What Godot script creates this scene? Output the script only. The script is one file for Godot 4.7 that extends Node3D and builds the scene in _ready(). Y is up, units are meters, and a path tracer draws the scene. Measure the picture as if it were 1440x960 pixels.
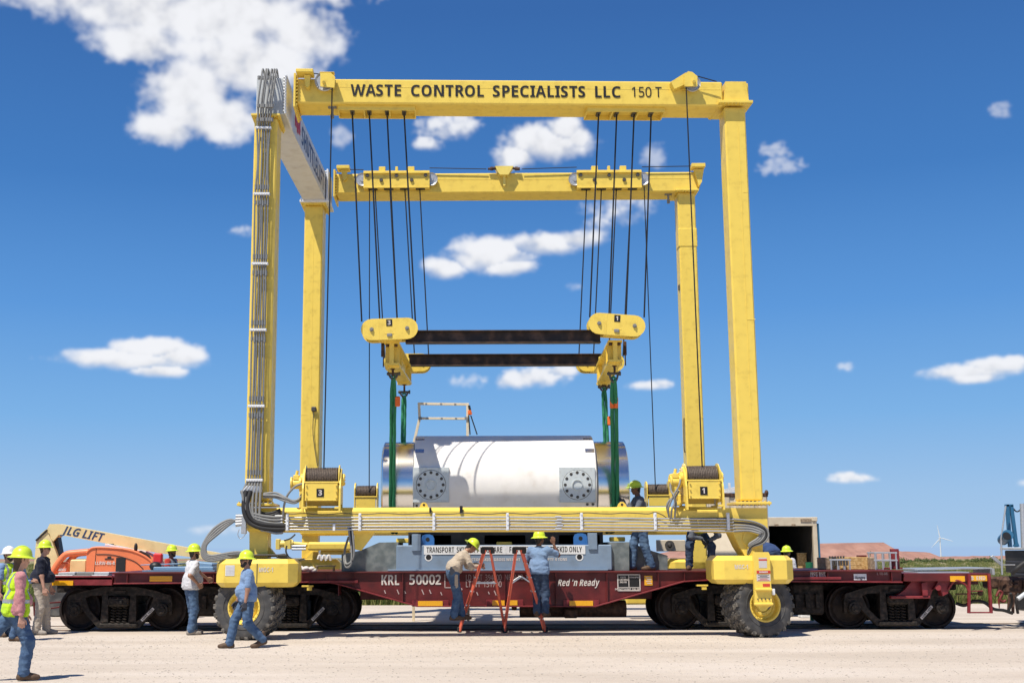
extends Node3D

# ---------------------------------------------------------------- mesh builder
class MB:
	var v := PackedVector3Array()
	var n := PackedVector3Array()
	var c := PackedColorArray()
	var colored := false
	var tint := Color.WHITE
	var x := Transform3D.IDENTITY   # applied to what is added

	func tri(a: Vector3, b: Vector3, d: Vector3) -> void:
		a = x * a; b = x * b; d = x * d
		var m := (d - a).cross(b - a)
		if m.length_squared() < 1e-16:
			return
		m = m.normalized()
		v.append(a); v.append(b); v.append(d)
		n.append(m); n.append(m); n.append(m)
		c.append(tint); c.append(tint); c.append(tint)

	func stri(a: Vector3, b: Vector3, d: Vector3, na: Vector3, nb: Vector3, nd: Vector3) -> void:
		if (d - a).cross(b - a).dot(na + nb + nd) < 0.0:      # keep the face on the side of its normals
			var w := b
			b = d
			d = w
			w = nb
			nb = nd
			nd = w
		v.append(x * a); v.append(x * b); v.append(x * d)
		n.append((x.basis * na).normalized()); n.append((x.basis * nb).normalized()); n.append((x.basis * nd).normalized())
		c.append(tint); c.append(tint); c.append(tint)

	# corners in clockwise order seen from outside
	func quad(a: Vector3, b: Vector3, d: Vector3, e: Vector3) -> void:
		tri(a, b, d)
		tri(a, d, e)

	# triangle / quad turned so that it faces away from the point «inside»
	func out_poly(p: Array, inside: Vector3) -> void:
		var m: Vector3 = (p[2] - p[0]).cross(p[1] - p[0])
		var flip: bool = m.dot(p[0] - inside) < 0.0
		for i in range(1, p.size() - 1):
			if flip:
				tri(p[0], p[i + 1], p[i])
			else:
				tri(p[0], p[i], p[i + 1])

	func box(center: Vector3, size: Vector3, bevel := 0.008, basis := Basis.IDENTITY) -> void:
		var keep := x
		x = x * Transform3D(basis, center)
		var h := size * 0.5
		var b := minf(bevel, 0.45 * minf(size.x, minf(size.y, size.z)))
		if b <= 0.0005:
			for ax in 3:
				for s in [-1.0, 1.0]:
					var p := []
					for q in [[-1, -1], [1, -1], [1, 1], [-1, 1]]:
						var w := Vector3.ZERO
						w[ax] = s * h[ax]
						w[(ax + 1) % 3] = q[0] * h[(ax + 1) % 3]
						w[(ax + 2) % 3] = q[1] * h[(ax + 2) % 3]
						p.append(w)
					out_poly(p, Vector3.ZERO)
		else:
			for ax in 3:
				var u := (ax + 1) % 3
				var t := (ax + 2) % 3
				for s in [-1.0, 1.0]:
					var p := []
					for q in [[-1, -1], [1, -1], [1, 1], [-1, 1]]:
						var w := Vector3.ZERO
						w[ax] = s * h[ax]; w[u] = q[0] * (h[u] - b); w[t] = q[1] * (h[t] - b)
						p.append(w)
					out_poly(p, Vector3.ZERO)
				for s in [-1.0, 1.0]:      # edges along ax
					for r in [-1.0, 1.0]:
						var p := []
						for q in [[-1, 0], [1, 0], [1, 1], [-1, 1]]:
							var w := Vector3.ZERO
							w[ax] = q[0] * (h[ax] - b)
							w[u] = s * (h[u] if q[1] == 0 else h[u] - b)
							w[t] = r * (h[t] - b if q[1] == 0 else h[t])
							p.append(w)
						out_poly(p, Vector3.ZERO)
			for sx in [-1.0, 1.0]:
				for sy in [-1.0, 1.0]:
					for sz in [-1.0, 1.0]:
						out_poly([Vector3(sx * h.x, sy * (h.y - b), sz * (h.z - b)), Vector3(sx * (h.x - b), sy * h.y, sz * (h.z - b)), Vector3(sx * (h.x - b), sy * (h.y - b), sz * h.z)], Vector3.ZERO)
		x = keep

	func span(a: Vector3, b: Vector3, bevel := 0.008) -> void:   # box between two corners
		box((a + b) * 0.5, (b - a).abs(), bevel)

	# box from p to q, w across, h along «up»
	func bar(p: Vector3, q: Vector3, w: float, h: float, up := Vector3.UP, bevel := 0.004) -> void:
		var d := q - p
		var z := d.normalized()
		if absf(z.dot(up)) > 0.99:
			up = Vector3.RIGHT if absf(z.x) < 0.9 else Vector3.BACK
		var r := up.cross(z).normalized()
		var y := z.cross(r)
		box((p + q) * 0.5, Vector3(w, h, d.length()), bevel, Basis(r, y, z))

	func ring(p: Vector3, u: Vector3, w: Vector3, r: float, k: int, s: int) -> Vector3:
		var a := TAU * k / s
		return p + (u * cos(a) + w * sin(a)) * r

	func cyl(p: Vector3, q: Vector3, r0: float, r1 := -1.0, s := 16, caps := true) -> void:
		if r1 < 0.0:
			r1 = r0
		var d := (q - p).normalized()
		var u := d.cross(Vector3.UP if absf(d.y) < 0.9 else Vector3.RIGHT).normalized()
		var w := u.cross(d)
		for k in s:
			var a := TAU * k / s
			var b := TAU * (k + 1) / s
			var na := u * cos(a) + w * sin(a)
			var nb := u * cos(b) + w * sin(b)
			stri(p + na * r0, q + na * r1, q + nb * r1, na, na, nb)
			stri(p + na * r0, q + nb * r1, p + nb * r0, na, nb, nb)
			if caps:
				if r0 > 0.0005:
					stri(p, p + na * r0, p + nb * r0, -d, -d, -d)
				if r1 > 0.0005:
					stri(q, q + nb * r1, q + na * r1, d, d, d)

	# smooth tube along points
	func tube(pts: Array, r: float, s := 8, caps := true) -> void:
		var last_u := Vector3.ZERO
		var rows := []
		for i in pts.size():
			var d: Vector3 = (pts[mini(i + 1, pts.size() - 1)] - pts[maxi(i - 1, 0)]).normalized()
			var u: Vector3
			if last_u == Vector3.ZERO:
				u = d.cross(Vector3.UP if absf(d.y) < 0.9 else Vector3.RIGHT).normalized()
			else:
				u = (last_u - d * last_u.dot(d)).normalized()
			last_u = u
			var w := u.cross(d)
			var row := []
			for k in s:
				var a := TAU * k / s
				row.append(u * cos(a) + w * sin(a))
			rows.append(row)
		for i in pts.size() - 1:
			var p: Vector3 = pts[i]
			var q: Vector3 = pts[i + 1]
			for k in s:
				var k2 := (k + 1) % s
				var a: Vector3 = rows[i][k]
				var b: Vector3 = rows[i][k2]
				var e: Vector3 = rows[i + 1][k]
				var f: Vector3 = rows[i + 1][k2]
				stri(p + a * r, q + e * r, q + f * r, a, e, f)
				stri(p + a * r, q + f * r, p + b * r, a, f, b)
		if caps:
			for k in range(1, s - 1):
				tri(pts[0] + rows[0][0] * r, pts[0] + rows[0][k] * r, pts[0] + rows[0][k + 1] * r)
				var e := pts.size() - 1
				tri(pts[e] + rows[e][0] * r, pts[e] + rows[e][k + 1] * r, pts[e] + rows[e][k] * r)

	# profile of (radius, height) turned about the y axis of the current transform
	func lathe(profile: Array, s := 32, sharp := 30.0) -> void:
		var segs := []
		for i in profile.size() - 1:
			var d: Vector2 = profile[i + 1] - profile[i]
			segs.append(Vector2(d.y, -d.x).normalized())
		for i in profile.size() - 1:
			var p: Vector2 = profile[i]
			var q: Vector2 = profile[i + 1]
			var n0: Vector2 = segs[i]
			var n1: Vector2 = segs[i]
			if i > 0 and absf(segs[i].angle_to(segs[i - 1])) < deg_to_rad(sharp):
				n0 = (segs[i] + segs[i - 1]).normalized()
			if i + 1 < segs.size() and absf(segs[i].angle_to(segs[i + 1])) < deg_to_rad(sharp):
				n1 = (segs[i] + segs[i + 1]).normalized()
			for k in s:
				var a := TAU * k / s
				var b := TAU * (k + 1) / s
				var ca := Vector3(cos(a), 0, sin(a))
				var cb := Vector3(cos(b), 0, sin(b))
				var pa := ca * p.x + Vector3.UP * p.y
				var pb := cb * p.x + Vector3.UP * p.y
				var qa := ca * q.x + Vector3.UP * q.y
				var qb := cb * q.x + Vector3.UP * q.y
				var na0 := ca * n0.x + Vector3.UP * n0.y
				var nb0 := cb * n0.x + Vector3.UP * n0.y
				var na1 := ca * n1.x + Vector3.UP * n1.y
				var nb1 := cb * n1.x + Vector3.UP * n1.y
				if p.x > 1e-5:
					stri(pa, qb, pb, na0, nb1, nb0)
				if q.x > 1e-5:
					stri(pa, qa, qb, na0, na1, nb1)

	# polygon in x,y pushed from z0 to z1
	func prism(poly: PackedVector2Array, z0: float, z1: float) -> void:
		if Geometry2D.is_polygon_clockwise(poly):
			poly.reverse()
		var t := Geometry2D.triangulate_polygon(poly)
		var lo := minf(z0, z1)
		var hi := maxf(z0, z1)
		for i in range(0, t.size(), 3):
			var a := poly[t[i]]
			var b := poly[t[i + 1]]
			var e := poly[t[i + 2]]
			if (b - a).cross(e - a) > 0:
				var w := b
				b = e
				e = w
			tri(Vector3(a.x, a.y, hi), Vector3(b.x, b.y, hi), Vector3(e.x, e.y, hi))
			tri(Vector3(a.x, a.y, lo), Vector3(e.x, e.y, lo), Vector3(b.x, b.y, lo))
		for i in poly.size():
			var a := poly[i]
			var b := poly[(i + 1) % poly.size()]
			quad(Vector3(a.x, a.y, lo), Vector3(a.x, a.y, hi), Vector3(b.x, b.y, hi), Vector3(b.x, b.y, lo))

	func ball(p: Vector3, r: Vector3, s := 12) -> void:
		for i in s:
			var a0 := PI * i / s - PI / 2
			var a1 := PI * (i + 1) / s - PI / 2
			for k in s * 2:
				var b0 := PI * k / s
				var b1 := PI * (k + 1) / s
				var f := func(a: float, b: float) -> Vector3: return Vector3(cos(a) * cos(b), sin(a), cos(a) * sin(b))
				var p00: Vector3 = f.call(a0, b0)
				var p01: Vector3 = f.call(a0, b1)
				var p10: Vector3 = f.call(a1, b0)
				var p11: Vector3 = f.call(a1, b1)
				stri(p + p00 * r, p + p10 * r, p + p11 * r, p00 / r, p10 / r, p11 / r)
				stri(p + p00 * r, p + p11 * r, p + p01 * r, p00 / r, p11 / r, p01 / r)

	func append(o: MB) -> void:
		v.append_array(o.v); n.append_array(o.n); c.append_array(o.c)

	func mesh() -> ArrayMesh:
		var a := []
		a.resize(Mesh.ARRAY_MAX)
		a[Mesh.ARRAY_VERTEX] = v
		a[Mesh.ARRAY_NORMAL] = n
		if colored:
			a[Mesh.ARRAY_COLOR] = c
		var m := ArrayMesh.new()
		if v.size():
			m.add_surface_from_arrays(Mesh.PRIMITIVE_TRIANGLES, a)
		return m


# ---------------------------------------------------------------- nodes
var names := {}
var M := {}
var rng := RandomNumberGenerator.new()

func numbered(called: String) -> String:
	var k: int = names.get(called, 0)
	names[called] = k + 1
	return called if k == 0 else "%s_%03d" % [called, k]

func thing(called: String, label: String, category: String, at := Vector3.ZERO, group := "", turn := 0.0) -> Node3D:
	var o := Node3D.new()
	o.name = numbered(called)
	add_child(o)
	o.position = at
	o.rotation.y = turn
	tag(o, label, category, group)
	return o

func tag(o: Node, label: String, category := "", group := "") -> void:
	o.set_meta("label", label)
	if category:
		o.set_meta("category", category)
	if group:
		o.set_meta("group", group)

func part(called: String, m: MB, mat: Material, parent: Node3D, at := Transform3D.IDENTITY) -> MeshInstance3D:
	return put(called, m.mesh(), mat, parent, at)

func put(called: String, mesh: Mesh, mat: Material, parent: Node3D, at := Transform3D.IDENTITY) -> MeshInstance3D:
	var o := MeshInstance3D.new()
	var k := 0
	var nm := called
	while parent.has_node(nm):
		k += 1
		nm = "%s_%03d" % [called, k]
	o.name = nm
	o.mesh = mesh
	o.material_override = mat
	o.transform = at
	parent.add_child(o, true)
	return o

func single(called: String, m: MB, mat: Material, label: String, category: String, at := Vector3.ZERO, group := "") -> MeshInstance3D:
	var o := MeshInstance3D.new()
	o.name = numbered(called)
	o.mesh = m.mesh()
	o.material_override = mat
	o.position = at
	add_child(o)
	tag(o, label, category, group)
	return o

func struct(called: String, m: MB, mat: Material, kind := "structure") -> MeshInstance3D:
	var o := MeshInstance3D.new()
	o.name = numbered(called)
	o.mesh = m.mesh()
	o.material_override = mat
	o.set_meta("kind", kind)
	add_child(o)
	return o

# points of a smooth curve through the given ones
func curve(pts: Array, steps := 8) -> Array:
	var out := []
	for i in pts.size() - 1:
		var p0: Vector3 = pts[maxi(i - 1, 0)]
		var p1: Vector3 = pts[i]
		var p2: Vector3 = pts[i + 1]
		var p3: Vector3 = pts[mini(i + 2, pts.size() - 1)]
		for k in steps:
			out.append(p1.cubic_interpolate(p2, p0, p3, float(k) / steps))
	out.append(pts[-1])
	return out

var fonts := {}
func letters(text: String, height: float, mat: Material, parent: Node3D, at: Transform3D, bold := true, width := 0.0, called := "lettering", slant := 0.0, face := "Droid Sans") -> MeshInstance3D:
	var key := face + str(bold)
	if not fonts.has(key):
		var f := SystemFont.new()
		f.font_names = PackedStringArray([face])
		f.font_weight = 700 if bold else 400
		fonts[key] = f
	var t := TextMesh.new()
	t.text = text
	t.font = fonts[key]
	t.font_size = 32
	t.pixel_size = height / 32.0 / 0.715
	t.depth = 0.004
	t.curve_step = 1.0
	var sc := Basis.IDENTITY
	var box := t.get_aabb()
	if width > 0.0 and box.size.x > 0.0:
		sc = Basis.from_scale(Vector3(width / box.size.x, 1, 1))
	if slant != 0.0:
		sc = Basis(Vector3(1, 0, 0), Vector3(slant, 1, 0), Vector3(0, 0, 1)) * sc
	# bake, so that the letters sit centred on their box
	var src := t.get_mesh_arrays()
	var arr := []
	arr.resize(Mesh.ARRAY_MAX)
	var vv: PackedVector3Array = src[Mesh.ARRAY_VERTEX]
	var nn: PackedVector3Array = src[Mesh.ARRAY_NORMAL]
	for i in vv.size():
		vv[i] = sc * vv[i]
	arr[Mesh.ARRAY_VERTEX] = vv
	arr[Mesh.ARRAY_NORMAL] = nn
	arr[Mesh.ARRAY_INDEX] = src[Mesh.ARRAY_INDEX]
	var am := ArrayMesh.new()
	am.add_surface_from_arrays(Mesh.PRIMITIVE_TRIANGLES, arr)
	return put(called, am, mat, parent, at)

# ---------------------------------------------------------------- materials
func noise_tex(size: int, freq: float, octaves: int, sd: int, ramp: Gradient = null, normal := false, bump := 4.0, kind := FastNoiseLite.TYPE_SIMPLEX_SMOOTH) -> NoiseTexture2D:
	var f := FastNoiseLite.new()
	f.noise_type = kind
	f.frequency = freq
	f.fractal_octaves = octaves
	f.seed = sd
	var t := NoiseTexture2D.new()
	t.width = size
	t.height = size
	t.seamless = true
	t.noise = f
	if ramp:
		t.color_ramp = ramp
	t.as_normal_map = normal
	t.bump_strength = bump
	return t

func ramp(stops: Array) -> Gradient:
	var g := Gradient.new()
	var o := PackedFloat32Array()
	var c := PackedColorArray()
	for s in stops:
		o.append(s[0])
		c.append(s[1])
	g.offsets = o
	g.colors = c
	return g

func lin(r: float, g: float, b: float) -> Color:
	return Color(r, g, b).linear_to_srgb()

var wear_tex: NoiseTexture2D
var fine_tex: NoiseTexture2D
var rough_tex: NoiseTexture2D
var bump_tex: NoiseTexture2D
var cloth_tex: NoiseTexture2D

# worn paint or metal: base colour times a faint mottling, uneven gloss
func mat(name: String, col: Color, rough := 0.5, metal := 0.0, wear := 0.6, scale := 0.35, bump := 0.0) -> StandardMaterial3D:
	var m := StandardMaterial3D.new()
	m.resource_name = name
	m.albedo_color = col
	m.roughness = rough
	m.metallic = metal
	if wear > 0.0:
		m.uv1_triplanar = true
		m.uv1_world_triplanar = true
		m.uv1_scale = Vector3.ONE * scale
		m.albedo_texture = wear_tex if wear > 0.5 else fine_tex
		m.roughness_texture = rough_tex
		m.roughness_texture_channel = BaseMaterial3D.TEXTURE_CHANNEL_RED
		m.roughness = minf(1.0, rough * 1.35)
		if bump > 0.0:
			m.heightmap_enabled = true
			m.heightmap_texture = bump_tex
			m.heightmap_scale = bump
	M[name] = m
	return m

func two_tone(name: String, a: Color, b: Color, c: Color, rough: float, scale: float, freq := 0.02, sd := 5, metal := 0.0, bump := 0.0) -> StandardMaterial3D:
	var m := mat(name, Color.WHITE, rough, metal, 0.7, scale, bump)
	m.albedo_texture = noise_tex(256, freq, 5, sd, ramp([[0.2, a], [0.5, b], [0.8, c]]))
	return m

func make_materials() -> void:
	wear_tex = noise_tex(512, 0.012, 6, 3, ramp([[0.0, Color(0.90, 0.88, 0.86)], [0.3, Color(0.965, 0.96, 0.955)], [0.6, Color(1, 1, 1)], [1.0, Color(0.975, 0.975, 0.98)]]))
	fine_tex = noise_tex(256, 0.03, 5, 9, ramp([[0.0, Color(0.90, 0.89, 0.88)], [0.4, Color(0.98, 0.98, 0.98)], [1.0, Color(1, 1, 1)]]))
	rough_tex = noise_tex(256, 0.02, 5, 21, ramp([[0.0, Color(0.62, 0.62, 0.62)], [1.0, Color(0.92, 0.92, 0.92)]]))
	bump_tex = noise_tex(256, 0.06, 4, 33)
	cloth_tex = noise_tex(256, 0.05, 5, 41, ramp([[0.0, Color(0.75, 0.75, 0.77)], [0.5, Color(0.92, 0.92, 0.93)], [1.0, Color(1, 1, 1)]]))
	mat("yellow", lin(0.83, 0.615, 0.105), 0.36, 0.0, 0.4, 0.5)
	mat("yellow_pale", lin(0.80, 0.64, 0.15), 0.4)
	mat("yellow_hat", lin(0.60, 0.77, 0.045), 0.3, 0.0, 0.4)
	mat("cream", lin(0.62, 0.56, 0.44), 0.45)
	mat("white_paint", lin(0.60, 0.615, 0.62), 0.45)
	mat("joint_grey", lin(0.50, 0.54, 0.56), 0.5)
	mat("cask_white", lin(0.84, 0.83, 0.81), 0.36, 0.0, 0.7, 0.25)
	mat("steel_mirror", lin(0.74, 0.75, 0.76), 0.2, 1.0, 0.0)
	mat("steel_plate", lin(0.60, 0.66, 0.68), 0.35, 0.15, 0.4, 1.2)
	mat("steel_dark", lin(0.09, 0.085, 0.08), 0.5, 0.4, 0.4, 1.2)
	mat("galvanized", lin(0.50, 0.52, 0.54), 0.38, 0.55, 0.4, 2.0)
	mat("conduit_grey", lin(0.22, 0.232, 0.24), 0.5, 0.3, 0.4, 2.0)
	mat("hose_grey", lin(0.23, 0.235, 0.23), 0.65, 0.1, 0.4, 3.0)
	mat("rubber", lin(0.018, 0.018, 0.019), 0.6, 0.0, 0.4, 2.0)
	two_tone("tyre_wall", lin(0.038, 0.039, 0.041), lin(0.058, 0.059, 0.061), lin(0.095, 0.09, 0.084), 0.75, 0.7, 0.02, 8)
	two_tone("tyre_tread", lin(0.035, 0.034, 0.033), lin(0.085, 0.08, 0.072), lin(0.22, 0.20, 0.17), 0.85, 1.3, 0.03, 12)
	mat("wire_rope", lin(0.012, 0.013, 0.017), 0.5, 0.2, 0.0)
	two_tone("rope_wound", lin(0.035, 0.026, 0.02), lin(0.08, 0.06, 0.047), lin(0.13, 0.10, 0.08), 0.6, 3.0, 0.03, 44, 0.2)
	two_tone("mill_steel", lin(0.024, 0.015, 0.011), lin(0.045, 0.027, 0.019), lin(0.10, 0.056, 0.035), 0.55, 0.6, 0.02, 51, 0.25)
	two_tone("rust", lin(0.03, 0.016, 0.011), lin(0.075, 0.036, 0.022), lin(0.13, 0.07, 0.045), 0.8, 1.0, 0.03, 61)
	two_tone("maroon", lin(0.078, 0.0050, 0.0060), lin(0.108, 0.0070, 0.0085), lin(0.135, 0.014, 0.014), 0.5, 0.5, 0.015, 71)
	two_tone("maroon_bright", lin(0.14, 0.010, 0.015), lin(0.19, 0.015, 0.021), lin(0.23, 0.03, 0.034), 0.5, 0.6, 0.02, 73)
	two_tone("truck_steel", lin(0.007, 0.0055, 0.0045), lin(0.017, 0.0135, 0.011), lin(0.05, 0.034, 0.026), 0.75, 1.2, 0.03, 81, 0.15)
	two_tone("wheel_steel", lin(0.008, 0.005, 0.004), lin(0.018, 0.010, 0.008), lin(0.034, 0.02, 0.015), 0.65, 1.0, 0.025, 83, 0.2)
	mat("reflector", lin(0.85, 0.42, 0.01), 0.3, 0.0, 0.4, 3.0)
	mat("skid_blue", lin(0.19, 0.27, 0.385), 0.42)
	mat("lug_blue", lin(0.025, 0.14, 0.42), 0.4)
	two_tone("skid_grey", lin(0.105, 0.13, 0.14), lin(0.145, 0.175, 0.187), lin(0.19, 0.215, 0.222), 0.8, 0.5, 0.03, 91)
	mat("sign_white", lin(0.72, 0.75, 0.78), 0.4, 0.0, 0.4, 1.0)
	mat("black_print", lin(0.007, 0.007, 0.008), 0.5, 0.0, 0.0)
	mat("white_print", lin(0.62, 0.58, 0.55), 0.6, 0.0, 0.0)
	mat("faded_print", lin(0.46, 0.37, 0.37), 0.7, 0.0, 0.0)
	mat("blue_print", lin(0.02, 0.05, 0.13), 0.5, 0.0, 0.0)
	mat("red_print", lin(0.45, 0.02, 0.03), 0.5, 0.0, 0.0)
	mat("label_grey", lin(0.55, 0.52, 0.50), 0.5, 0.0, 0.0)
	mat("label_red", lin(0.55, 0.045, 0.03), 0.45, 0.0, 0.0)
	two_tone("sling_green", lin(0.008, 0.115, 0.048), lin(0.015, 0.18, 0.078), lin(0.035, 0.25, 0.115), 0.85, 3.0, 0.04, 95)
	mat("tag_orange", lin(0.85, 0.16, 0.02), 0.6, 0.0, 0.4, 3.0)
	mat("ladder_orange", lin(0.80, 0.165, 0.10), 0.45, 0.0, 0.4, 2.0)
	mat("aluminium", lin(0.60, 0.61, 0.62), 0.35, 0.8, 0.4, 2.0)
	mat("rail_tan", lin(0.74, 0.64, 0.46), 0.5, 0.0, 0.4, 1.0)
	mat("lift_orange", lin(0.82, 0.215, 0.085), 0.42)
	mat("lift_cream", lin(0.72, 0.60, 0.31), 0.5)
	mat("container_tan", lin(0.60, 0.525, 0.40), 0.6)
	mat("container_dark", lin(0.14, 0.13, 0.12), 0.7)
	two_tone("timber", lin(0.40, 0.23, 0.08), lin(0.55, 0.36, 0.14), lin(0.66, 0.46, 0.21), 0.75, 1.4, 0.03, 103)
	two_tone("timber_grey", lin(0.20, 0.15, 0.10), lin(0.30, 0.23, 0.16), lin(0.38, 0.30, 0.22), 0.8, 1.4, 0.03, 107)
	mat("sheet_blue", lin(0.20, 0.32, 0.46), 0.4, 0.2)
	mat("loco_black", lin(0.03, 0.03, 0.032), 0.5, 0.1)
	mat("deep_blue", lin(0.02, 0.12, 0.24), 0.45)
	mat("red_can", lin(0.65, 0.02, 0.02), 0.35)
	mat("red_bracket", lin(0.16, 0.022, 0.018), 0.6)
	mat("black_gear", lin(0.012, 0.012, 0.013), 0.5, 0.0, 0.0)
	mat("rag_white", lin(0.66, 0.64, 0.62), 0.9, 0.0, 0.4, 2.0)
	mat("turbine_white", lin(0.66, 0.70, 0.74), 0.5, 0.0, 0.0)
	mat("crate_green", lin(0.02, 0.16, 0.07), 0.5, 0.0, 0.4)


func _ready() -> void:
	# camera: eye height of a standing photographer, lens pitched up, picture cropped off-centre
	var cam := Camera3D.new()
	cam.name = "camera"
	cam.position = Vector3(0, 1.75, 24.0)
	cam.rotation = Vector3(deg_to_rad(9.755), 0, deg_to_rad(-0.155))
	cam.near = 0.1
	cam.far = 20000.0
	cam.projection = Camera3D.PROJECTION_FRUSTUM
	cam.size = 0.1 * 960.0 / 1687.0
	cam.frustum_offset = Vector2(0.1 * 80.8 / 1687.0, 0.0)
	add_child(cam)
	cam.current = true
	# sky and air
	var env := Environment.new()
	env.background_mode = Environment.BG_SKY
	var sky := Sky.new()
	var pano := PanoramaSkyMaterial.new()
	pano.panorama = make_sky()
	sky.sky_material = pano
	env.sky = sky
	env.background_energy_multiplier = 0.80
	env.tonemap_mode = Environment.TONE_MAPPER_LINEAR
	env.tonemap_exposure = 1.33
	env.sdfgi_enabled = true
	env.ssao_enabled = true
	env.ssil_enabled = true
	var we := WorldEnvironment.new()
	we.name = "world"
	we.environment = env
	add_child(we)
	# high sun, in front of the crane and a little to its left
	var sun := DirectionalLight3D.new()
	sun.name = "sun"
	sun.light_energy = 1.45
	sun.light_color = Color(1.0, 0.965, 0.91)
	sun.light_angular_distance = 0.5
	sun.shadow_enabled = true
	add_child(sun)
	sun.look_at_from_position(Vector3(-0.33, 1.0, 0.42) * 100.0, Vector3.ZERO, Vector3.UP)

	make_materials()
	build_setting()
	build_gantry()
	build_spreader()
	build_cask()
	build_train()
	build_lift()
	build_yard()
	build_small()
	build_people()


# ---------------------------------------------------------------- sky
const SKY_W := 4096
const SKY_H := 2048
var cloud_noise := FastNoiseLite.new()
var wisp_noise := FastNoiseLite.new()

func sky_color(el: float) -> Color:
	# linear, by elevation in degrees
	var stops := [[-90.0, 0.315, 0.520, 0.740], [0.0, 0.370, 0.540, 0.755], [2.5, 0.315, 0.505, 0.755], [6.0, 0.195, 0.420, 0.745], [11.0, 0.106, 0.300, 0.665], [17.0, 0.057, 0.197, 0.510], [25.0, 0.040, 0.136, 0.390], [45.0, 0.034, 0.105, 0.315], [90.0, 0.026, 0.080, 0.255]]
	for i in stops.size() - 1:
		if el <= stops[i + 1][0]:
			var t: float = (el - stops[i][0]) / (stops[i + 1][0] - stops[i][0])
			return Color(lerpf(stops[i][1], stops[i + 1][1], t), lerpf(stops[i][2], stops[i + 1][2], t), lerpf(stops[i][3], stops[i + 1][3], t))
	return Color(0.026, 0.08, 0.255)

# one cloud: lobes of [azimuth, elevation, half width, half height] in degrees
func draw_cloud(im: Image, lobes: Array, rough: float, dense: float, soft: float, low: float) -> void:
	var a0 := 1e9
	var a1 := -1e9
	var e0 := 1e9
	var e1 := -1e9
	for l in lobes:
		a0 = minf(a0, l[0] - l[2] * 1.7); a1 = maxf(a1, l[0] + l[2] * 1.7)
		e0 = minf(e0, l[1] - l[3] * 1.8); e1 = maxf(e1, l[1] + l[3] * 1.8)
	var k := SKY_W / 360.0
	var fq := clampf(11.0 / (a1 - a0), 1.0, 3.6)
	for py in range(int((90.0 - e1) * k), int((90.0 - e0) * k) + 1):
		var el := 90.0 - (py + 0.5) / k
		for px in range(int((a0 + 180.0) * k), int((a1 + 180.0) * k) + 1):
			var az := (px + 0.5) / k - 180.0
			var d := -9.0
			var up := 0.0
			for l in lobes:
				var dx: float = (az - l[0]) / l[2]
				var dy: float = (el - l[1]) / l[3]
				if dy < 0.0:
					dy *= 1.35         # flatter below
				var q := 1.0 - (dx * dx + dy * dy)
				if q > d:
					d = q
					up = dy
			if d < -1.6:
				continue
			var n1 := cloud_noise.get_noise_3d(az * 11.0 * fq, el * 14.0 * fq, 0.0)
			var n2 := wisp_noise.get_noise_3d(az * 34.0 * sqrt(fq), el * 44.0 * sqrt(fq), 7.0)
			d += rough * (0.28 + n1 * 1.3) + (0.22 if soft > 1.0 else 0.0)
			d += rough * n2 * 0.8 * clampf(1.0 - d, 0.0, 1.0)
			# crisp crowns, feathered undersides
			var feather := soft * (lerpf(2.6, 1.25, smoothstep(-0.7, 0.6, up + n1 * 0.5)) if soft < 1.0 else 0.95)
			var a := pow(smoothstep(-0.22, feather * 1.2, d), 1.15) * dense
			a *= clampf(0.85 + n2 * 0.5, 0.0, 1.0) if dense < 0.9 else 1.0
			if a <= 0.003:
				continue
			if soft > 1.0:
				up = 0.25 * up
			var body := smoothstep(-1.0, 0.7, up * 1.1 + n1 * 1.5 + n2 * 0.4 + 0.1)
			var lit := lerpf(low, 1.0, body)
			var c := Color(0.86 * lit, 0.865 * lit + 0.002, 0.885 * lit + 0.012)
			var o := im.get_pixel(posmod(px, SKY_W), py)
			im.set_pixel(posmod(px, SKY_W), py, Color(lerpf(o.r, c.r, a), lerpf(o.g, c.g, a), lerpf(o.b, c.b, a), 1.0))

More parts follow.
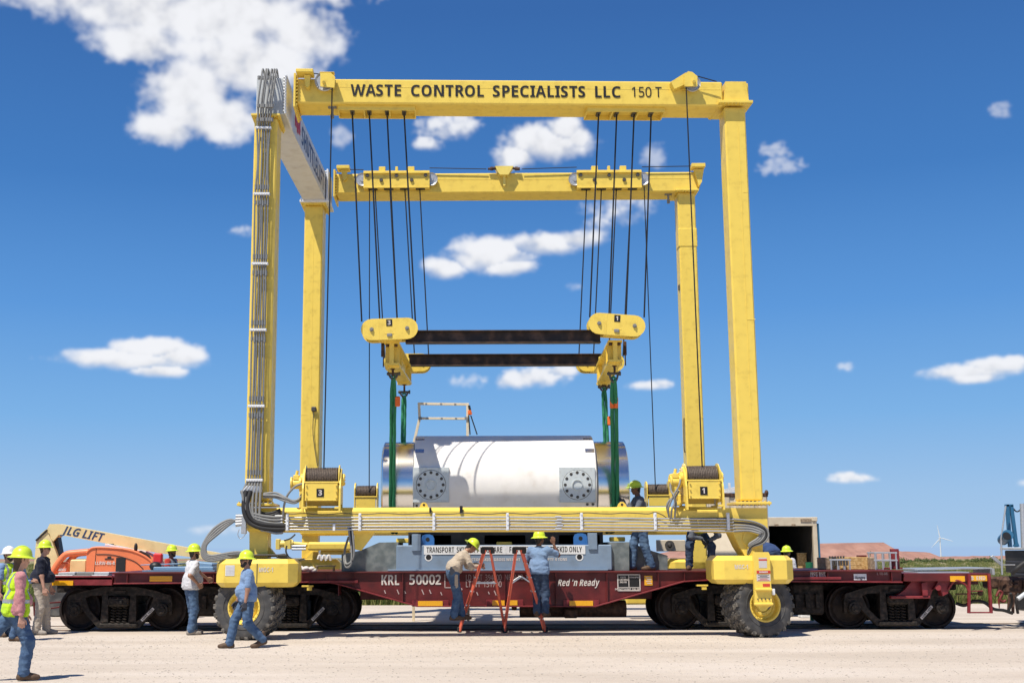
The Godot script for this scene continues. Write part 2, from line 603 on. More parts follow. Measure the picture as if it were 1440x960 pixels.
func make_sky() -> ImageTexture:
	cloud_noise.noise_type = FastNoiseLite.TYPE_SIMPLEX_SMOOTH
	cloud_noise.frequency = 0.045
	cloud_noise.fractal_octaves = 4
	cloud_noise.fractal_gain = 0.48
	cloud_noise.seed = 17
	wisp_noise.noise_type = FastNoiseLite.TYPE_SIMPLEX_SMOOTH
	wisp_noise.frequency = 0.05
	wisp_noise.fractal_octaves = 3
	wisp_noise.seed = 29
	var im := Image.create(SKY_W, SKY_H, false, Image.FORMAT_RGBF)
	for y in SKY_H:
		im.fill_rect(Rect2i(0, y, SKY_W, 1), sky_color(90.0 - (y + 0.5) * 180.0 / SKY_H))
	var deg := 0.0334   # degrees that a hundredth of the view spans, for the widths below
	for c in clouds():
		var lobes := []
		for l in c[0]:
			lobes.append([l[0].x, l[0].y, l[1] * deg, l[2] * deg])
		draw_cloud(im, lobes, c[1], c[2], c[3], c[4])
	# the same kind of sky all round: bands of the drawn part, shifted and mirrored
	var k := SKY_W / 360.0
	var w := int(52.0 * k)
	var top := int((90.0 - 34.0) * k)
	var rows := int(34.0 * k)
	var strip := im.get_region(Rect2i(int((180.0 - 24.0) * k), top, w, rows))
	var flipped := strip.duplicate()
	flipped.flip_x()
	for i in 5:
		im.blit_rect(flipped if i % 2 == 0 else strip, Rect2i(0, 0, w, rows), Vector2i(posmod(int((180.0 + 32.0 + i * 54.0) * k), SKY_W), top))
	# north (the way the camera looks) lies at the picture's left edge
	var rolled := Image.create(SKY_W, SKY_H, false, Image.FORMAT_RGBF)
	rolled.blit_rect(im, Rect2i(SKY_W / 2, 0, SKY_W / 2, SKY_H), Vector2i.ZERO)
	rolled.blit_rect(im, Rect2i(0, 0, SKY_W / 2, SKY_H), Vector2i(SKY_W / 2, 0))
	return ImageTexture.create_from_image(rolled)

func clouds() -> Array:
	return [
		# [lobes], roughness, density, edge softness, brightness of the underside
		[[[Vector2(-19.15, 25.036), 110, 46], [Vector2(-15.466, 24.551), 130, 60], [Vector2(-11.346, 24.602), 130, 78], [Vector2(-7.634, 23.946), 62, 44], [Vector2(-10.407, 22.522), 110, 60], [Vector2(-12.937, 21.009), 72, 56], [Vector2(-12.215, 19.937), 84, 42], [Vector2(-14.05, 19.259), 46, 28], [Vector2(-15.392, 23.009), 70, 40], [Vector2(-14.18, 26.209), 220, 60], [Vector2(-7.154, 26.412), 90, 50]], 0.72, 0.97, 1.15, 0.84],
		[[[Vector2(-15.338, 8.534), 108, 17], [Vector2(-14.299, 9.099), 62, 18], [Vector2(-13.149, 8.776), 42, 20], [Vector2(-13.936, 8.09), 42, 12]], 0.42, 0.97, 0.42, 0.84],
		[[[Vector2(1.782, 13.744), 74, 30], [Vector2(4.295, 14.245), 62, 20], [Vector2(6.137, 14.469), 42, 16], [Vector2(-0.485, 13.147), 34, 20], [Vector2(2.648, 13.261), 46, 18]], 0.5, 0.97, 0.5, 0.82],
		[[[Vector2(4.653, 18.942), 74, 32], [Vector2(5.545, 19.541), 36, 24], [Vector2(3.058, 18.416), 36, 22], [Vector2(6.136, 19.192), 20, 26]], 0.42, 0.97, 0.42, 0.84],
		[[[Vector2(-0.725, 19.706), 40, 20], [Vector2(0.235, 19.902), 30, 20], [Vector2(-1.363, 19.11), 24, 14]], 0.75, 0.9, 0.7, 0.84],
		[[[Vector2(7.895, 15.747), 44, 28], [Vector2(9.276, 15.955), 26, 16], [Vector2(7.085, 15.109), 26, 20]], 0.8, 0.8, 0.9, 0.9],
		[[[Vector2(3.788, 7.961), 52, 17], [Vector2(5.156, 8.247), 32, 10], [Vector2(2.829, 7.801), 28, 16]], 0.5, 0.93, 0.5, 0.84],
		[[[Vector2(0.639, 7.782), 30, 11]], 0.9, 0.55, 0.9, 0.95],
		[[[Vector2(9.32, 7.491), 33, 8], [Vector2(9.856, 7.578), 18, 7]], 0.4, 0.9, 0.5, 0.88],
		[[[Vector2(23.568, 7.518), 66, 13], [Vector2(24.5, 7.678), 46, 15], [Vector2(25.213, 7.725), 22, 14], [Vector2(23.608, 7.266), 40, 11]], 0.4, 0.95, 0.42, 0.84],
		[[[Vector2(18.223, 2.986), 31, 7], [Vector2(17.984, 3.086), 20, 8]], 0.4, 0.92, 0.45, 0.9],
		[[[Vector2(18.259, 8.027), 13, 8]], 0.7, 0.75, 0.8, 0.95],
		[[[Vector2(15.532, 18.101), 22, 11], [Vector2(15.824, 17.368), 28, 14]], 1.0, 0.5, 1.0, 0.95],
		[[[Vector2(25.575, 18.659), 14, 12]], 0.8, 0.4, 1.0, 0.95],
		[[[Vector2(9.863, 18.169), 20, 20], [Vector2(-5.605, 19.271), 14, 18]], 1.0, 0.5, 1.0, 0.95],
		[[[Vector2(-10.279, 14.733), 18, 9]], 0.7, 0.6, 0.8, 0.95],
		[[[Vector2(-10.935, 0.775), 46, 9]], 0.5, 0.55, 0.8, 0.95],
		[[[Vector2(5.849, 12.255), 12, 7]], 0.6, 0.4, 0.9, 0.95],
		[[[Vector2(25.579, 2.633), 16, 6]], 0.5, 0.8, 0.6, 0.95],
	]

# ---------------------------------------------------------------- ground and far land
var ground_noise := FastNoiseLite.new()

func ground_y(x: float, z: float) -> float:
	var far := maxf(0.0, -z - 12.0)
	var y := -0.0078 * far
	return y

func relief(x: float, z: float) -> float:
	# shallow ripples of graded caliche; none under the wheels and rails
	var k := clampf((z - 1.0) / 1.6, 0.0, 1.0)
	# with the shallow ruts of wheels that passed along the train
	var rut := 0.0
	for q in [3.1, 4.9, 6.6, 8.2]:
		var w: float = (z - q - 0.25 * sin(x * 0.11 + q)) / 0.16
		rut += exp(-w * w) * (0.6 + 0.6 * ground_noise.get_noise_2d(x * 1.5, q * 9.0))
	return 0.012 * k * ground_noise.get_noise_2d(x * 0.6, z) - 0.009 * k * rut - 0.004 * k

func sheet(m: MB, xs: Array, zs: Array, f: Callable) -> void:
	var p := []
	for z in zs:
		var row := PackedVector3Array()
		for x in xs:
			row.append(Vector3(x, f.call(x, z), z))
		p.append(row)
	for i in zs.size() - 1:
		for j in xs.size() - 1:
			var a: Vector3 = p[i][j]
			var b: Vector3 = p[i][j + 1]
			var c: Vector3 = p[i + 1][j + 1]
			var d: Vector3 = p[i + 1][j]
			m.tri(a, b, c)
			m.tri(a, c, d)

func steps(a: float, b: float, n: int) -> Array:
	var o := []
	for i in n + 1:
		o.append(lerpf(a, b, float(i) / n))
	return o

func build_setting() -> void:
	ground_noise.frequency = 0.55
	ground_noise.fractal_octaves = 4
	ground_noise.seed = 5
	# graded caliche yard
	var g := two_tone("caliche", lin(0.53, 0.468, 0.402), lin(0.585, 0.522, 0.453), lin(0.63, 0.57, 0.505), 0.95, 0.07, 0.02, 111)
	g.uv1_world_triplanar = true
	g.uv1_scale = Vector3(0.022, 0.07, 0.11)
	g.detail_enabled = true
	g.detail_blend_mode = BaseMaterial3D.BLEND_MODE_MUL
	g.detail_uv_layer = BaseMaterial3D.DETAIL_UV_2
	g.uv2_triplanar = true
	g.uv2_world_triplanar = true
	g.uv2_scale = Vector3.ONE * 0.37
	g.detail_albedo = noise_tex(1024, 0.16, 5, 113, ramp([[0.22, Color(0.84, 0.82, 0.80)], [0.5, Color(0.96, 0.955, 0.95)], [0.75, Color(1, 1, 1)]]))
	g.roughness_texture = null
	g.heightmap_enabled = true
	g.heightmap_texture = noise_tex(1024, 0.25, 5, 117)
	g.heightmap_scale = 2.5
	var m := MB.new()
	sheet(m, steps(-14, 14, 200), steps(1.0, 13.5, 170), relief)
	sheet(m, steps(-14, 14, 4), [-14.0, 1.0], func(_x, _z): return -0.004 * 0.0)
	sheet(m, [-14.0, 14.0], [13.5, 60.0], func(_x, _z): return -0.004)
	sheet(m, [-120.0, -14.0], [-14.0, 60.0], func(_x, _z): return 0.0)
	sheet(m, [14.0, 120.0], [-14.0, 60.0], func(_x, _z): return 0.0)
	struct("ground", m, g)
	# loose stones on it: real, small, too many to count
	var st := MB.new()
	rng.seed = 77
	for f in 1:
		var top := Vector3(0.1, 0.62, 0.0)
		var eq := []
		for k in 6:
			var a := TAU * k / 6.0
			var r := rng.randf_range(0.75, 1.15)
			eq.append(Vector3(cos(a) * r, rng.randf_range(-0.05, 0.2), sin(a) * r))
		for k in 6:
			st.tri(top, eq[k], eq[(k + 1) % 6])
			st.tri(Vector3(0, -0.5, 0), eq[(k + 1) % 6], eq[k])
	var mm := MultiMesh.new()
	mm.transform_format = MultiMesh.TRANSFORM_3D
	mm.use_colors = true
	mm.mesh = st.mesh()
	mm.instance_count = 26000
	for i in mm.instance_count:
		var z := 12.0 - 13.0 * pow(rng.randf(), 0.85)
		var x := rng.randf_range(-12.5, 13.5)
		var s := 0.005 + 0.014 * pow(rng.randf(), 5.0)
		var b := Basis(Vector3.UP, rng.randf() * TAU).scaled(Vector3(s, s * rng.randf_range(0.6, 1.0), s * rng.randf_range(0.7, 1.2)))
		mm.set_instance_transform(i, Transform3D(b, Vector3(x, relief(x, z) + s * 0.12, z)))
		var t := rng.randf_range(0.62, 1.1)
		mm.set_instance_color(i, Color(0.50 * t, 0.45 * t, 0.39 * t))
	var sm := StandardMaterial3D.new()
	sm.vertex_color_use_as_albedo = true
	sm.roughness = 0.95
	var so := MultiMeshInstance3D.new()
	so.name = "gravel"
	so.multimesh = mm
	so.material_override = sm
	so.set_meta("kind", "stuff")
	tag(so, "pale loose gravel strewn over the graded yard", "gravel")
	add_child(so)
	# the plain beyond, falling gently away
	var pl := MB.new()
	sheet(pl, [-2600.0, -600.0, -200.0, -60.0, 0.0, 60.0, 200.0, 600.0, 2600.0], [-9000.0, -3000.0, -1000.0, -392.0, -200.0, -100.0, -50.0, -14.0], ground_y)
	var pm := two_tone("plain_earth", lin(0.16, 0.15, 0.055), lin(0.24, 0.21, 0.085), lin(0.36, 0.29, 0.18), 0.95, 0.08, 0.02, 121)
	struct("plain", pl, pm)
	# red spoil bank
	var bank := two_tone("red_earth", lin(0.26, 0.135, 0.10), lin(0.33, 0.175, 0.13), lin(0.38, 0.215, 0.165), 0.95, 0.02, 0.02, 125)
	bank.heightmap_enabled = true
	bank.heightmap_texture = noise_tex(256, 0.03, 5, 127)
	bank.heightmap_scale = 60.0
	hill("spoil_bank", [Vector3(67.278, -4.044, -420), Vector3(75.155, -0.497, -420), Vector3(82.982, 1.015, -420), Vector3(132.355, 2.929, -420), Vector3(145.343, 3.15, -420), Vector3(154.692, 3.253, -420), Vector3(161.181, -0.725, -420), Vector3(166.968, -3.29, -420)], -420.0, 60.0, bank, "long flat-topped bank of red earth behind the tan container")
	hill("spoil_bank", [Vector3(171.203, -5.584, -520), Vector3(190.479, -1.577, -520), Vector3(200.084, -0.352, -520), Vector3(208.319, -0.686, -520), Vector3(212.294, -2.885, -520), Vector3(218.799, -5.087, -520)], -520.0, 60.0, bank, "low red earth mound right of the flat-topped bank")
	hill("spoil_bank", [Vector3(216.707, -7.223, -640), Vector3(251.713, -4.65, -640), Vector3(271.142, -3.748, -640), Vector3(294.409, -3.429, -640), Vector3(325.376, -3.702, -640), Vector3(371.546, -6.873, -640)], -640.0, 80.0, bank, "distant low red earth ridge along the horizon at right")
	hill("spoil_bank", [Vector3(-337.786, -5.679, -700), Vector3(-295.641, -4.545, -700), Vector3(-244.966, -4.471, -700), Vector3(-160.483, -4.904, -700), Vector3(-92.904, -5.499, -700), Vector3(-8.458, -6.969, -700)], -700.0, 80.0, bank, "distant low red earth ridge along the horizon at left")
	vegetation()

func hill(called: String, crest: Array, z: float, depth: float, m: Material, label: String) -> void:
	var mb := MB.new()
	var nz := FastNoiseLite.new()
	nz.frequency = 0.05
	nz.seed = int(-z)
	var cols := []
	for i in crest.size() - 1:
		for k in 10:
			cols.append(crest[i].lerp(crest[i + 1], k / 10.0))
	cols.append(crest[-1])
	var rows := []
	for j in 13:
		var t := j / 12.0                 # 0 front foot, 1 back foot
		var up := clampf(minf(t, 1.0 - t) * 2.6, 0.0, 1.0)
		var row := []
		for c: Vector3 in cols:
			var foot := ground_y(c.x, z)
			var y := lerpf(foot - 0.5, c.y, up)
			if up > 0.0 and up < 1.0:
				y += nz.get_noise_2d(c.x * 2.0, t * depth * 2.0) * 0.8
			row.append(Vector3(c.x, y, z + depth * (0.5 - t)))
		rows.append(row)
	for j in 12:
		for i in cols.size() - 1:
			mb.quad(rows[j + 1][i], rows[j + 1][i + 1], rows[j][i + 1], rows[j][i])
	var o := struct(called, mb, m)
	tag(o, label)

func tuft_mesh(blades: int, tall: float, wide: float, sd: int) -> ArrayMesh:
	var m := MB.new()
	m.colored = true
	rng.seed = sd
	for i in blades:
		var a := rng.randf() * TAU
		var r := wide * sqrt(rng.randf())
		var p := Vector3(cos(a) * r, 0, sin(a) * r)
		var lean := Vector3(rng.randf_range(-1, 1), 0, rng.randf_range(-1, 1)) * tall * 0.35
		var h := tall * rng.randf_range(0.5, 1.0)
		var side := Vector3(cos(a * 3.0), 0, sin(a * 3.0)) * tall * 0.035
		var t := rng.randf()
		m.tint = Color(lerpf(0.07, 0.30, t * t), lerpf(0.12, 0.27, t * t), lerpf(0.02, 0.10, t * t))
		var q := p + lean * 0.4 + Vector3.UP * h * 0.6
		m.tri(p - side, q, p + side)
		m.tri(q - side * 0.7, p + lean + Vector3.UP * h, q + side * 0.7)
		m.tri(p - side, q - side * 0.7, q + side * 0.7)
	return m.mesh()

func scatter(called: String, label: String, mesh: Mesh, places: Array) -> void:
	var mm := MultiMesh.new()
	mm.transform_format = MultiMesh.TRANSFORM_3D
	mm.mesh = mesh
	mm.instance_count = places.size()
	for i in places.size():
		mm.set_instance_transform(i, places[i])
	var o := MultiMeshInstance3D.new()
	o.name = numbered(called)
	o.multimesh = mm
	o.material_override = M.leaf
	o.set_meta("kind", "stuff")
	tag(o, label, "grass")
	add_child(o)

func vegetation() -> void:
	var lf := StandardMaterial3D.new()
	lf.vertex_color_use_as_albedo = true
	lf.roughness = 0.8
	lf.backlight_enabled = true
	lf.backlight = Color(0.2, 0.25, 0.1)
	M.leaf = lf
	var tuft := tuft_mesh(40, 0.5, 0.28, 201)
	var at := []
	rng.seed = 203
	for i in 5200:
		var z := -14.5 - 40.0 * pow(rng.randf(), 1.8)
		var x := rng.randf_range(-0.55, 0.55) * (24.0 - z)
		var s := rng.randf_range(0.5, 1.15)
		at.append(Transform3D(Basis(Vector3.UP, rng.randf() * TAU).scaled(Vector3.ONE * s), Vector3(x, ground_y(x, z), z)))
	scatter("grass", "rough green and straw grass along the far edge of the yard", tuft, at)
	var far_tuft := tuft_mesh(60, 0.9, 1.3, 205)
	at = []
	for i in 5000:
		var z := -54.0 - 260.0 * pow(rng.randf(), 1.3)
		var x := rng.randf_range(-0.5, 0.5) * (24.0 - z)
		var s := rng.randf_range(0.25, 0.6)
		at.append(Transform3D(Basis(Vector3.UP, rng.randf() * TAU).scaled(Vector3.ONE * s), Vector3(x, ground_y(x, z), z)))
	scatter("grass", "distant green scrub grass on the plain", far_tuft, at)
	# single bushes along the foot of the banks
	var bush := bush_mesh()
	rng.seed = 211
	var nth := ["first", "second", "third", "fourth", "fifth", "sixth", "seventh", "eighth", "ninth", "tenth", "eleventh", "twelfth", "thirteenth", "fourteenth", "fifteenth", "sixteenth"]
	for i in 16:
		var u := 1.0 * i / 15.0
		var z := -200.0 - 90.0 * fposmod(u * 7.31, 1.0)
		var x := lerpf(0.366, 0.468, u) * (24.0 - z)
		var s := rng.randf_range(0.55, 1.0)
		var o := MeshInstance3D.new()
		o.name = numbered("bush")
		o.mesh = bush
		o.material_override = lf
		o.transform = Transform3D(Basis(Vector3.UP, rng.randf() * TAU).scaled(Vector3(s * 1.3, s, s * 1.3)), Vector3(x, ground_y(x, z), z))
		add_child(o)
		tag(o, "green desert bush before the red banks, %s from the left of its row" % nth[i], "bush", "bushes before the red banks")

func bush_mesh() -> ArrayMesh:
	var m := MB.new()
	m.colored = true
	rng.seed = 207
	m.tint = Color(0.10, 0.07, 0.04)
	for k in 6:
		var a := TAU * k / 6.0
		m.cyl(Vector3.ZERO, Vector3(cos(a) * 0.5, 0.9, sin(a) * 0.5), 0.04, 0.015, 5)
	for i in 700:
		var d := Vector3(rng.randfn(), absf(rng.randfn()) * 0.7, rng.randfn()).normalized()
		var r := 0.55 + 0.5 * rng.randf() + 0.22 * sin(d.x * 7.0) * cos(d.z * 6.0)
		var p := Vector3(d.x * r, 0.25 + d.y * r * 1.1, d.z * r)
		var u := Vector3(rng.randfn(), rng.randfn(), rng.randfn()).normalized() * 0.11
		var w := u.cross(d).normalized() * 0.07
		var t := rng.randf()
		m.tint = Color(lerpf(0.045, 0.13, t), lerpf(0.08, 0.165, t), lerpf(0.02, 0.055, t))
		m.tri(p - u, p + w, p + u)
		m.tri(p - u, p + u, p - w)
	return m.mesh()


# ---------------------------------------------------------------- gantry crane
var TF := Transform3D(Basis(Vector3.UP, 0.0267), Vector3.ZERO)
var TR := Transform3D(Basis(Vector3.UP, -0.0098), Vector3(0, 0, -6.4))

func bolts(m: MB, p: Vector3, q: Vector3, n: int, axis: Vector3, r := 0.018, h := 0.03) -> void:
	for i in n:
		var c := p.lerp(q, float(i) / maxf(1.0, n - 1))
		m.cyl(c, c + axis * h, r, r, 6)

func tyre_meshes() -> Array:
	# tyre of radius 0.625, width 0.36, axle along z, centred
	var turn := Transform3D(Basis(Vector3.RIGHT, PI / 2), Vector3.ZERO)
	var w := MB.new()
	w.x = turn
	w.lathe([Vector2(0.31, -0.15), Vector2(0.34, -0.165), Vector2(0.42, -0.185), Vector2(0.50, -0.19), Vector2(0.555, -0.18), Vector2(0.585, -0.165), Vector2(0.597, -0.14), Vector2(0.60, 0.0), Vector2(0.597, 0.14), Vector2(0.585, 0.165), Vector2(0.555, 0.18), Vector2(0.50, 0.19), Vector2(0.42, 0.185), Vector2(0.34, 0.165), Vector2(0.31, 0.15), Vector2(0.31, -0.15)], 48, 50.0)
	# raised ring on the sidewall
	w.lathe([Vector2(0.40, 0.184), Vector2(0.405, 0.193), Vector2(0.42, 0.194), Vector2(0.425, 0.186)], 48)
	var t := MB.new()
	var n := 22
	for i in n:
		for s in [-1.0, 1.0]:
			var a: float = TAU * (i + (0.5 if s > 0 else 0.0)) / n
			# a lug bar from the shoulder to the middle, slanting
			for k in 3:
				var a0: float = a + k * 0.055 * s
				var b := Basis(Vector3.BACK, a0)
				t.box(b * Vector3(0.607 - 0.004 * absf(k - 1.0), 0, s * (0.145 - 0.06 * k)), Vector3(0.040, 0.088, 0.066), 0.008, b)
			var bs := Basis(Vector3.BACK, a)
			t.box(bs * Vector3(0.578, 0, s * 0.172), Vector3(0.06, 0.08, 0.018), 0.006, bs)
	var r := MB.new()
	r.x = turn
	r.lathe([Vector2(0.0, 0.02), Vector2(0.13, 0.02), Vector2(0.15, 0.06), Vector2(0.20, 0.06), Vector2(0.235, 0.03), Vector2(0.27, 0.05), Vector2(0.285, 0.15), Vector2(0.30, 0.168), Vector2(0.325, 0.172), Vector2(0.332, 0.150), Vector2(0.31, 0.13)], 40, 20.0)
	r.lathe([Vector2(0.31, -0.13), Vector2(0.332, -0.15), Vector2(0.325, -0.172), Vector2(0.28, -0.15), Vector2(0.26, -0.05), Vector2(0.0, -0.05)], 40, 20.0)
	r.x = Transform3D.IDENTITY
	for i in 12:
		var a := TAU * i / 12.0
		r.cyl(Vector3(cos(a) * 0.18, sin(a) * 0.18, 0.05), Vector3(cos(a) * 0.18, sin(a) * 0.18, 0.085), 0.014, 0.014, 6)
	for i in 24:
		var a := TAU * i / 24.0
		r.cyl(Vector3(cos(a) * 0.30, sin(a) * 0.30, 0.16), Vector3(cos(a) * 0.30, sin(a) * 0.30, 0.18), 0.009, 0.009, 6)
	return [w.mesh(), t.mesh(), r.mesh()]

var tyres := []
func dual_wheel(parent: Node3D, at: Transform3D) -> void:
	if tyres.is_empty():
		tyres = tyre_meshes()
	for z in [-0.20, 0.20]:
		var w := put("wheel", tyres[0], M.tyre_wall, parent, at * Transform3D(Basis(Vector3.BACK, 0.2 + z), Vector3(0, 0, z)))
		put("tread", tyres[1], M.tyre_tread, w)
		put("rim", tyres[2], M.yellow, w)
	var ax := MB.new()
	ax.cyl(Vector3(0, 0, -0.45), Vector3(0, 0, 0.45), 0.075, 0.075, 16)
	part("axle", ax, M.steel_dark, parent, at)

func wheel_box(parent: Node3D, tf: Transform3D, x0: float, x1: float, y0: float, y1: float, z0: float, z1: float) -> MeshInstance3D:
	# steering bogie housing: ends cut to a point in plan, edges chamfered
	var m := MB.new()
	var c := 0.09
	var e := 0.17
	var rings := []
	for q in [[y0, c], [y0 + c, 0.0], [y1 - c, 0.0], [y1, c]]:
		var i: float = q[1]
		rings.append([Vector3(x0 + e + i * 0.3, q[0], z1 - i), Vector3(x1 - e - i * 0.3, q[0], z1 - i), Vector3(x1 - i, q[0], z1 - e - i * 0.5), Vector3(x1 - i, q[0], z0 + e + i * 0.5), Vector3(x1 - e - i * 0.3, q[0], z0 + i), Vector3(x0 + e + i * 0.3, q[0], z0 + i), Vector3(x0 + i, q[0], z0 + e + i * 0.5), Vector3(x0 + i, q[0], z1 - e - i * 0.5)])
	var mid := Vector3((x0 + x1) / 2, (y0 + y1) / 2, (z0 + z1) / 2)
	for j in 3:
		for k in 8:
			m.out_poly([rings[j][k], rings[j][(k + 1) % 8], rings[j + 1][(k + 1) % 8], rings[j + 1][k]], mid)
	m.out_poly(rings[0], mid)
	m.out_poly(rings[3], mid)
	# weld seams
	return part("wheel_box", m, M.yellow, parent, tf)

func number_plate(digit: String, parent: Node3D, at: Transform3D, s := 0.15) -> void:
	var m := MB.new()
	m.box(Vector3.ZERO, Vector3(s, s * 1.12, 0.006), 0.0)
	var o := part("number_plate", m, M.black_print, parent, at)
	letters(digit, s * 0.72, M.white_print, o, Transform3D(Basis.IDENTITY, Vector3(0, 0, 0.005)), true, 0.0, "numeral")

func winch(parent: Node3D, at: Transform3D, digit: String, big := true) -> void:
	# origin: middle of the base, drum axis along x
	var f := MB.new()
	if big:
		f.box(Vector3(0, 0.34, 0.30), Vector3(0.64, 0.36, 0.03), 0.006)           # front plate
		f.box(Vector3(0, 0.515, 0.285), Vector3(0.68, 0.03, 0.08), 0.008)
		f.box(Vector3(0, 0.17, 0.285), Vector3(0.64, 0.03, 0.07), 0.008)
		for s in [-1.0, 1.0]:
			var p := PackedVector2Array([Vector2(-0.36, 0.0), Vector2(-0.36, 0.42), Vector2(-0.17, 0.78), Vector2(0.02, 0.80), Vector2(0.18, 0.70), Vector2(0.33, 0.40), Vector2(0.36, -0.06), Vector2(0.24, -0.06), Vector2(0.2, 0.10), Vector2(-0.2, 0.10), Vector2(-0.24, 0.0)])
			f.x = Transform3D(Basis(Vector3(0, 0, -1), Vector3.UP, Vector3(1, 0, 0)), Vector3(s * 0.36, 0, 0))
			# x of the outline runs along z: front is towards +z
			var q := PackedVector2Array()
			for a in p:
				q.append(Vector2(-a.x, a.y))
			f.prism(q, -0.018, 0.018)
			f.x = Transform3D.IDENTITY
			f.box(Vector3(s * 0.31, 0.02, 0.30), Vector3(0.09, 0.04, 0.12), 0.004)
			f.box(Vector3(s * 0.31, 0.02, -0.28), Vector3(0.09, 0.04, 0.12), 0.004)
		f.box(Vector3(0, 0.30, -0.30), Vector3(0.66, 0.45, 0.03), 0.006)
		bolts(f, Vector3(-0.29, 0.46, 0.315), Vector3(-0.29, 0.22, 0.315), 3, Vector3.BACK, 0.016)
		bolts(f, Vector3(0.29, 0.46, 0.315), Vector3(0.29, 0.22, 0.315), 3, Vector3.BACK, 0.016)
	else:
		f.box(Vector3(0, 0.13, 0.22), Vector3(0.50, 0.26, 0.03), 0.006)
		f.box(Vector3(0, 0.27, 0.22), Vector3(0.54, 0.03, 0.07), 0.006)
		for s in [-1.0, 1.0]:
			f.box(Vector3(s * 0.28, 0.24, 0), Vector3(0.03, 0.48, 0.46), 0.01)
			f.cyl(Vector3(s * 0.265, 0.40, 0), Vector3(s * 0.295, 0.40, 0), 0.23, 0.23, 20)
	var o := part("winch", f, M.yellow, parent, at)
	var d := MB.new()
	var hw := 0.31 if big else 0.24
	var r := 0.21 if big else 0.17
	var y := 0.60 if big else 0.38
	# wraps of rope: a ribbed drum
	var prof := [Vector2(0.0, -hw)]
	var wraps := 18 if big else 13
	for i in wraps:
		var a := -hw + 2.0 * hw * i / wraps
		var b := 2.0 * hw / wraps
		prof.append(Vector2(r, a + b * 0.08)); prof.append(Vector2(r + 0.013, a + b * 0.35)); prof.append(Vector2(r + 0.013, a + b * 0.65)); prof.append(Vector2(r, a + b * 0.92))
	prof.append(Vector2(0.0, hw))
	d.x = Transform3D(Basis(Vector3.BACK, PI / 2 + 0.012), Vector3(0, y, 0))
	d.lathe(prof, 24, 70.0)
	part("drum", d, M.rope_wound, o)
	if big:
		for s in [-1.0, 1.0]:
			var fl := MB.new()
			fl.cyl(Vector3(s * 0.325, y, 0), Vector3(s * 0.342, y, 0), 0.27, 0.27, 28)
			fl.cyl(Vector3(s * 0.378, y - 0.02, 0), Vector3(s * 0.43, y - 0.02, 0), 0.12, 0.12, 20)
			for k in 8:
				var a := TAU * k / 8.0
				fl.cyl(Vector3(s * 0.43, y - 0.02 + sin(a) * 0.09, cos(a) * 0.09), Vector3(s * 0.445, y - 0.02 + sin(a) * 0.09, cos(a) * 0.09), 0.014, 0.014, 6)
			part("drum_flange", fl, M.yellow, o)
		var mo := MB.new()
		mo.cyl(Vector3(-0.38, 0.50, 0), Vector3(-0.60, 0.50, 0), 0.10, 0.10, 18)
		mo.cyl(Vector3(-0.60, 0.50, 0), Vector3(-0.63, 0.50, 0), 0.14, 0.14, 18)
		mo.cyl(Vector3(-0.42, 0.50, 0), Vector3(-0.46, 0.50, 0), 0.15, 0.15, 18)
		mo.box(Vector3(-0.52, 0.62, 0.02), Vector3(0.12, 0.10, 0.14), 0.01)
		mo.cyl(Vector3(-0.52, 0.67, 0.02), Vector3(-0.50, 0.76, 0.02), 0.03, 0.03, 10)
		part("motor", mo, M.yellow, o)
		number_plate(digit, o, Transform3D(Basis.IDENTITY, Vector3(-0.02, 0.31, 0.320)), 0.145)

func sheave(parent: Node3D, at: Transform3D, r: float, mt: Material) -> void:
	var m := MB.new()
	m.x = Transform3D(Basis(Vector3.RIGHT, PI / 2), Vector3.ZERO)
	m.lathe([Vector2(0, -0.03), Vector2(r * 0.35, -0.03), Vector2(r * 0.4, -0.012), Vector2(r * 0.82, -0.012), Vector2(r, -0.032), Vector2(r * 0.88, 0.0), Vector2(r, 0.032), Vector2(r * 0.82, 0.012), Vector2(r * 0.4, 0.012), Vector2(r * 0.35, 0.03), Vector2(0, 0.03)], 32, 20.0)
	part("sheave", m, mt, parent, at)

func rope(parent: Node3D, p: Vector3, q: Vector3, r := 0.017) -> void:
	var m := MB.new()
	m.cyl(p, q, r, r, 8, false)
	part("rope", m, M.wire_rope, parent)

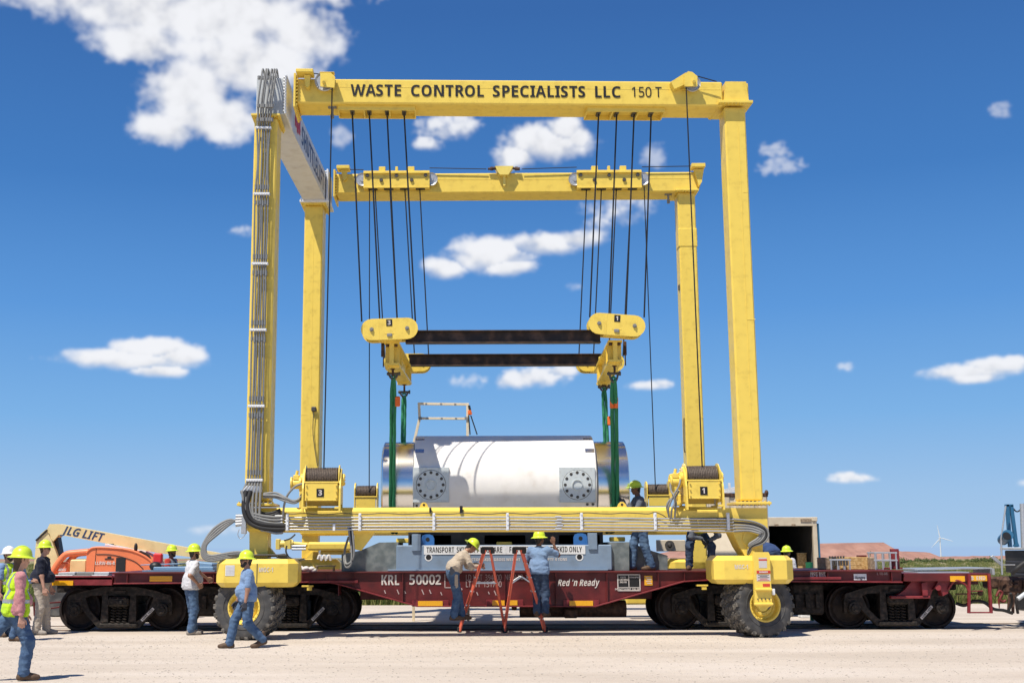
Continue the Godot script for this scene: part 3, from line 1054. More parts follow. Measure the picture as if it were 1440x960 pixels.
func build_gantry() -> void:
	var g := thing("gantry_crane", "tall yellow wheeled gantry crane straddling the maroon flatcar", "gantry crane")
	var Y: Material = M.yellow
	# ------------------------------------------------ front frame
	var m := MB.new()
	m.span(Vector3(-4.17, 2.66, -0.72), Vector3(-3.69, 10.62, 0.0), 0.035)
	m.box(Vector3(-3.93, 2.60, -0.36), Vector3(0.74, 0.05, 0.92), 0.006)
	m.box(Vector3(-3.93, 10.645, -0.40), Vector3(0.60, 0.045, 1.0), 0.006)
	for k in 2:   # weld seam along the face
		m.box(Vector3(-3.70, 6.6, -0.25 - 0.2 * k), Vector3(0.03, 7.6, 0.012), 0.004)
	part("column", m, Y, g, TF)
	m = MB.new()
	m.span(Vector3(5.72, 2.66, -0.48), Vector3(6.17, 10.92, 0.0), 0.03)
	m.box(Vector3(5.94, 2.61, -0.24), Vector3(0.72, 0.05, 0.72), 0.006)
	m.box(Vector3(6.00, 6.6, 0.001), Vector3(0.012, 7.8, 0.008), 0.003)       # seam
	m.box(Vector3(6.085, 6.35, 0.001), Vector3(0.18, 0.018, 0.010), 0.003)
	m.box(Vector3(6.085, 9.05, 0.001), Vector3(0.10, 0.012, 0.008), 0.003)
	part("column", m, Y, g, TF)
	# header
	m = MB.new()
	m.span(Vector3(-3.30, 10.93, -0.74), Vector3(5.70, 11.47, 0.02), 0.03)
	m.box(Vector3(1.2, 11.29, 0.0205), Vector3(8.9, 0.012, 0.008), 0.003)     # seam
	m.box(Vector3(-3.335, 11.18, -0.36), Vector3(0.045, 0.74, 0.98), 0.006)
	for x in [-2.6, -1.0, 0.6, 2.2, 3.8, 5.2]:
		m.box(Vector3(x, 10.928, -0.36), Vector3(0.012, 0.008, 0.7), 0.002)
	part("header_beam", m, Y, g, TF)
	m = MB.new()   # head of the right column
	m.prism(PackedVector2Array([Vector2(5.71, 11.02), Vector2(6.245, 11.02), Vector2(6.20, 11.47), Vector2(5.76, 11.47)]), -0.56, 0.035)
	m.box(Vector3(6.225, 11.25, -0.26), Vector3(0.06, 0.40, 0.5), 0.01)
	m.box(Vector3(5.94, 10.985, -0.36), Vector3(0.72, 0.06, 1.02), 0.008)
	part("column_head", m, Y, g, TF)
	m = MB.new()
	bolts(m, Vector3(5.62, 10.955, 0.12), Vector3(6.26, 10.955, 0.12), 9, Vector3.DOWN, 0.016, 0.03)
	bolts(m, Vector3(5.61, 10.955, 0.05), Vector3(5.61, 10.955, -0.8), 12, Vector3.DOWN, 0.016, 0.03)
	bolts(m, Vector3(5.62, 2.585, 0.08), Vector3(6.26, 2.585, 0.08), 9, Vector3.DOWN, 0.016, 0.03)
	bolts(m, Vector3(5.62, 2.635, 0.08), Vector3(6.26, 2.635, 0.08), 9, Vector3.UP, 0.014, 0.02)
	bolts(m, Vector3(-4.2, 10.622, 0.07), Vector3(-3.66, 10.622, 0.07), 7, Vector3.DOWN, 0.016, 0.035)
	bolts(m, Vector3(-3.665, 10.622, 0.04), Vector3(-3.665, 10.622, -0.86), 11, Vector3.DOWN, 0.018, 0.045)
	bolts(m, Vector3(-4.26, 2.626, 0.07), Vector3(-3.6, 2.626, 0.07), 8, Vector3.UP, 0.018, 0.03)
	for y in [10.86, 11.5]:
		bolts(m, Vector3(-3.312, y, 0.08), Vector3(-3.312, y, -0.8), 9, Vector3.RIGHT, 0.018, 0.035)
	for z in [0.085, -0.8]:
		bolts(m, Vector3(-3.312, 10.88, z), Vector3(-3.312, 11.5, z), 9, Vector3.RIGHT, 0.018, 0.035)
	var b := part("flange_bolts", m, Y, g, TF)
	b.set_meta("kind", "stuff")
	# sill
	m = MB.new()
	m.span(Vector3(-4.14, 2.06, -0.58), Vector3(5.30, 2.54, 0.04), 0.075)
	part("sill_beam", m, Y, g, TF)
	m = MB.new()   # right elbow and leg down to the wheel box
	m.prism(PackedVector2Array([Vector3(4.894, 2.519, 0), Vector3(6.236, 2.517, 0), Vector3(6.232, 2.124, 0), Vector3(6.122, 1.915, 0), Vector3(6.106, 1.553, 0), Vector3(5.779, 1.54, 0), Vector3(5.646, 1.763, 0), Vector3(5.53, 2.028, 0), Vector3(4.876, 2.043, 0)].map(func(q): return Vector2(q.x, q.y))), -0.56, 0.0)
	m.prism(PackedVector2Array([Vector3(5.755, 2.083, 0.02), Vector3(6.081, 2.054, 0.02), Vector3(6.132, 1.928, 0.02), Vector3(6.039, 1.762, 0.02), Vector3(5.81, 1.72, 0.02), Vector3(5.703, 1.874, 0.02)].map(func(q): return Vector2(q.x, q.y))), -0.1, 0.02)
	part("leg", m, Y, g, TF)
	m = MB.new()
	m.prism(PackedVector2Array([Vector3(-1.996, 2.074, -0.1), Vector3(-1.575, 2.073, -0.1), Vector3(-1.866, 1.699, -0.1), Vector3(-1.992, 1.727, -0.1)].map(func(q): return Vector2(q.x, q.y))), -0.42, -0.10)
	part("gusset", m, Y, g, TF)
	m = MB.new()
	m.prism(PackedVector2Array([Vector3(-4.059, 2.133, 0), Vector3(-3.696, 2.132, 0), Vector3(-3.682, 1.54, 0), Vector3(-4.043, 1.541, 0)].map(func(q): return Vector2(q.x, q.y))), -0.55, -0.03)
	m.prism(PackedVector2Array([Vector3(-3.688, 1.787, 0), Vector3(-3.517, 1.58, 0), Vector3(-3.683, 1.581, 0)].map(func(q): return Vector2(q.x, q.y))), -0.35, -0.2)
	part("leg", m, Y, g, TF)
	# lifting eyes on the sill and the header
	for q in [[Vector3(-0.618, 2.543, 0), 0.10], [Vector3(3.372, 2.536, 0), 0.11], [Vector3(0.252, 11.478, 0), 0.05]]:
		m = MB.new()
		var e: Vector3 = q[0]
		var s: float = q[1]
		m.prism(PackedVector2Array([Vector2(e.x - s, e.y - 0.02), Vector2(e.x + s, e.y - 0.02), Vector2(e.x + s * 0.65, e.y + s * 0.7), Vector2(e.x + s * 0.25, e.y + s * 1.05), Vector2(e.x - s * 0.25, e.y + s * 1.05), Vector2(e.x - s * 0.65, e.y + s * 0.7)]), -0.30, -0.26)
		var eo := part("lifting_eye", m, Y, g, TF)
		m = MB.new()
		m.cyl(Vector3(e.x, e.y + s * 0.55, -0.262), Vector3(e.x, e.y + s * 0.55, -0.255), s * 0.24, s * 0.24, 12)
		part("eye_hole", m, M.black_print, eo)
	# wheel boxes and wheels
	var wb := wheel_box(g, TF, -4.65, -3.076, 1.006, 1.545, -0.75, 0.30)
	m = MB.new()
	m.box(Vector3(-3.843, 1.27, 0.302), Vector3(0.016, 0.38, 0.01), 0.003)
	part("seam", m, M.steel_dark, wb)
	m = MB.new()
	m.box(Vector3(-4.365, 1.328, 0.3035), Vector3(0.175, 0.20, 0.004), 0.0)
	var chart := part("load_chart", m, M.sign_white, wb)
	for k in 6:
		m = MB.new()
		m.box(Vector3(-4.365, 1.328 + 0.075 - 0.03 * k, 0.3062), Vector3(0.15, 0.008, 0.002), 0.0)
		m.box(Vector3(-4.365 - 0.06 + 0.025 * k, 1.328, 0.3066), Vector3(0.006, 0.17, 0.002), 0.0)
		part("chart_line", m, M.label_grey, chart)
	letters("MGC-1", 0.085, M.white_print, wb, Transform3D(Basis.IDENTITY, Vector3(-3.667, 1.34, 0.304)), true, 0.27)
	m = MB.new()   # plate and rusty arm lying on top of the box
	m.box(Vector3(-3.975, 1.62, 0.0), Vector3(1.35, 0.03, 0.4), 0.006)
	m.prism(PackedVector2Array([Vector3(-3.504, 1.567, 0.1), Vector3(-3.45, 1.636, 0.1), Vector3(-3.354, 1.649, 0.1), Vector3(-3.227, 1.539, 0.1), Vector3(-3.338, 1.54, 0.1)].map(func(q): return Vector2(q.x, q.y))), -0.05, 0.12)
	part("steering_plate", m, M.steel_dark, wb)
	dual_wheel(g, TF * Transform3D(Basis(Vector3.UP, -0.20), Vector3(-4.031, 0.62, -0.22)))
	wb = wheel_box(g, TF, 5.11, 6.687, 1.033, 1.582, -0.8, 0.20)
	letters("MGC-1", 0.085, M.white_print, wb, Transform3D(Basis.IDENTITY, Vector3(5.619, 1.364, 0.204)), true, 0.26)
	dual_wheel(g, TF * Transform3D(Basis(Vector3.UP, 0.20), Vector3(6.031, 0.62, -0.32)))
	m = MB.new()   # yoke plate in front of the right wheel
	m.prism(PackedVector2Array([Vector3(5.857, 1.652, 0.3), Vector3(6.138, 1.651, 0.3), Vector3(6.163, 1.596, 0.3), Vector3(6.161, 0.67, 0.3), Vector3(5.827, 0.671, 0.3), Vector3(5.841, 1.597, 0.3)].map(func(q): return Vector2(q.x, q.y))), 0.20, 0.30)
	m.box(Vector3(6.005, 0.935, 0.32), Vector3(0.32, 0.045, 0.10), 0.012)
	m.box(Vector3(5.993, 0.657, 0.31), Vector3(0.37, 0.05, 0.08), 0.012)
	m.prism(PackedVector2Array([Vector3(5.831, 0.643, 0.28), Vector3(6.179, 0.642, 0.28), Vector3(6.093, 0.588, 0.28), Vector3(6.034, 0.521, 0.28), Vector3(5.951, 0.521, 0.28), Vector3(5.898, 0.589, 0.28)].map(func(q): return Vector2(q.x, q.y))), 0.18, 0.28)
	var yk := part("yoke", m, Y, wb)
	m = MB.new()
	bolts(m, Vector3(5.886, 0.752, 0.3), Vector3(6.109, 0.751, 0.3), 4, Vector3.BACK, 0.014, 0.02)
	part("yoke_bolts", m, M.steel_dark, yk).set_meta("kind", "stuff")
	for q in [[Vector3(6.016, 1.446, 0.3), 0.16, 0.20, 0], [Vector3(6.022, 1.268, 0.3), 0.27, 0.055, 1], [Vector3(6.017, 1.159, 0.3), 0.27, 0.13, 0], [Vector3(6.066, 1.016, 0.3), 0.14, 0.055, 1], [Vector3(6.019, 1.501, 0.3), 0.165, 0.03, 1]]:
		m = MB.new()
		var e: Vector3 = q[0]
		m.box(Vector3(e.x, e.y, 0.3025 + 0.0015 * q[3]), Vector3(q[1], q[2], 0.003), 0.0)
		part("warning_label", m, M.label_red if q[3] else M.label_grey, yk)
	for k in 5:
		m = MB.new()
		m.box(Vector3(6.018, 1.214, 0.305) - Vector3(0, 0.026 * k, 0), Vector3(0.22 if k % 2 == 0 else 0.15, 0.010, 0.002), 0.0)
		part("label_line", m, M.label_red if k > 2 else M.black_print, yk)
	letters("DANGER", 0.03, M.sign_white, yk, Transform3D(Basis.IDENTITY, Vector3(6.02, 1.268, 0.307)), true)
	m = MB.new()
	m.box(Vector3(6.205, 0.886, 0.28), Vector3(0.06, 0.12, 0.05), 0.01)
	part("sensor_box", m, M.sign_white, yk)
	# ------------------------------------------------ rear frame
	m = MB.new()
	m.span(Vector3(-3.93, 2.66, -0.72), Vector3(-3.45, 10.62, 0.0), 0.035)
	m.box(Vector3(-3.69, 10.645, -0.36), Vector3(0.66, 0.05, 0.95), 0.006)
	m.box(Vector3(-3.69, 2.63, -0.36), Vector3(0.74, 0.05, 0.9), 0.006)
	m.box(Vector3(-3.68, 6.2, 0.0), Vector3(0.012, 7.0, 0.008), 0.003)
	m.box(Vector3(-3.85, 5.1, 0.0), Vector3(0.14, 0.012, 0.008), 0.003)
	part("column", m, Y, g, TR)
	m = MB.new()
	m.span(Vector3(5.86, 2.66, -0.5), Vector3(6.32, 10.92, 0.0), 0.03)
	m.span(Vector3(5.845, 9.45, -0.4), Vector3(6.335, 9.95, 0.012), 0.02)
	m.box(Vector3(6.22, 6.2, 0.0), Vector3(0.012, 7.0, 0.008), 0.003)
	m.box(Vector3(6.27, 5.0, 0.0), Vector3(0.10, 0.014, 0.010), 0.003)
	m.box(Vector3(6.09, 10.945, -0.33), Vector3(0.62, 0.05, 0.95), 0.008)
	part("column", m, Y, g, TR)
	m = MB.new()
	m.span(Vector3(-3.12, 10.93, -0.74), Vector3(6.42, 11.47, 0.02), 0.03)
	m.box(Vector3(1.6, 11.29, 0.0205), Vector3(9.3, 0.012, 0.008), 0.003)
	m.box(Vector3(-3.15, 11.19, -0.36), Vector3(0.045, 0.74, 0.98), 0.006)
	m.prism(PackedVector2Array([Vector2(6.43, 11.0), Vector2(6.50, 11.2), Vector2(6.43, 11.47)]), -0.7, 0.0)
	part("header_beam", m, Y, g, TR)
	m = MB.new()
	bolts(m, Vector3(-3.13, 10.88, 0.085), Vector3(-3.13, 11.5, 0.085), 9, Vector3.RIGHT, 0.018, 0.035)
	bolts(m, Vector3(5.82, 10.92, 0.11), Vector3(6.36, 10.92, 0.11), 8, Vector3.DOWN, 0.016, 0.03)
	bolts(m, Vector3(-3.98, 10.62, 0.08), Vector3(-3.4, 10.62, 0.08), 8, Vector3.DOWN, 0.016, 0.03)
	bolts(m, Vector3(-3.395, 10.62, 0.06), Vector3(-3.395, 10.62, -0.8), 10, Vector3.DOWN, 0.016, 0.04)
	b = part("flange_bolts", m, Y, g, TR)
	b.set_meta("kind", "stuff")
	m = MB.new()
	m.span(Vector3(-3.9, 2.06, -0.58), Vector3(6.3, 2.54, 0.04), 0.06)
	part("sill_beam", m, Y, g, TR)
	m = MB.new()
	m.span(Vector3(-3.85, 1.5, -0.52), Vector3(-3.45, 2.08, -0.05), 0.02)
	m.prism(PackedVector2Array([Vector3(-3.799, 1.428, 0), Vector3(-3.537, 1.707, 0), Vector3(-3.431, 1.706, 0), Vector3(-3.426, 1.427, 0)].map(func(q): return Vector2(q.x, q.y))), -0.3, 0.02)
	part("leg", m, Y, g, TR)
	m = MB.new()
	m.span(Vector3(5.86, 1.3, -0.52), Vector3(6.30, 2.08, -0.05), 0.02)
	m.prism(PackedVector2Array([Vector3(5.896, 1.196, 0.12), Vector3(5.92, 1.838, 0.12), Vector3(6.029, 1.925, 0.12), Vector3(6.24, 1.925, 0.12), Vector3(6.226, 1.542, 0.12), Vector3(6.33, 1.507, 0.12), Vector3(6.283, 1.195, 0.12)].map(func(q): return Vector2(q.x, q.y))), -0.04, 0.12)
	part("leg", m, Y, g, TR)
	wheel_box(g, TR, -4.55, -2.881, 1.131, 1.479, -0.9, 0.12)
	wheel_box(g, TR, 5.288, 6.95, 1.11 - 0.2, 1.474, -0.9, 0.12)
	dual_wheel(g, TR * Transform3D(Basis.IDENTITY, Vector3(-3.7, 0.62, -0.35)))
	dual_wheel(g, TR * Transform3D(Basis.IDENTITY, Vector3(6.1, 0.62, -0.35)))
	m = MB.new()
	m.span(Vector3(4.225, 0.373, 0.1), Vector3(5.265, 0.594, 0.1) + Vector3(0, 0, -0.35), 0.03)
	part("guard_beam", m, Y, g, TR)
	# underslung steering beam and cylinder, seen below the sill
	m = MB.new()
	m.span(Vector3(-3.662, 1.69, 0.10), Vector3(-2.463, 1.898, 0.34), 0.05)
	m.span(Vector3(-3.357, 1.586, 0.0), Vector3(-2.613, 1.69, 0.2), 0.02)
	part("steering_beam", m, Y, g, TR)
	m = MB.new()
	m.cyl(Vector3(-4.445, 1.849, 0.25), Vector3(-4.021, 1.865, 0.25), 0.09, 0.09, 14)
	m.box(Vector3(-4.392, 1.848, 0.25), Vector3(0.10, 0.26, 0.2), 0.01)
	m.box(Vector3(-4.144, 1.848, 0.25), Vector3(0.16, 0.24, 0.22), 0.01)
	m.cyl(Vector3(-4.021, 1.865, 0.25), Vector3(-3.667, 1.829, 0.25), 0.05, 0.05, 12)
	part("steering_cylinder", m, M.yellow_pale, g, TR)
	m = MB.new()
	m.cyl(Vector3(-4.048, 1.795, 0.3), Vector3(-3.695, 1.794, 0.3), 0.035, 0.035, 10)
	m.cyl(Vector3(-4.046, 1.726, 0.3), Vector3(-3.694, 1.725, 0.3), 0.028, 0.028, 10)
	part("cylinder_rod", m, M.galvanized, g, TR)
	m = MB.new()
	m.box(Vector3(5.366, 1.788, 0.1), Vector3(0.72, 0.28, 0.08), 0.012)
	var mc := part("motor_cover", m, M.container_tan, g, TR)
	m = MB.new()
	m.cyl(Vector3(5.333, 1.796, 0.14), Vector3(5.328, 1.796, 0.17), 0.12, 0.12, 24)
	m.cyl(Vector3(5.328, 1.796, 0.17), Vector3(5.325, 1.796, 0.19), 0.06, 0.03, 16)
	part("gauge", m, M.steel_dark, mc)
	# ------------------------------------------------ white cross beam at the left
	m = MB.new()
	var p := [Vector3(-4.136, 10.756, 0.02), Vector3(-3.577, 10.754, 0.02), Vector3(-3.592, 11.478, 0.02), Vector3(-4.154, 11.479, 0.02)]
	var x0: float = p[0].x
	var x1: float = p[1].x + 0.02
	var rx := -3.354
	var q := [Vector3(rx - (x1 - x0), 10.72, -7.1), Vector3(rx, 10.72, -7.1), Vector3(rx, 11.46, -7.1), Vector3(rx - (x1 - x0), 11.46, -7.1)]
	p = [Vector3(x0, 10.72, 0.02), Vector3(x1, 10.72, 0.02), Vector3(x1, 11.46, 0.02), Vector3(x0, 11.46, 0.02)]
	var mid: Vector3 = (p[0] + q[2]) * 0.5
	for k in 4:
		m.out_poly([p[k], p[(k + 1) % 4], q[(k + 1) % 4], q[k]], mid)
	m.out_poly(p, mid)
	m.out_poly(q, mid)
	var cb := part("cross_beam", m, M.white_paint, g)
	for k in 3:   # stiffener seams below and beside
		m = MB.new()
		var t := 0.25 + 0.25 * k
		var a: Vector3 = p[0].lerp(q[0], t)
		var c: Vector3 = p[1].lerp(q[1], t)
		m.box((a + c) * 0.5 - Vector3(0, 0.002, 0), Vector3((c - a).length() * 0.4, 0.01, 0.012), 0.002)
		part("seam", m, M.white_paint, cb)
	m = MB.new()
	m.box(Vector3((x0 + x1) / 2, 11.10, 0.05), Vector3(x1 - x0 + 0.03, 0.80, 0.035), 0.02)
	part("end_plate", m, M.joint_grey, cb)
	m = MB.new()
	m.box(Vector3(x1 + 0.03, 11.12, -0.36), Vector3(0.04, 0.86, 1.0), 0.008)
	part("joint_flange", m, M.sign_white, cb)
	m = MB.new()
	m.box(Vector3(rx + 0.03, 11.12, -6.76), Vector3(0.05, 0.86, 1.05), 0.008)
	part("joint_flange", m, M.sign_white, cb)
	m = MB.new()
	m.box(Vector3((q[0].x + rx) / 2, 10.69, -6.75), Vector3(x1 - x0 + 0.22, 0.06, 1.0), 0.008)
	part("joint_flange", m, M.sign_white, cb)
	m = MB.new()
	bolts(m, Vector3(x1 + 0.03, 10.76, 0.145), Vector3(x1 + 0.03, 11.5, 0.145), 12, Vector3.BACK, 0.014, 0.02)
	bolts(m, Vector3(x1 + 0.015, 10.76, 0.10), Vector3(x1 + 0.015, 11.5, 0.10), 12, Vector3.LEFT, 0.02, 0.04)
	bolts(m, Vector3(rx + 0.01, 10.76, -6.30), Vector3(rx + 0.01, 11.5, -6.30), 12, Vector3.LEFT, 0.022, 0.05)
	bolts(m, Vector3(q[0].x - 0.07, 10.74, -6.28), Vector3(q[0].x - 0.07, 11.2, -6.28), 5, Vector3.BACK, 0.022, 0.05)
	b = part("joint_bolts", m, M.galvanized, cb)
	b.set_meta("kind", "stuff")
	# maker's lettering on its inner side
	var along: Vector3 = (q[1] - p[1]).normalized()
	var face := Basis(along, Vector3.UP, along.cross(Vector3.UP))
	var org: Vector3 = p[1] + Vector3(0.003, 0.36, 0)
	letters("SHUTTLELIFT", 0.44, M.blue_print, cb, Transform3D(face, org + along * 4.15), true, 3.7)
	m = MB.new()
	for k in 3:
		m.box(org + along * (1.42 + 0.26 * k) + Vector3(0.004, 0.05, 0), Vector3(0.006, 0.46 - 0.12 * absf(k - 1.0), 0.18), 0.0, Basis(face.z, Vector3.UP, -along))
	m.box(org + along * 1.68 + Vector3(0.006, 0.0, 0), Vector3(0.006, 0.07, 0.74), 0.0, Basis(face.z, Vector3.UP, -along))
	part("emblem", m, M.red_print, cb)
	# ------------------------------------------------ lettering on the header
	letters("WASTE  CONTROL  SPECIALISTS  LLC", 11.332 - 11.08, M.black_print, g, TF * Transform3D(Basis.IDENTITY, Vector3(0.677, 11.214, 0.029)), true, 3.533 - -2.161)
	letters("150 T", 11.317 - 11.103, M.black_print, g, TF * Transform3D(Basis.IDENTITY, Vector3(4.067, 11.214, 0.029)), false, 4.385 - 3.751)
	# ------------------------------------------------ sheaves of the front header
	m = MB.new()
	m.box(Vector3(-3.115, 11.531, 0.15), Vector3(0.36, 0.07, 0.36), 0.01)
	m.prism(PackedVector2Array([Vector3(-3.139, 11.479, 0.2), Vector3(-3.006, 11.48, 0.2), Vector3(-3.016, 11.246, 0.2), Vector3(-3.06, 11.198, 0.2), Vector3(-3.105, 11.245, 0.2)].map(func(v): return Vector2(v.x, v.y))), 0.03, 0.20)
	part("rope_bracket", m, Y, g, TF)
	m = MB.new()
	m.prism(PackedVector2Array([Vector3(-2.794, 11.504, 0.26), Vector3(-2.572, 11.506, 0.26), Vector3(-2.482, 11.413, 0.26), Vector3(-2.494, 11.179, 0.26), Vector3(-2.789, 11.208, 0.26)].map(func(v): return Vector2(v.x, v.y))), 0.23, 0.26)
	m.prism(PackedVector2Array([Vector3(-2.794, 11.504, 0.26), Vector3(-2.572, 11.506, 0.26), Vector3(-2.482, 11.413, 0.26), Vector3(-2.494, 11.179, 0.26), Vector3(-2.789, 11.208, 0.26)].map(func(v): return Vector2(v.x, v.y))), 0.05, 0.08)
	m.span(Vector3(-2.809, 11.531, 0.08) , Vector3(-2.499, 11.518, 0.25), 0.005)
	m.cyl(Vector3(-2.718, 11.306, 0.25), Vector3(-2.712, 11.282, 0.31), 0.035, 0.03, 12)
	part("sheave_housing", m, Y, g, TF)
	sheave(g, TF * Transform3D(Basis.IDENTITY, Vector3(-2.712, 11.354, 0.15)), 0.20, M.galvanized)
	m = MB.new()
	m.prism(PackedVector2Array([Vector3(4.561, 11.388, 0.15), Vector3(4.884, 11.596, 0.15), Vector3(4.875, 11.343, 0.15), Vector3(4.631, 11.231, 0.15)].map(func(v): return Vector2(v.x, v.y))), 0.03, 0.20)
	m.prism(PackedVector2Array([Vector3(4.843, 11.535, 0.26), Vector3(4.921, 11.598, 0.26), Vector3(5.01, 11.583, 0.26), Vector3(5.112, 11.49, 0.26), Vector3(5.104, 11.269, 0.26), Vector3(4.834, 11.267, 0.26)].map(func(v): return Vector2(v.x, v.y))), 0.23, 0.26)
	m.prism(PackedVector2Array([Vector3(4.843, 11.535, 0.26), Vector3(4.921, 11.598, 0.26), Vector3(5.01, 11.583, 0.26), Vector3(5.112, 11.49, 0.26), Vector3(5.104, 11.269, 0.26), Vector3(4.834, 11.267, 0.26)].map(func(v): return Vector2(v.x, v.y))), 0.05, 0.08)
	m.cyl(Vector3(5.035, 11.383, 0.25), Vector3(5.021, 11.359, 0.31), 0.035, 0.03, 12)
	part("sheave_housing", m, Y, g, TF)
	sheave(g, TF * Transform3D(Basis.IDENTITY, Vector3(5.027, 11.368, 0.15)), 0.17, M.galvanized)
	# slotted sheave boxes under the header, with their four ropes
	var tops := [[Vector3(-2.156, 10.745, -0.36), Vector3(-1.794, 10.747, -0.36), Vector3(-1.417, 10.75, -0.36), Vector3(-1.054, 10.752, -0.36)], [Vector3(3.104, 10.813, -0.36), Vector3(3.493, 10.816, -0.36), Vector3(3.867, 10.819, -0.36), Vector3(4.234, 10.821, -0.36)]]
	var ends := [[Vector3(-1.948, 6.428, -0.72), Vector3(-1.568, 6.427, -0.72), Vector3(-1.202, 6.426, -0.72), Vector3(-0.822, 6.425, -0.72)], [Vector3(2.84, 6.506, -0.72), Vector3(3.243, 6.505, -0.72), Vector3(3.601, 6.504, -0.72), Vector3(3.982, 6.503, -0.72)]]
	for s in 2:
		m = MB.new()
		var lx: float = tops[s][0].x - 0.28
		var hx: float = tops[s][3].x + 0.24
		m.span(Vector3(lx, 10.83, -0.12), Vector3(hx, 10.93, -0.09), 0.004)
		m.span(Vector3(lx, 10.83, -0.63), Vector3(hx, 10.93, -0.60), 0.004)
		for k in 4:
			m.span(Vector3(lx + (hx - lx) * k / 3.0 - 0.015, 10.83, -0.60), Vector3(lx + (hx - lx) * k / 3.0 + 0.015, 10.93, -0.12), 0.003)
		var sb := part("sheave_box", m, M.yellow, g, TF)
		for k in 4:
			m = MB.new()
			m.box(Vector3(tops[s][k].x, 10.90, -0.36), Vector3(0.09, 0.06, 0.38), 0.02)
			part("sheave_guard", m, M.steel_dark, sb)
		for k in 4:
			rope(g, TF * Vector3(tops[s][k].x, 10.88, -0.36), ends[s][k])
	rope(g, TF * Vector3(-2.548, 11.3, 0.15), TF * Vector3(-2.598, 3.224, 0.15), 0.014)
	rope(g, TF * Vector3(4.891, 11.359, 0.15), TF * Vector3(4.929, 3.216, 0.15), 0.014)
	rope(g, TF * Vector3(5.139, 11.535, 0.15), TF * Vector3(5.541, 11.419, 0.15), 0.012)
	rope(g, TF * Vector3(-2.952, 11.532, 0.15), TF * Vector3(-2.803, 11.518, 0.15), 0.012)
	for q2 in [Vector3(-2.566, 10.73, -0.2), Vector3(5.65, 10.81, -0.2)]:
		m = MB.new()
		m.box(Vector3(q2.x, 10.92, q2.z), Vector3(0.18, 0.03, 0.10), 0.005)
		m.cyl(Vector3(q2.x, 10.91, q2.z), Vector3(q2.x, 10.72, q2.z), 0.028, 0.028, 10)
		m.cyl(Vector3(q2.x, 10.76, q2.z), Vector3(q2.x, 10.68, q2.z), 0.04, 0.04, 10)
		part("limit_switch", m, M.hose_grey, g, TF if q2.x < 0 else TR)
	# ------------------------------------------------ sheave carriers of the rear header
	for s in [[Vector3(-2.375, 11.49, 0.2), Vector3(-0.641, 11.016, 0.2), -1], [Vector3(3.21, 11.476, 0.2), Vector3(4.904, 10.983, 0.2), 1]]:
		var a: Vector3 = s[0]
		var c: Vector3 = s[1]
		m = MB.new()
		m.span(Vector3(a.x, c.y, 0.17), Vector3(c.x, a.y, 0.20), 0.004)
		m.span(Vector3(a.x, a.y - 0.09, 0.10), Vector3(c.x, a.y - 0.05, 0.26), 0.006)
		m.span(Vector3(a.x, c.y + 0.004, 0.04), Vector3(c.x, c.y + 0.034, 0.22), 0.004)
		for k in 3:
			var lx := lerpf(a.x, c.x, [0.28, 0.5, 0.72][k])
			m.box(Vector3(lx, a.y + 0.05, 0.12), Vector3(0.17 if k != 1 else 0.07, 0.14, 0.12), 0.01)
		var ca := part("sheave_carrier", m, M.yellow, g, TR)
		m = MB.new()
		for k in [[0.06, 0.72], [0.94, 0.72], [0.27, 0.45], [0.73, 0.45], [0.5, 0.70]]:
			var c2 := Vector3(lerpf(a.x, c.x, k[0]), lerpf(c.y, a.y, k[1]), 0.20)
			m.cyl(c2, c2 + Vector3(0, 0, 0.04), 0.05, 0.045, 14)
		part("sheave_pin", m, M.steel_dark, ca)
		m = MB.new()
		for k in 4:
			m.box(Vector3(lerpf(a.x, c.x, 0.14 + 0.24 * k), c.y - 0.008, 0.12), Vector3(0.24, 0.02, 0.12), 0.004)
		part("rope_slot", m, M.black_print, ca)
		for k in [-0.02, 1.02]:
			sheave(g, TR * Transform3D(Basis.IDENTITY, Vector3(lerpf(a.x, c.x, k), lerpf(c.y, a.y, 0.55), 0.12)), 0.175, M.galvanized)
	var rt := [[Vector3(-2.081, 11.093, 0.1), Vector3(-1.689, 11.091, 0.1), Vector3(-1.297, 11.089, 0.1), Vector3(-0.905, 11.086, 0.1)], [Vector3(3.471, 11.061, 0.1), Vector3(3.861, 11.059, 0.1), Vector3(4.252, 11.056, 0.1), Vector3(4.642, 11.054, 0.1)]]
	var re := [[Vector3(-1.763, 6.439, -5.9), Vector3(-1.404, 6.438, -5.9), Vector3(-1.009, 6.437, -5.9), Vector3(-0.651, 6.436, -5.9)], [Vector3(3.134, 6.426, -5.9), Vector3(3.502, 6.425, -5.9), Vector3(3.888, 6.424, -5.9), Vector3(4.246, 6.423, -5.9)]]
	for s in 2:
		for k in 4:
			rope(g, TR * rt[s][k], re[s][k], 0.016)
	rope(g, TR * Vector3(-2.221, 11.094, 0.1), TR * Vector3(-2.155, 3.128, 0.1), 0.013)
	rope(g, TR * Vector3(4.976, 11.052, 0.1), TR * Vector3(5.029, 3.176, 0.1), 0.013)
	rope(g, TR * Vector3(-3.002, 11.565, 0.1), TR * Vector3(-2.384, 11.551, 0.1), 0.012)
	rope(g, TR * Vector3(-0.645, 11.589, 0.1), TR * Vector3(0.85, 11.551, 0.1), 0.012)
	rope(g, TR * Vector3(1.784, 11.546, 0.1), TR * Vector3(3.221, 11.586, 0.1), 0.012)
	rope(g, TR * Vector3(4.936, 11.585, 0.1), TR * Vector3(6.222, 11.597, 0.1), 0.012)
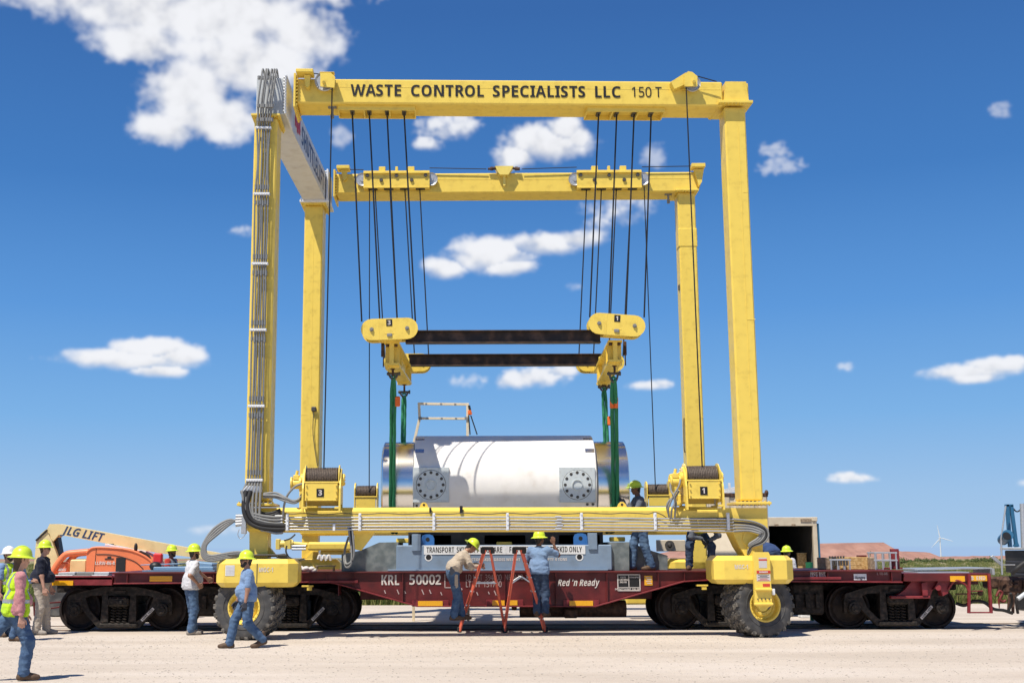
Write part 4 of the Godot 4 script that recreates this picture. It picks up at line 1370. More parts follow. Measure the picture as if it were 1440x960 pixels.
	for s in [[Vector3(0.887, 11.551, 0.1), Vector3(1.093, 11.569, 0.1)], [Vector3(1.541, 11.566, 0.1), Vector3(1.728, 11.546, 0.1)]]:
		m = MB.new()
		m.cyl(s[0], s[1], 0.03, 0.045, 10)
		m.box((s[0] + s[1]) * 0.5, Vector3(0.08, 0.10, 0.05), 0.01)
		part("rope_socket", m, M.rust, g, TR)
	m = MB.new()
	m.prism(PackedVector2Array([Vector3(1.074, 11.602, 0.15), Vector3(1.558, 11.599, 0.15), Vector3(1.463, 11.444, 0.15), Vector3(1.425, 11.367, 0.15), Vector3(1.202, 11.368, 0.15), Vector3(1.147, 11.446, 0.15)].map(func(v): return Vector2(v.x, v.y))), -0.1, 0.2)
	m.box(Vector3(1.316, 11.244, 0.05), Vector3(0.07, 0.3, 0.1), 0.01)
	part("anchor_bracket", m, M.yellow_pale, g, TR)
	m = MB.new()
	m.box(Vector3(-2.909, 11.583, 0.1), Vector3(0.34, 0.09, 0.35), 0.01)
	m.prism(PackedVector2Array([Vector3(-2.981, 11.538, 0.12), Vector3(-2.812, 11.537, 0.12), Vector3(-2.828, 11.305, 0.12), Vector3(-2.902, 11.247, 0.12)].map(func(v): return Vector2(v.x, v.y))), 0.02, 0.14)
	m.box(Vector3(6.389, 11.576, 0.1), Vector3(0.36, 0.10, 0.35), 0.01)
	m.prism(PackedVector2Array([Vector3(6.289, 11.503, 0.12), Vector3(6.549, 11.501, 0.12), Vector3(6.481, 11.153, 0.12), Vector3(6.402, 11.038, 0.12)].map(func(v): return Vector2(v.x, v.y))), 0.02, 0.14)
	part("rope_bracket", m, Y, g, TR)
	# winches
	winch(g, TF * Transform3D(Basis.IDENTITY, Vector3(-2.623, 2.503, 0.05)), "3")
	winch(g, TF * Transform3D(Basis.IDENTITY, Vector3(4.912, 2.531, 0.05)), "1")
	winch(g, TR * Transform3D(Basis.IDENTITY, Vector3(-2.239, 2.745, -0.1)), "", false)
	winch(g, TR * Transform3D(Basis.IDENTITY, Vector3(5.101, 2.759, -0.1)), "", false)
	pipework(g)
	# lamps and small fittings of the columns
	m = MB.new()
	m.box(Vector3(-3.593, 5.239, 0.04), Vector3(0.12, 0.12, 0.1), 0.02)
	m.tube(curve([TR.affine_inverse() * (TR * Vector3(-3.59, 5.182, 0.06)), Vector3(-3.599, 4.604, 0.05), Vector3(-3.477, 3.794, 0.05)], 6), 0.01, 5)
	part("junction_box", m, M.steel_dark, g, TR)
	m = MB.new()
	m.box(Vector3(5.885, 8.411, -0.2), Vector3(0.10, 0.16, 0.14), 0.02)
	m.tube(curve([Vector3(5.884, 8.374, -0.2), Vector3(5.881, 8.015, -0.2), Vector3(5.917, 7.732, -0.2)], 5), 0.012, 5)
	part("flood_lamp", m, M.steel_dark, g, TR)
	m = MB.new()
	m.tube(curve([Vector3(5.882, 4.915, -0.15), Vector3(5.847, 4.951, -0.15), Vector3(5.83, 4.19, -0.15), Vector3(5.874, 4.154, -0.15)], 6), 0.014, 6)
	part("grab_rail", m, M.steel_dark, g, TR)
	var lt := MB.new()
	lt.box(Vector3(0.12, 2.498, 0.06), Vector3(0.06, 0.14, 0.05), 0.01)
	lt.box(Vector3(-0.491, 2.485, 0.06), Vector3(0.045, 0.10, 0.05), 0.01)
	part("cable_strap", lt, M.black_print, g, TF)

func pipework(g: Node3D) -> void:
	var m: MB
	# vertical conduits on the left column, clamped at six heights
	var xs := [-4.09, -4.035, -3.985, -3.935, -3.885, -3.835]
	var ys := [10.345, 8.922, 7.452, 6.084, 4.542, 3.074]
	rng.seed = 31
	for i in xs.size():
		m = MB.new()
		var pts := []
		for k in 6:
			pts.append(Vector3(xs[i] + rng.randf_range(-0.012, 0.012), ys[k], 0.11))
			if k < 5:
				pts.append(Vector3(xs[i] + rng.randf_range(-0.03, 0.03) * (1.0 if k == 0 else 0.35), lerpf(ys[k], ys[k + 1], 0.5), 0.10))
		m.tube(curve(pts, 5), 0.017, 8)
		for k in 5:
			m.cyl(Vector3(xs[i], ys[k + 1] + 0.10, 0.11), Vector3(xs[i], ys[k + 1] + 0.20, 0.11), 0.024, 0.024, 8)
			m.cyl(Vector3(xs[i], ys[k + 1] - 0.22 - 0.03 * (i % 2), 0.11), Vector3(xs[i], ys[k + 1] - 0.14, 0.11), 0.024, 0.024, 8)
		part("conduit", m, M.conduit_grey, g, TF)
		# flexible hose over the joint plate
		m = MB.new()
		var j: float = xs[i] + 0.05 + 0.008 * i + 0.012 * sin(i * 2.3)
		m.tube(curve([Vector3(xs[i], ys[0], 0.11), Vector3(xs[i] + 0.01, ys[0] + 0.25, 0.13), Vector3(j - 0.03, ys[0] + 0.6, 0.19), Vector3(j + 0.02, 11.40, 0.20), Vector3(j + 0.03, 11.58, 0.16), Vector3(j + 0.03, 11.66, 0.02), Vector3(j + 0.03, 11.60, -0.20), Vector3(j + 0.03, 11.49, -0.5)], 6), 0.019, 8)
		for y in [ys[0] + 0.12, ys[0] + 0.42, 11.38]:
			m.cyl(Vector3(j - 0.03, y, 0.18), Vector3(j - 0.03, y + 0.07, 0.185), 0.034, 0.034, 8)
		part("hose", m, M.hose_grey, g, TF)
		# bottom: the hoses sweep round to the sill pipes
		m = MB.new()
		var ty: float = 2.363 - i * 0.062
		var tx: float = -3.38
		var r := 0.16 + 0.045 * (5 - i)
		var bx: float = xs[i] - 0.02 * (5 - i)
		m.tube(curve([Vector3(xs[i], ys[5], 0.11), Vector3(bx, ys[5] - 0.25, 0.15), Vector3(bx + 0.0, ty + r * 1.25, 0.20), Vector3(bx + r * 0.25, ty + r * 0.35, 0.22), Vector3(bx + r * 0.75, ty + 0.04, 0.20), Vector3(lerpf(bx + r, tx, 0.5), ty - 0.01, 0.17), Vector3(tx, ty, 0.12)], 7), 0.026, 8)
		part("hose", m, M.hose_grey, g, TF)
		m = MB.new()
		m.cyl(Vector3(xs[i], ys[5] - 0.12, 0.12), Vector3(bx, ys[5] - 0.24, 0.14), 0.034, 0.034, 8)
		m.cyl(Vector3(tx - 0.16, ty, 0.13), Vector3(tx - 0.02, ty, 0.12), 0.034, 0.034, 8)
		part("hose_fitting", m, M.galvanized, g, TF)
	# two thick black hoses
	for i in 2:
		m = MB.new()
		var o := 0.07 * i
		m.tube(curve([Vector3(-4.111, 2.863, 0.16) + Vector3(o * 1.2, 0, 0), Vector3(-4.148, 2.639, 0.2) + Vector3(o, 0, 0), Vector3(-4.125, 2.418, 0.22) + Vector3(o, o * 0.6, 0), Vector3(-4.017, 2.239, 0.22) + Vector3(o * 0.6, o, 0), Vector3(-3.807, 2.143, 0.22) + Vector3(0, o * 1.1, 0), Vector3(-3.549, 2.115, 0.18) + Vector3(0, o * 1.1, 0), Vector3(-3.345, 2.115, 0.14) + Vector3(0, o, 0)], 7), 0.045, 10)
		part("black_hose", m, M.rubber, g, TF)
	# bundle of dark hose behind them
	for i in 3:
		m = MB.new()
		m.tube(curve([Vector3(-3.888, 2.38, 0.07) + Vector3(0, 0.04 * i, 0), Vector3(-3.748, 2.338, 0.07) + Vector3(0, 0.04 * i, 0), Vector3(-3.581, 2.352, 0.07) + Vector3(0, 0.045 * i, 0), Vector3(-3.443, 2.421, 0.07) + Vector3(0, 0.04 * i, 0)], 5), 0.03, 8)
		part("black_hose", m, M.rubber, g, TF)
	# clamps on the column
	for y in ys:
		m = MB.new()
		m.box(Vector3(-3.962, y, 0.14), Vector3(0.33, 0.05, 0.025), 0.006)
		m.box(Vector3(-3.962, y, 0.085), Vector3(0.33, 0.05, 0.02), 0.006)
		m.box(Vector3(-3.962, y, 0.03), Vector3(0.10, 0.045, 0.10), 0.004)
		bolts(m, Vector3(-4.11, y, 0.15), Vector3(-3.81, y, 0.15), 7, Vector3.BACK, 0.010, 0.015)
		part("pipe_clamp", m, M.sign_white, g, TF)
	# horizontal pipes along the sill
	var left := -3.352
	var right := 5.521
	for i in 5:
		m = MB.new()
		var y: float = 2.342 - i * 0.0585
		m.tube([Vector3(left, y, 0.12), Vector3((left + right) / 2, y, 0.12), Vector3(right, y - 0.05, 0.12)], 0.0165, 8)
		var j := 2.035 + 0.03 * (i % 2)
		m.cyl(Vector3(j - 0.06, y, 0.12), Vector3(j + 0.06, y, 0.12), 0.026, 0.026, 8)
		part("sill_pipe", m, M.galvanized, g, TF)
		# hoses at the right end, down to the wheel box
		m = MB.new()
		m.tube(curve([Vector3(right, y - 0.05, 0.12), Vector3(5.886, 2.248, 0.14) + Vector3(-0.02 * i, -0.045 * i, 0), Vector3(6.13, 2.135, 0.16) + Vector3(-0.035 * i, -0.03 * i, 0.01 * i), Vector3(6.19, 1.969, 0.17) + Vector3(-0.04 * i, 0.01 * i, 0), Vector3(6.085, 1.83, 0.17) + Vector3(-0.03 * i, 0.02 * i, 0), Vector3(5.889, 1.762, 0.15) + Vector3(-0.02 * i, 0.01 * i, 0), Vector3(5.801, 1.693, 0.1) + Vector3(0.01 * i, 0, 0), Vector3(5.796, 1.596, 0.05)], 6), 0.024 if i else 0.02, 8)
		part("hose", m, M.hose_grey if i != 1 else M.rubber, g, TF)
	m = MB.new()
	var cab := [Vector3(-3.357, 2.434, 0.1)]
	for k in 30:
		cab.append(Vector3(-3.217, 2.413, 0.1).lerp(Vector3(3.833, 2.413, 0.1), k / 29.0) + Vector3(0, 0.012 * sin(k * 1.9), 0))
	cab.append_array([Vector3(3.961, 2.434, 0.1), Vector3(4.115, 2.378, 0.1), Vector3(4.254, 2.308, 0.1), Vector3(4.722, 2.314, 0.1), Vector3(5.36, 2.319, 0.1), Vector3(5.779, 2.276, 0.12)])
	m.tube(curve(cab, 3), 0.010, 6)
	part("control_cable", m, M.steel_dark, g, TF)
	for x in [-3.298, -1.876, -0.421, 1.031, 2.494, 3.956, 5.408]:
		m = MB.new()
		m.box(Vector3(x, 2.252, 0.15), Vector3(0.055, 0.34, 0.025), 0.006)
		m.box(Vector3(x, 2.252, 0.09), Vector3(0.055, 0.34, 0.02), 0.006)
		bolts(m, Vector3(x, 2.39, 0.16), Vector3(x, 2.113, 0.16), 4, Vector3.BACK, 0.012, 0.015)
		part("pipe_clamp", m, M.sign_white, g, TF)
	m = MB.new()
	m.box(Vector3(-2.38, 2.155, 0.14), Vector3(0.05, 0.14, 0.05), 0.006)
	part("pipe_clamp", m, M.sign_white, g, TF)
	# hose loop at the far left, out and back to the wheel box
	for i in 4:
		m = MB.new()
		var o := 0.03 * i
		m.tube(curve([Vector3(-4.212, 2.269, 0.12) + Vector3(0, 0.05 * i - 0.06, 0), Vector3(-4.428, 2.269, 0.16) + Vector3(0, 0.03 - o, 0), Vector3(-4.72, 2.104, 0.2) + Vector3(o, 0.02 - o, 0), Vector3(-4.908, 1.831, 0.22) + Vector3(o * 0.7, 0, 0), Vector3(-4.921, 1.613, 0.22) + Vector3(o * 0.8, o * 0.5, 0), Vector3(-4.781, 1.518, 0.22) + Vector3(o * 0.3, o, 0), Vector3(-4.565, 1.544, 0.2) + Vector3(0, o, 0), Vector3(-4.299, 1.584, 0.15) + Vector3(0, o, 0), Vector3(-4.003, 1.603, 0.1) + Vector3(0, o * 0.7, 0)], 7), 0.026, 8)
		part("hose", m, M.hose_grey, g, TF)
	m = MB.new()
	for i in 4:
		m.cyl(Vector3(-4.308, 2.324, 0.14) + Vector3(0, 0.055 * i - 0.12, 0), Vector3(-4.13, 2.324, 0.12) + Vector3(0, 0.05 * i - 0.1, 0), 0.04, 0.035, 8)
	m.box(Vector3(-4.144, 2.201, 0.1), Vector3(0.10, 0.34, 0.12), 0.01)
	m.tube(curve([Vector3(-4.233, 2.118, 0.14), Vector3(-4.257, 2.008, 0.14), Vector3(-4.2, 1.939, 0.14), Vector3(-4.119, 2.007, 0.14), Vector3(-4.094, 2.103, 0.14)], 5), 0.008, 5)
	part("hose_manifold", m, M.galvanized, g, TF)
	# hoses from the column to winch 3
	for s in [[Vector3(-3.784, 2.809, 0.1), Vector3(-3.52, 2.818, 0.2), Vector3(-3.312, 2.717, 0.3), Vector3(-3.145, 2.648, 0.3), Vector3(-3.032, 2.748, 0.2)], [Vector3(-3.782, 2.74, 0.1), Vector3(-3.546, 2.735, 0.2), Vector3(-3.341, 2.663, 0.28), Vector3(-3.144, 2.62, 0.3), Vector3(-3.017, 2.707, 0.2)], [Vector3(-3.78, 2.781, 0.12), Vector3(-3.485, 2.761, 0.25), Vector3(-3.256, 2.675, 0.3), Vector3(-3.092, 2.676, 0.28), Vector3(-3.019, 2.79, 0.2)], [Vector3(-3.38, 2.337, 0.12), Vector3(-3.362, 2.555, 0.2), Vector3(-3.288, 2.773, 0.28), Vector3(-3.123, 2.951, 0.3), Vector3(-2.916, 3.007, 0.3)]]:
		m = MB.new()
		m.tube(curve(s, 7), 0.022, 8)
		part("hose", m, M.hose_grey, g, TF)
	# hoses to winch 1
	for s in [[Vector3(4.237, 2.335, 0.12), Vector3(4.212, 2.5, 0.2), Vector3(4.269, 2.652, 0.22), Vector3(4.338, 2.79, 0.25), Vector3(4.429, 2.944, 0.25), Vector3(4.472, 3.073, 0.2)], [Vector3(4.279, 2.321, 0.12), Vector3(4.274, 2.485, 0.24), Vector3(4.332, 2.609, 0.25), Vector3(4.317, 2.747, 0.28), Vector3(4.28, 2.849, 0.2), Vector3(4.281, 3.005, 0.15)], [Vector3(4.35, 2.321, 0.12), Vector3(4.353, 2.486, 0.2), Vector3(4.366, 2.596, 0.22), Vector3(4.36, 2.709, 0.2), Vector3(4.436, 2.848, 0.2)], [Vector3(4.229, 2.405, 0.1), Vector3(4.189, 2.542, 0.18), Vector3(4.231, 2.653, 0.2), Vector3(4.304, 2.709, 0.2)]]:
		m = MB.new()
		m.tube(curve(s, 7), 0.02, 8)
		part("hose", m, M.hose_grey, g, TF)
	m = MB.new()   # valve block beside winch 1
	m.box(Vector3(4.357, 2.94, 0.05), Vector3(0.14, 0.5, 0.14), 0.015)
	m.cyl(Vector3(4.333, 3.095, 0.05), Vector3(4.335, 3.152, 0.05), 0.05, 0.04, 12)
	m.cyl(Vector3(4.373, 2.996, 0.05), Vector3(4.573, 3.01, 0.05), 0.06, 0.06, 14)
	m.cyl(Vector3(4.26, 3.039, 0.05), Vector3(4.403, 3.039, 0.05), 0.04, 0.04, 12)
	m.box(Vector3(4.444, 2.675, 0), Vector3(0.12, 0.22, 0.2), 0.02)
	part("valve_block", m, M.yellow, g, TF)
	# hanging loop of hose below the sill
	for i in 3:
		m = MB.new()
		m.tube(curve([Vector3(-2.098, 2.155, 0.1) + Vector3(0.03 * i, 0, 0), Vector3(-2.066, 1.934, 0.12) + Vector3(0.03 * i, 0, 0), Vector3(-2.027, 1.646, 0.13) + Vector3(0.02 * i, 0, 0), Vector3(-2.045, 1.441, 0.13) + Vector3(0.0, 0.02 * i, 0), Vector3(-2.131, 1.385, 0.08) + Vector3(0, 0.03 * i, 0), Vector3(-2.179, 1.508, 0) + Vector3(0.01 * i, 0.01, 0), Vector3(-2.178, 1.728, -0.15), Vector3(-2.12, 1.965, -0.3)], 6), 0.022, 8)
		part("hose", m, M.hose_grey if i != 1 else M.rubber, g, TF)
	m = MB.new()
	m.tube(curve([Vector3(-3.38, 1.801, -0.6), Vector3(-3.391, 1.674, -0.6), Vector3(-3.317, 1.561, -0.6), Vector3(-3.16, 1.519, -0.6), Vector3(-3.018, 1.532, -0.6)], 6), 0.018, 7)
	m.tube(curve([Vector3(-3.439, 1.9, -0.6), Vector3(-3.311, 1.942, -0.6), Vector3(-3.213, 2.027, -0.6)], 6), 0.016, 7)
	part("hose", m, M.hose_grey, g, TF)


# ---------------------------------------------------------------- lifting spreader, shackles, slings
func P2(a: Array) -> PackedVector2Array:
	var o := PackedVector2Array()
	for q: Vector3 in a:
		o.append(Vector2(q.x, q.y))
	return o

func stadium(half: float, r: float, n := 10) -> PackedVector2Array:
	var o := PackedVector2Array()
	for i in n + 1:
		var a := -PI / 2 + PI * i / n
		o.append(Vector2(half + cos(a) * r, sin(a) * r))
	for i in n + 1:
		var a := PI / 2 + PI * i / n
		o.append(Vector2(-half + cos(a) * r, sin(a) * r))
	return o

func lower_block(parent: Node3D, at: Transform3D, digit: String) -> void:
	var m := MB.new()
	for z in [0.0, -0.36]:
		m.prism(stadium(0.37, 0.225), z - 0.02, z + 0.02)
	m.prism(stadium(0.355, 0.205), -0.34, -0.33)
	m.box(Vector3(0, -0.17, -0.18), Vector3(0.5, 0.08, 0.34), 0.01)
	m.box(Vector3(0, 0.16, -0.18), Vector3(0.3, 0.05, 0.34), 0.01)
	m.box(Vector3(-0.22, 0.0, 0.021), Vector3(0.012, 0.42, 0.006), 0.002)
	m.box(Vector3(0, -0.10, 0.022), Vector3(0.19, 0.012, 0.006), 0.002)
	var o := part("sheave_block", m, M.yellow, parent, at)
	m = MB.new()
	for s in [-1.0, 1.0]:
		m.cyl(Vector3(s * 0.37, 0, 0.02), Vector3(s * 0.37, 0, 0.05), 0.045, 0.04, 16)
		m.cyl(Vector3(s * 0.37, 0, 0.05), Vector3(s * 0.37, 0, 0.07), 0.022, 0.022, 6)
	m.box(Vector3(0, -0.13, 0.03), Vector3(0.11, 0.07, 0.03), 0.012)
	part("sheave_pin", m, M.hose_grey, o)
	m = MB.new()
	for s in [-1.0, 1.0]:
		m.cyl(Vector3(s * 0.37, 0, -0.10), Vector3(s * 0.37, 0, -0.26), 0.19, 0.19, 24)
	part("sheave", m, M.steel_dark, o)
	if digit:
		number_plate(digit, o, Transform3D(Basis.IDENTITY, Vector3(0.0, 0.13, 0.024)), 0.125)

func build_spreader() -> void:
	var s := thing("lifting_spreader", "spreader frame of two dark steel beams and yellow arms hung from the crane ropes", "lifting frame")
	lower_block(s, Transform3D(Basis(Vector3.BACK, 0.035), Vector3(-1.359, 6.246, -0.6)), "3")
	lower_block(s, Transform3D(Basis(Vector3.BACK, -0.075), Vector3(3.387, 6.323, -0.6)), "1")
	lower_block(s, Transform3D(Basis(Vector3.BACK, 0.0), Vector3(-1.191, 6.333, -5.75)), "")
	lower_block(s, Transform3D(Basis(Vector3.BACK, 0.0), Vector3(3.67, 6.32, -5.75)), "")
	# dark rolled I-beams
	for q in [[Vector3(-1.029, 6.24, -0.7), Vector3(3.063, 6.244, -0.7), 5.971], [Vector3(-1.12, 6.364, -4.6), Vector3(3.585, 6.369, -4.6), 6.081]]:
		var m := MB.new()
		var a: Vector3 = q[0]
		var b: Vector3 = q[1]
		var y0: float = q[2]
		m.span(Vector3(a.x, y0, a.z - 0.22), Vector3(b.x, y0 + 0.022, a.z), 0.004)
		m.span(Vector3(a.x, a.y - 0.022, a.z - 0.22), Vector3(b.x, a.y, a.z), 0.004)
		m.span(Vector3(a.x, y0 + 0.022, a.z - 0.135), Vector3(b.x, a.y - 0.022, a.z - 0.115), 0.0)
		part("spreader_beam", m, M.mill_steel, s)
	# yellow cross arms, running away from the camera below the beams
	for q in [[Vector3(-1.489, 6.043, -0.95), Vector3(-1.171, 5.541, -0.95), Vector3(-1.349, 6.066, -4.75), Vector3(-1.037, 5.648, -4.75), 1.0], [Vector3(3.239, 6.06, -0.95), Vector3(3.542, 5.604, -0.95), Vector3(3.424, 6.088, -4.75), Vector3(3.74, 5.618, -4.75), -1.0]]:
		var m := MB.new()
		var a := [Vector3(q[0].x, q[1].y, q[0].z), Vector3(q[1].x, q[1].y, q[0].z), Vector3(q[1].x, q[0].y, q[0].z), Vector3(q[0].x, q[0].y, q[0].z)]
		var b := [Vector3(q[2].x, q[3].y, q[2].z), Vector3(q[3].x, q[3].y, q[2].z), Vector3(q[3].x, q[2].y, q[2].z), Vector3(q[2].x, q[2].y, q[2].z)]
		# an I-shaped arm: flanges above and below, web between, end plate set back
		var mid: Vector3 = (a[0] + b[2]) * 0.5
		for v in [[0.0, 0.09], [0.91, 1.0]]:
			var c := []
			for e in [a, b]:
				c.append(e[0].lerp(e[3], v[0])); c.append(e[1].lerp(e[2], v[0])); c.append(e[1].lerp(e[2], v[1])); c.append(e[0].lerp(e[3], v[1]))
			var ce := Vector3.ZERO
			for e in c:
				ce += e / 8.0
			m.out_poly([c[0], c[1], c[2], c[3]], ce); m.out_poly([c[4], c[5], c[6], c[7]], ce)
			for k in 4:
				m.out_poly([c[k], c[(k + 1) % 4], c[4 + (k + 1) % 4], c[4 + k]], ce)
		var w := []
		for e in [a, b]:
			w.append(e[0].lerp(e[1], 0.36).lerp(e[3].lerp(e[2], 0.36), 0.09)); w.append(e[0].lerp(e[1], 0.64).lerp(e[3].lerp(e[2], 0.64), 0.09)); w.append(e[0].lerp(e[1], 0.64).lerp(e[3].lerp(e[2], 0.64), 0.91)); w.append(e[0].lerp(e[1], 0.36).lerp(e[3].lerp(e[2], 0.36), 0.91))
		for k in 4:
			m.out_poly([w[k], w[(k + 1) % 4], w[4 + (k + 1) % 4], w[4 + k]], mid)
		m.out_poly([w[0], w[1], w[2], w[3]], mid)
		m.out_poly([w[4], w[5], w[6], w[7]], mid)
		for t in [0.06, 0.2, 0.9, 0.97]:      # stiffener plates
			var c: Vector3 = ((a[0] + a[2]) * 0.5).lerp((b[0] + b[2]) * 0.5, t)
			m.box(c, Vector3((a[1].x - a[0].x) * 0.96, (a[3].y - a[0].y) * 0.84, 0.02), 0.0)
		var arm := part("cross_arm", m, M.yellow, s)
		for t in [0.085, 0.915]:      # rounded pads that carry the shackles
			m = MB.new()
			var c: Vector3 = ((a[0] + a[1]) * 0.5).lerp((b[0] + b[1]) * 0.5, t)
			m.cyl(c + Vector3(0, 0.0, 0), c - Vector3(0, 0.045, 0), 0.17, 0.165, 24)
			part("shackle_pad", m, M.yellow, arm)
		m = MB.new()
		for t in [0.085, 0.915]:
			var c: Vector3 = ((a[0] + a[1]) * 0.5).lerp((b[0] + b[1]) * 0.5, t)
			m.cyl(c - Vector3(0, 0.045, 0), c - Vector3(0, 0.06, 0), 0.05, 0.05, 16)
			m.cyl(c - Vector3(0, 0.06, 0), c - Vector3(0, 0.20, 0), 0.025, 0.025, 10)
		for sx in [-0.09, 0.09]:
			m.cyl((a[2] + a[3]) * 0.5 + Vector3(sx, 0.01, -0.08), (a[2] + a[3]) * 0.5 + Vector3(sx, -0.10, -0.08), 0.035, 0.035, 10)
		part("eye_bolt", m, M.rust, arm)
		m = MB.new()
		m.box((b[2] + b[3]) * 0.5 + Vector3(0, 0.1, -0.6), Vector3(0.2, 0.2, 1.5), 0.01)
		part("rear_neck", m, M.yellow, arm)
		m = MB.new()
		m.box(a[3] + Vector3(-0.05 if q[4] > 0 else 0.40, -0.13, -0.3), Vector3(0.06, 0.30, 0.08), 0.01)
		m.cyl(a[3] + Vector3(-0.03 if q[4] > 0 else 0.40, -0.28, -0.3), a[3] + Vector3(-0.03 if q[4] > 0 else 0.40, -0.50, -0.3), 0.014, 0.014, 6)
		part("limit_weight", m, M.rust, arm)
	# shackles and slings
	var sl := [["left", "near", Vector3(-1.307, 5.469, -1.28), Vector3(-1.307, 5.319, -1.3), Vector3(-1.375, 2.547, -2.36), 0.038, 1.0], ["left", "far", Vector3(-1.212, 5.484, -4.42), Vector3(-1.211, 5.331, -4.42), Vector3(-1.225, 4.231, -4.46), 0.034, 1.0], ["right", "near", Vector3(3.388, 5.502, -1.28), Vector3(3.385, 5.261, -1.3), Vector3(3.501, 2.564, -2.36), 0.044, 1.0], ["right", "far", Vector3(3.56, 5.523, -4.42), Vector3(3.567, 5.454, -4.42), Vector3(3.594, 4.286, -4.46), 0.036, 1.0]]
	for q in sl:
		var m := MB.new()
		var top: Vector3 = q[2]
		var bot: Vector3 = q[3]
		var h := maxf(0.13, top.y - bot.y)
		var pts := []
		for k in 13:
			var a := PI * k / 12.0
			pts.append(Vector3(top.x + cos(a) * 0.085, bot.y - 0.0 + h * 0.55 - sin(a) * h * 0.75, top.z))
		m.tube(pts, 0.022, 8)
		m.cyl(Vector3(top.x - 0.14, pts[0].y, top.z), Vector3(top.x + 0.14, pts[0].y, top.z), 0.028, 0.028, 10)
		m.cyl(Vector3(top.x + 0.11, pts[0].y, top.z), Vector3(top.x + 0.15, pts[0].y, top.z), 0.045, 0.045, 8)
		m.cyl(Vector3(top.x - 0.12, pts[0].y, top.z), Vector3(top.x - 0.09, pts[0].y, top.z), 0.042, 0.042, 10)
		var sh := single("shackle", m, M.steel_dark, "steel bow shackle under the %s arm of the spreader, %s the camera" % [q[0], "nearer" if q[1] == "near" else "farther from"], "shackle", Vector3.ZERO, "shackles under the spreader arms")
		sh.material_override = M.steel_dark
		# a round sling: two strands side by side with folds
		m = MB.new()
		var foot: Vector3 = q[4]
		for st in [-1.0, 1.0]:
			var line := []
			for k in 25:
				var t := k / 24.0
				var p := bot.lerp(foot, t)
				p.x += st * q[5] * minf(1.0, 0.35 + t * 6.0) * (0.95 + 0.06 * sin(t * 31.0 + st))
				p.z += st * 0.01 + 0.012 * sin(t * 19.0 + st * 2.0)
				line.append(p)
			if q[1] == "near":     # on round the belly of the cask
				for k in range(1, 8):
					var a := PI + 0.28 + (PI - 0.28) * 0.0 + k * 0.36
					line.append(Vector3(foot.x + st * q[5], 3.12 + sin(a - PI) * -1.04 + 0.0, -3.45 + cos(a - PI) * 1.07))
			else:
				line.append(Vector3(foot.x + st * q[5], 3.3, -4.50))
				line.append(Vector3(foot.x + st * q[5], 2.8, -4.45))
			m.tube(line, q[5] * 0.98, 10)
		m.tube([bot + Vector3(-q[5], 0.02, 0), bot + Vector3(0, 0.07, 0.0), bot + Vector3(q[5], 0.02, 0)], q[5] * 0.75, 8)
		var sg := single("sling", m, M.sling_green, "green round sling on the %s end of the cask, %s strand" % [q[0], "front" if q[1] == "near" else "back"], "sling", Vector3.ZERO, "green lifting slings round the cask")
		if not (q[0] == "left" and q[1] == "far"):
			m = MB.new()
			var t := 0.17 if q[1] == "near" else 0.62
			var p: Vector3 = bot.lerp(foot, t)
			if q[0] == "right" and q[1] == "near":
				for st in [-1.0, 1.0]:
					m.tube([p + Vector3(st * q[5], 0.10, 0.012), p + Vector3(st * q[5], -0.12, -0.03)], q[5] * 1.06, 10)
			else:
				m.box(p + Vector3(0.10, -0.02, 0.05), Vector3(0.11, 0.22, 0.06), 0.02)
			part("tag", m, M.tag_orange, sg)

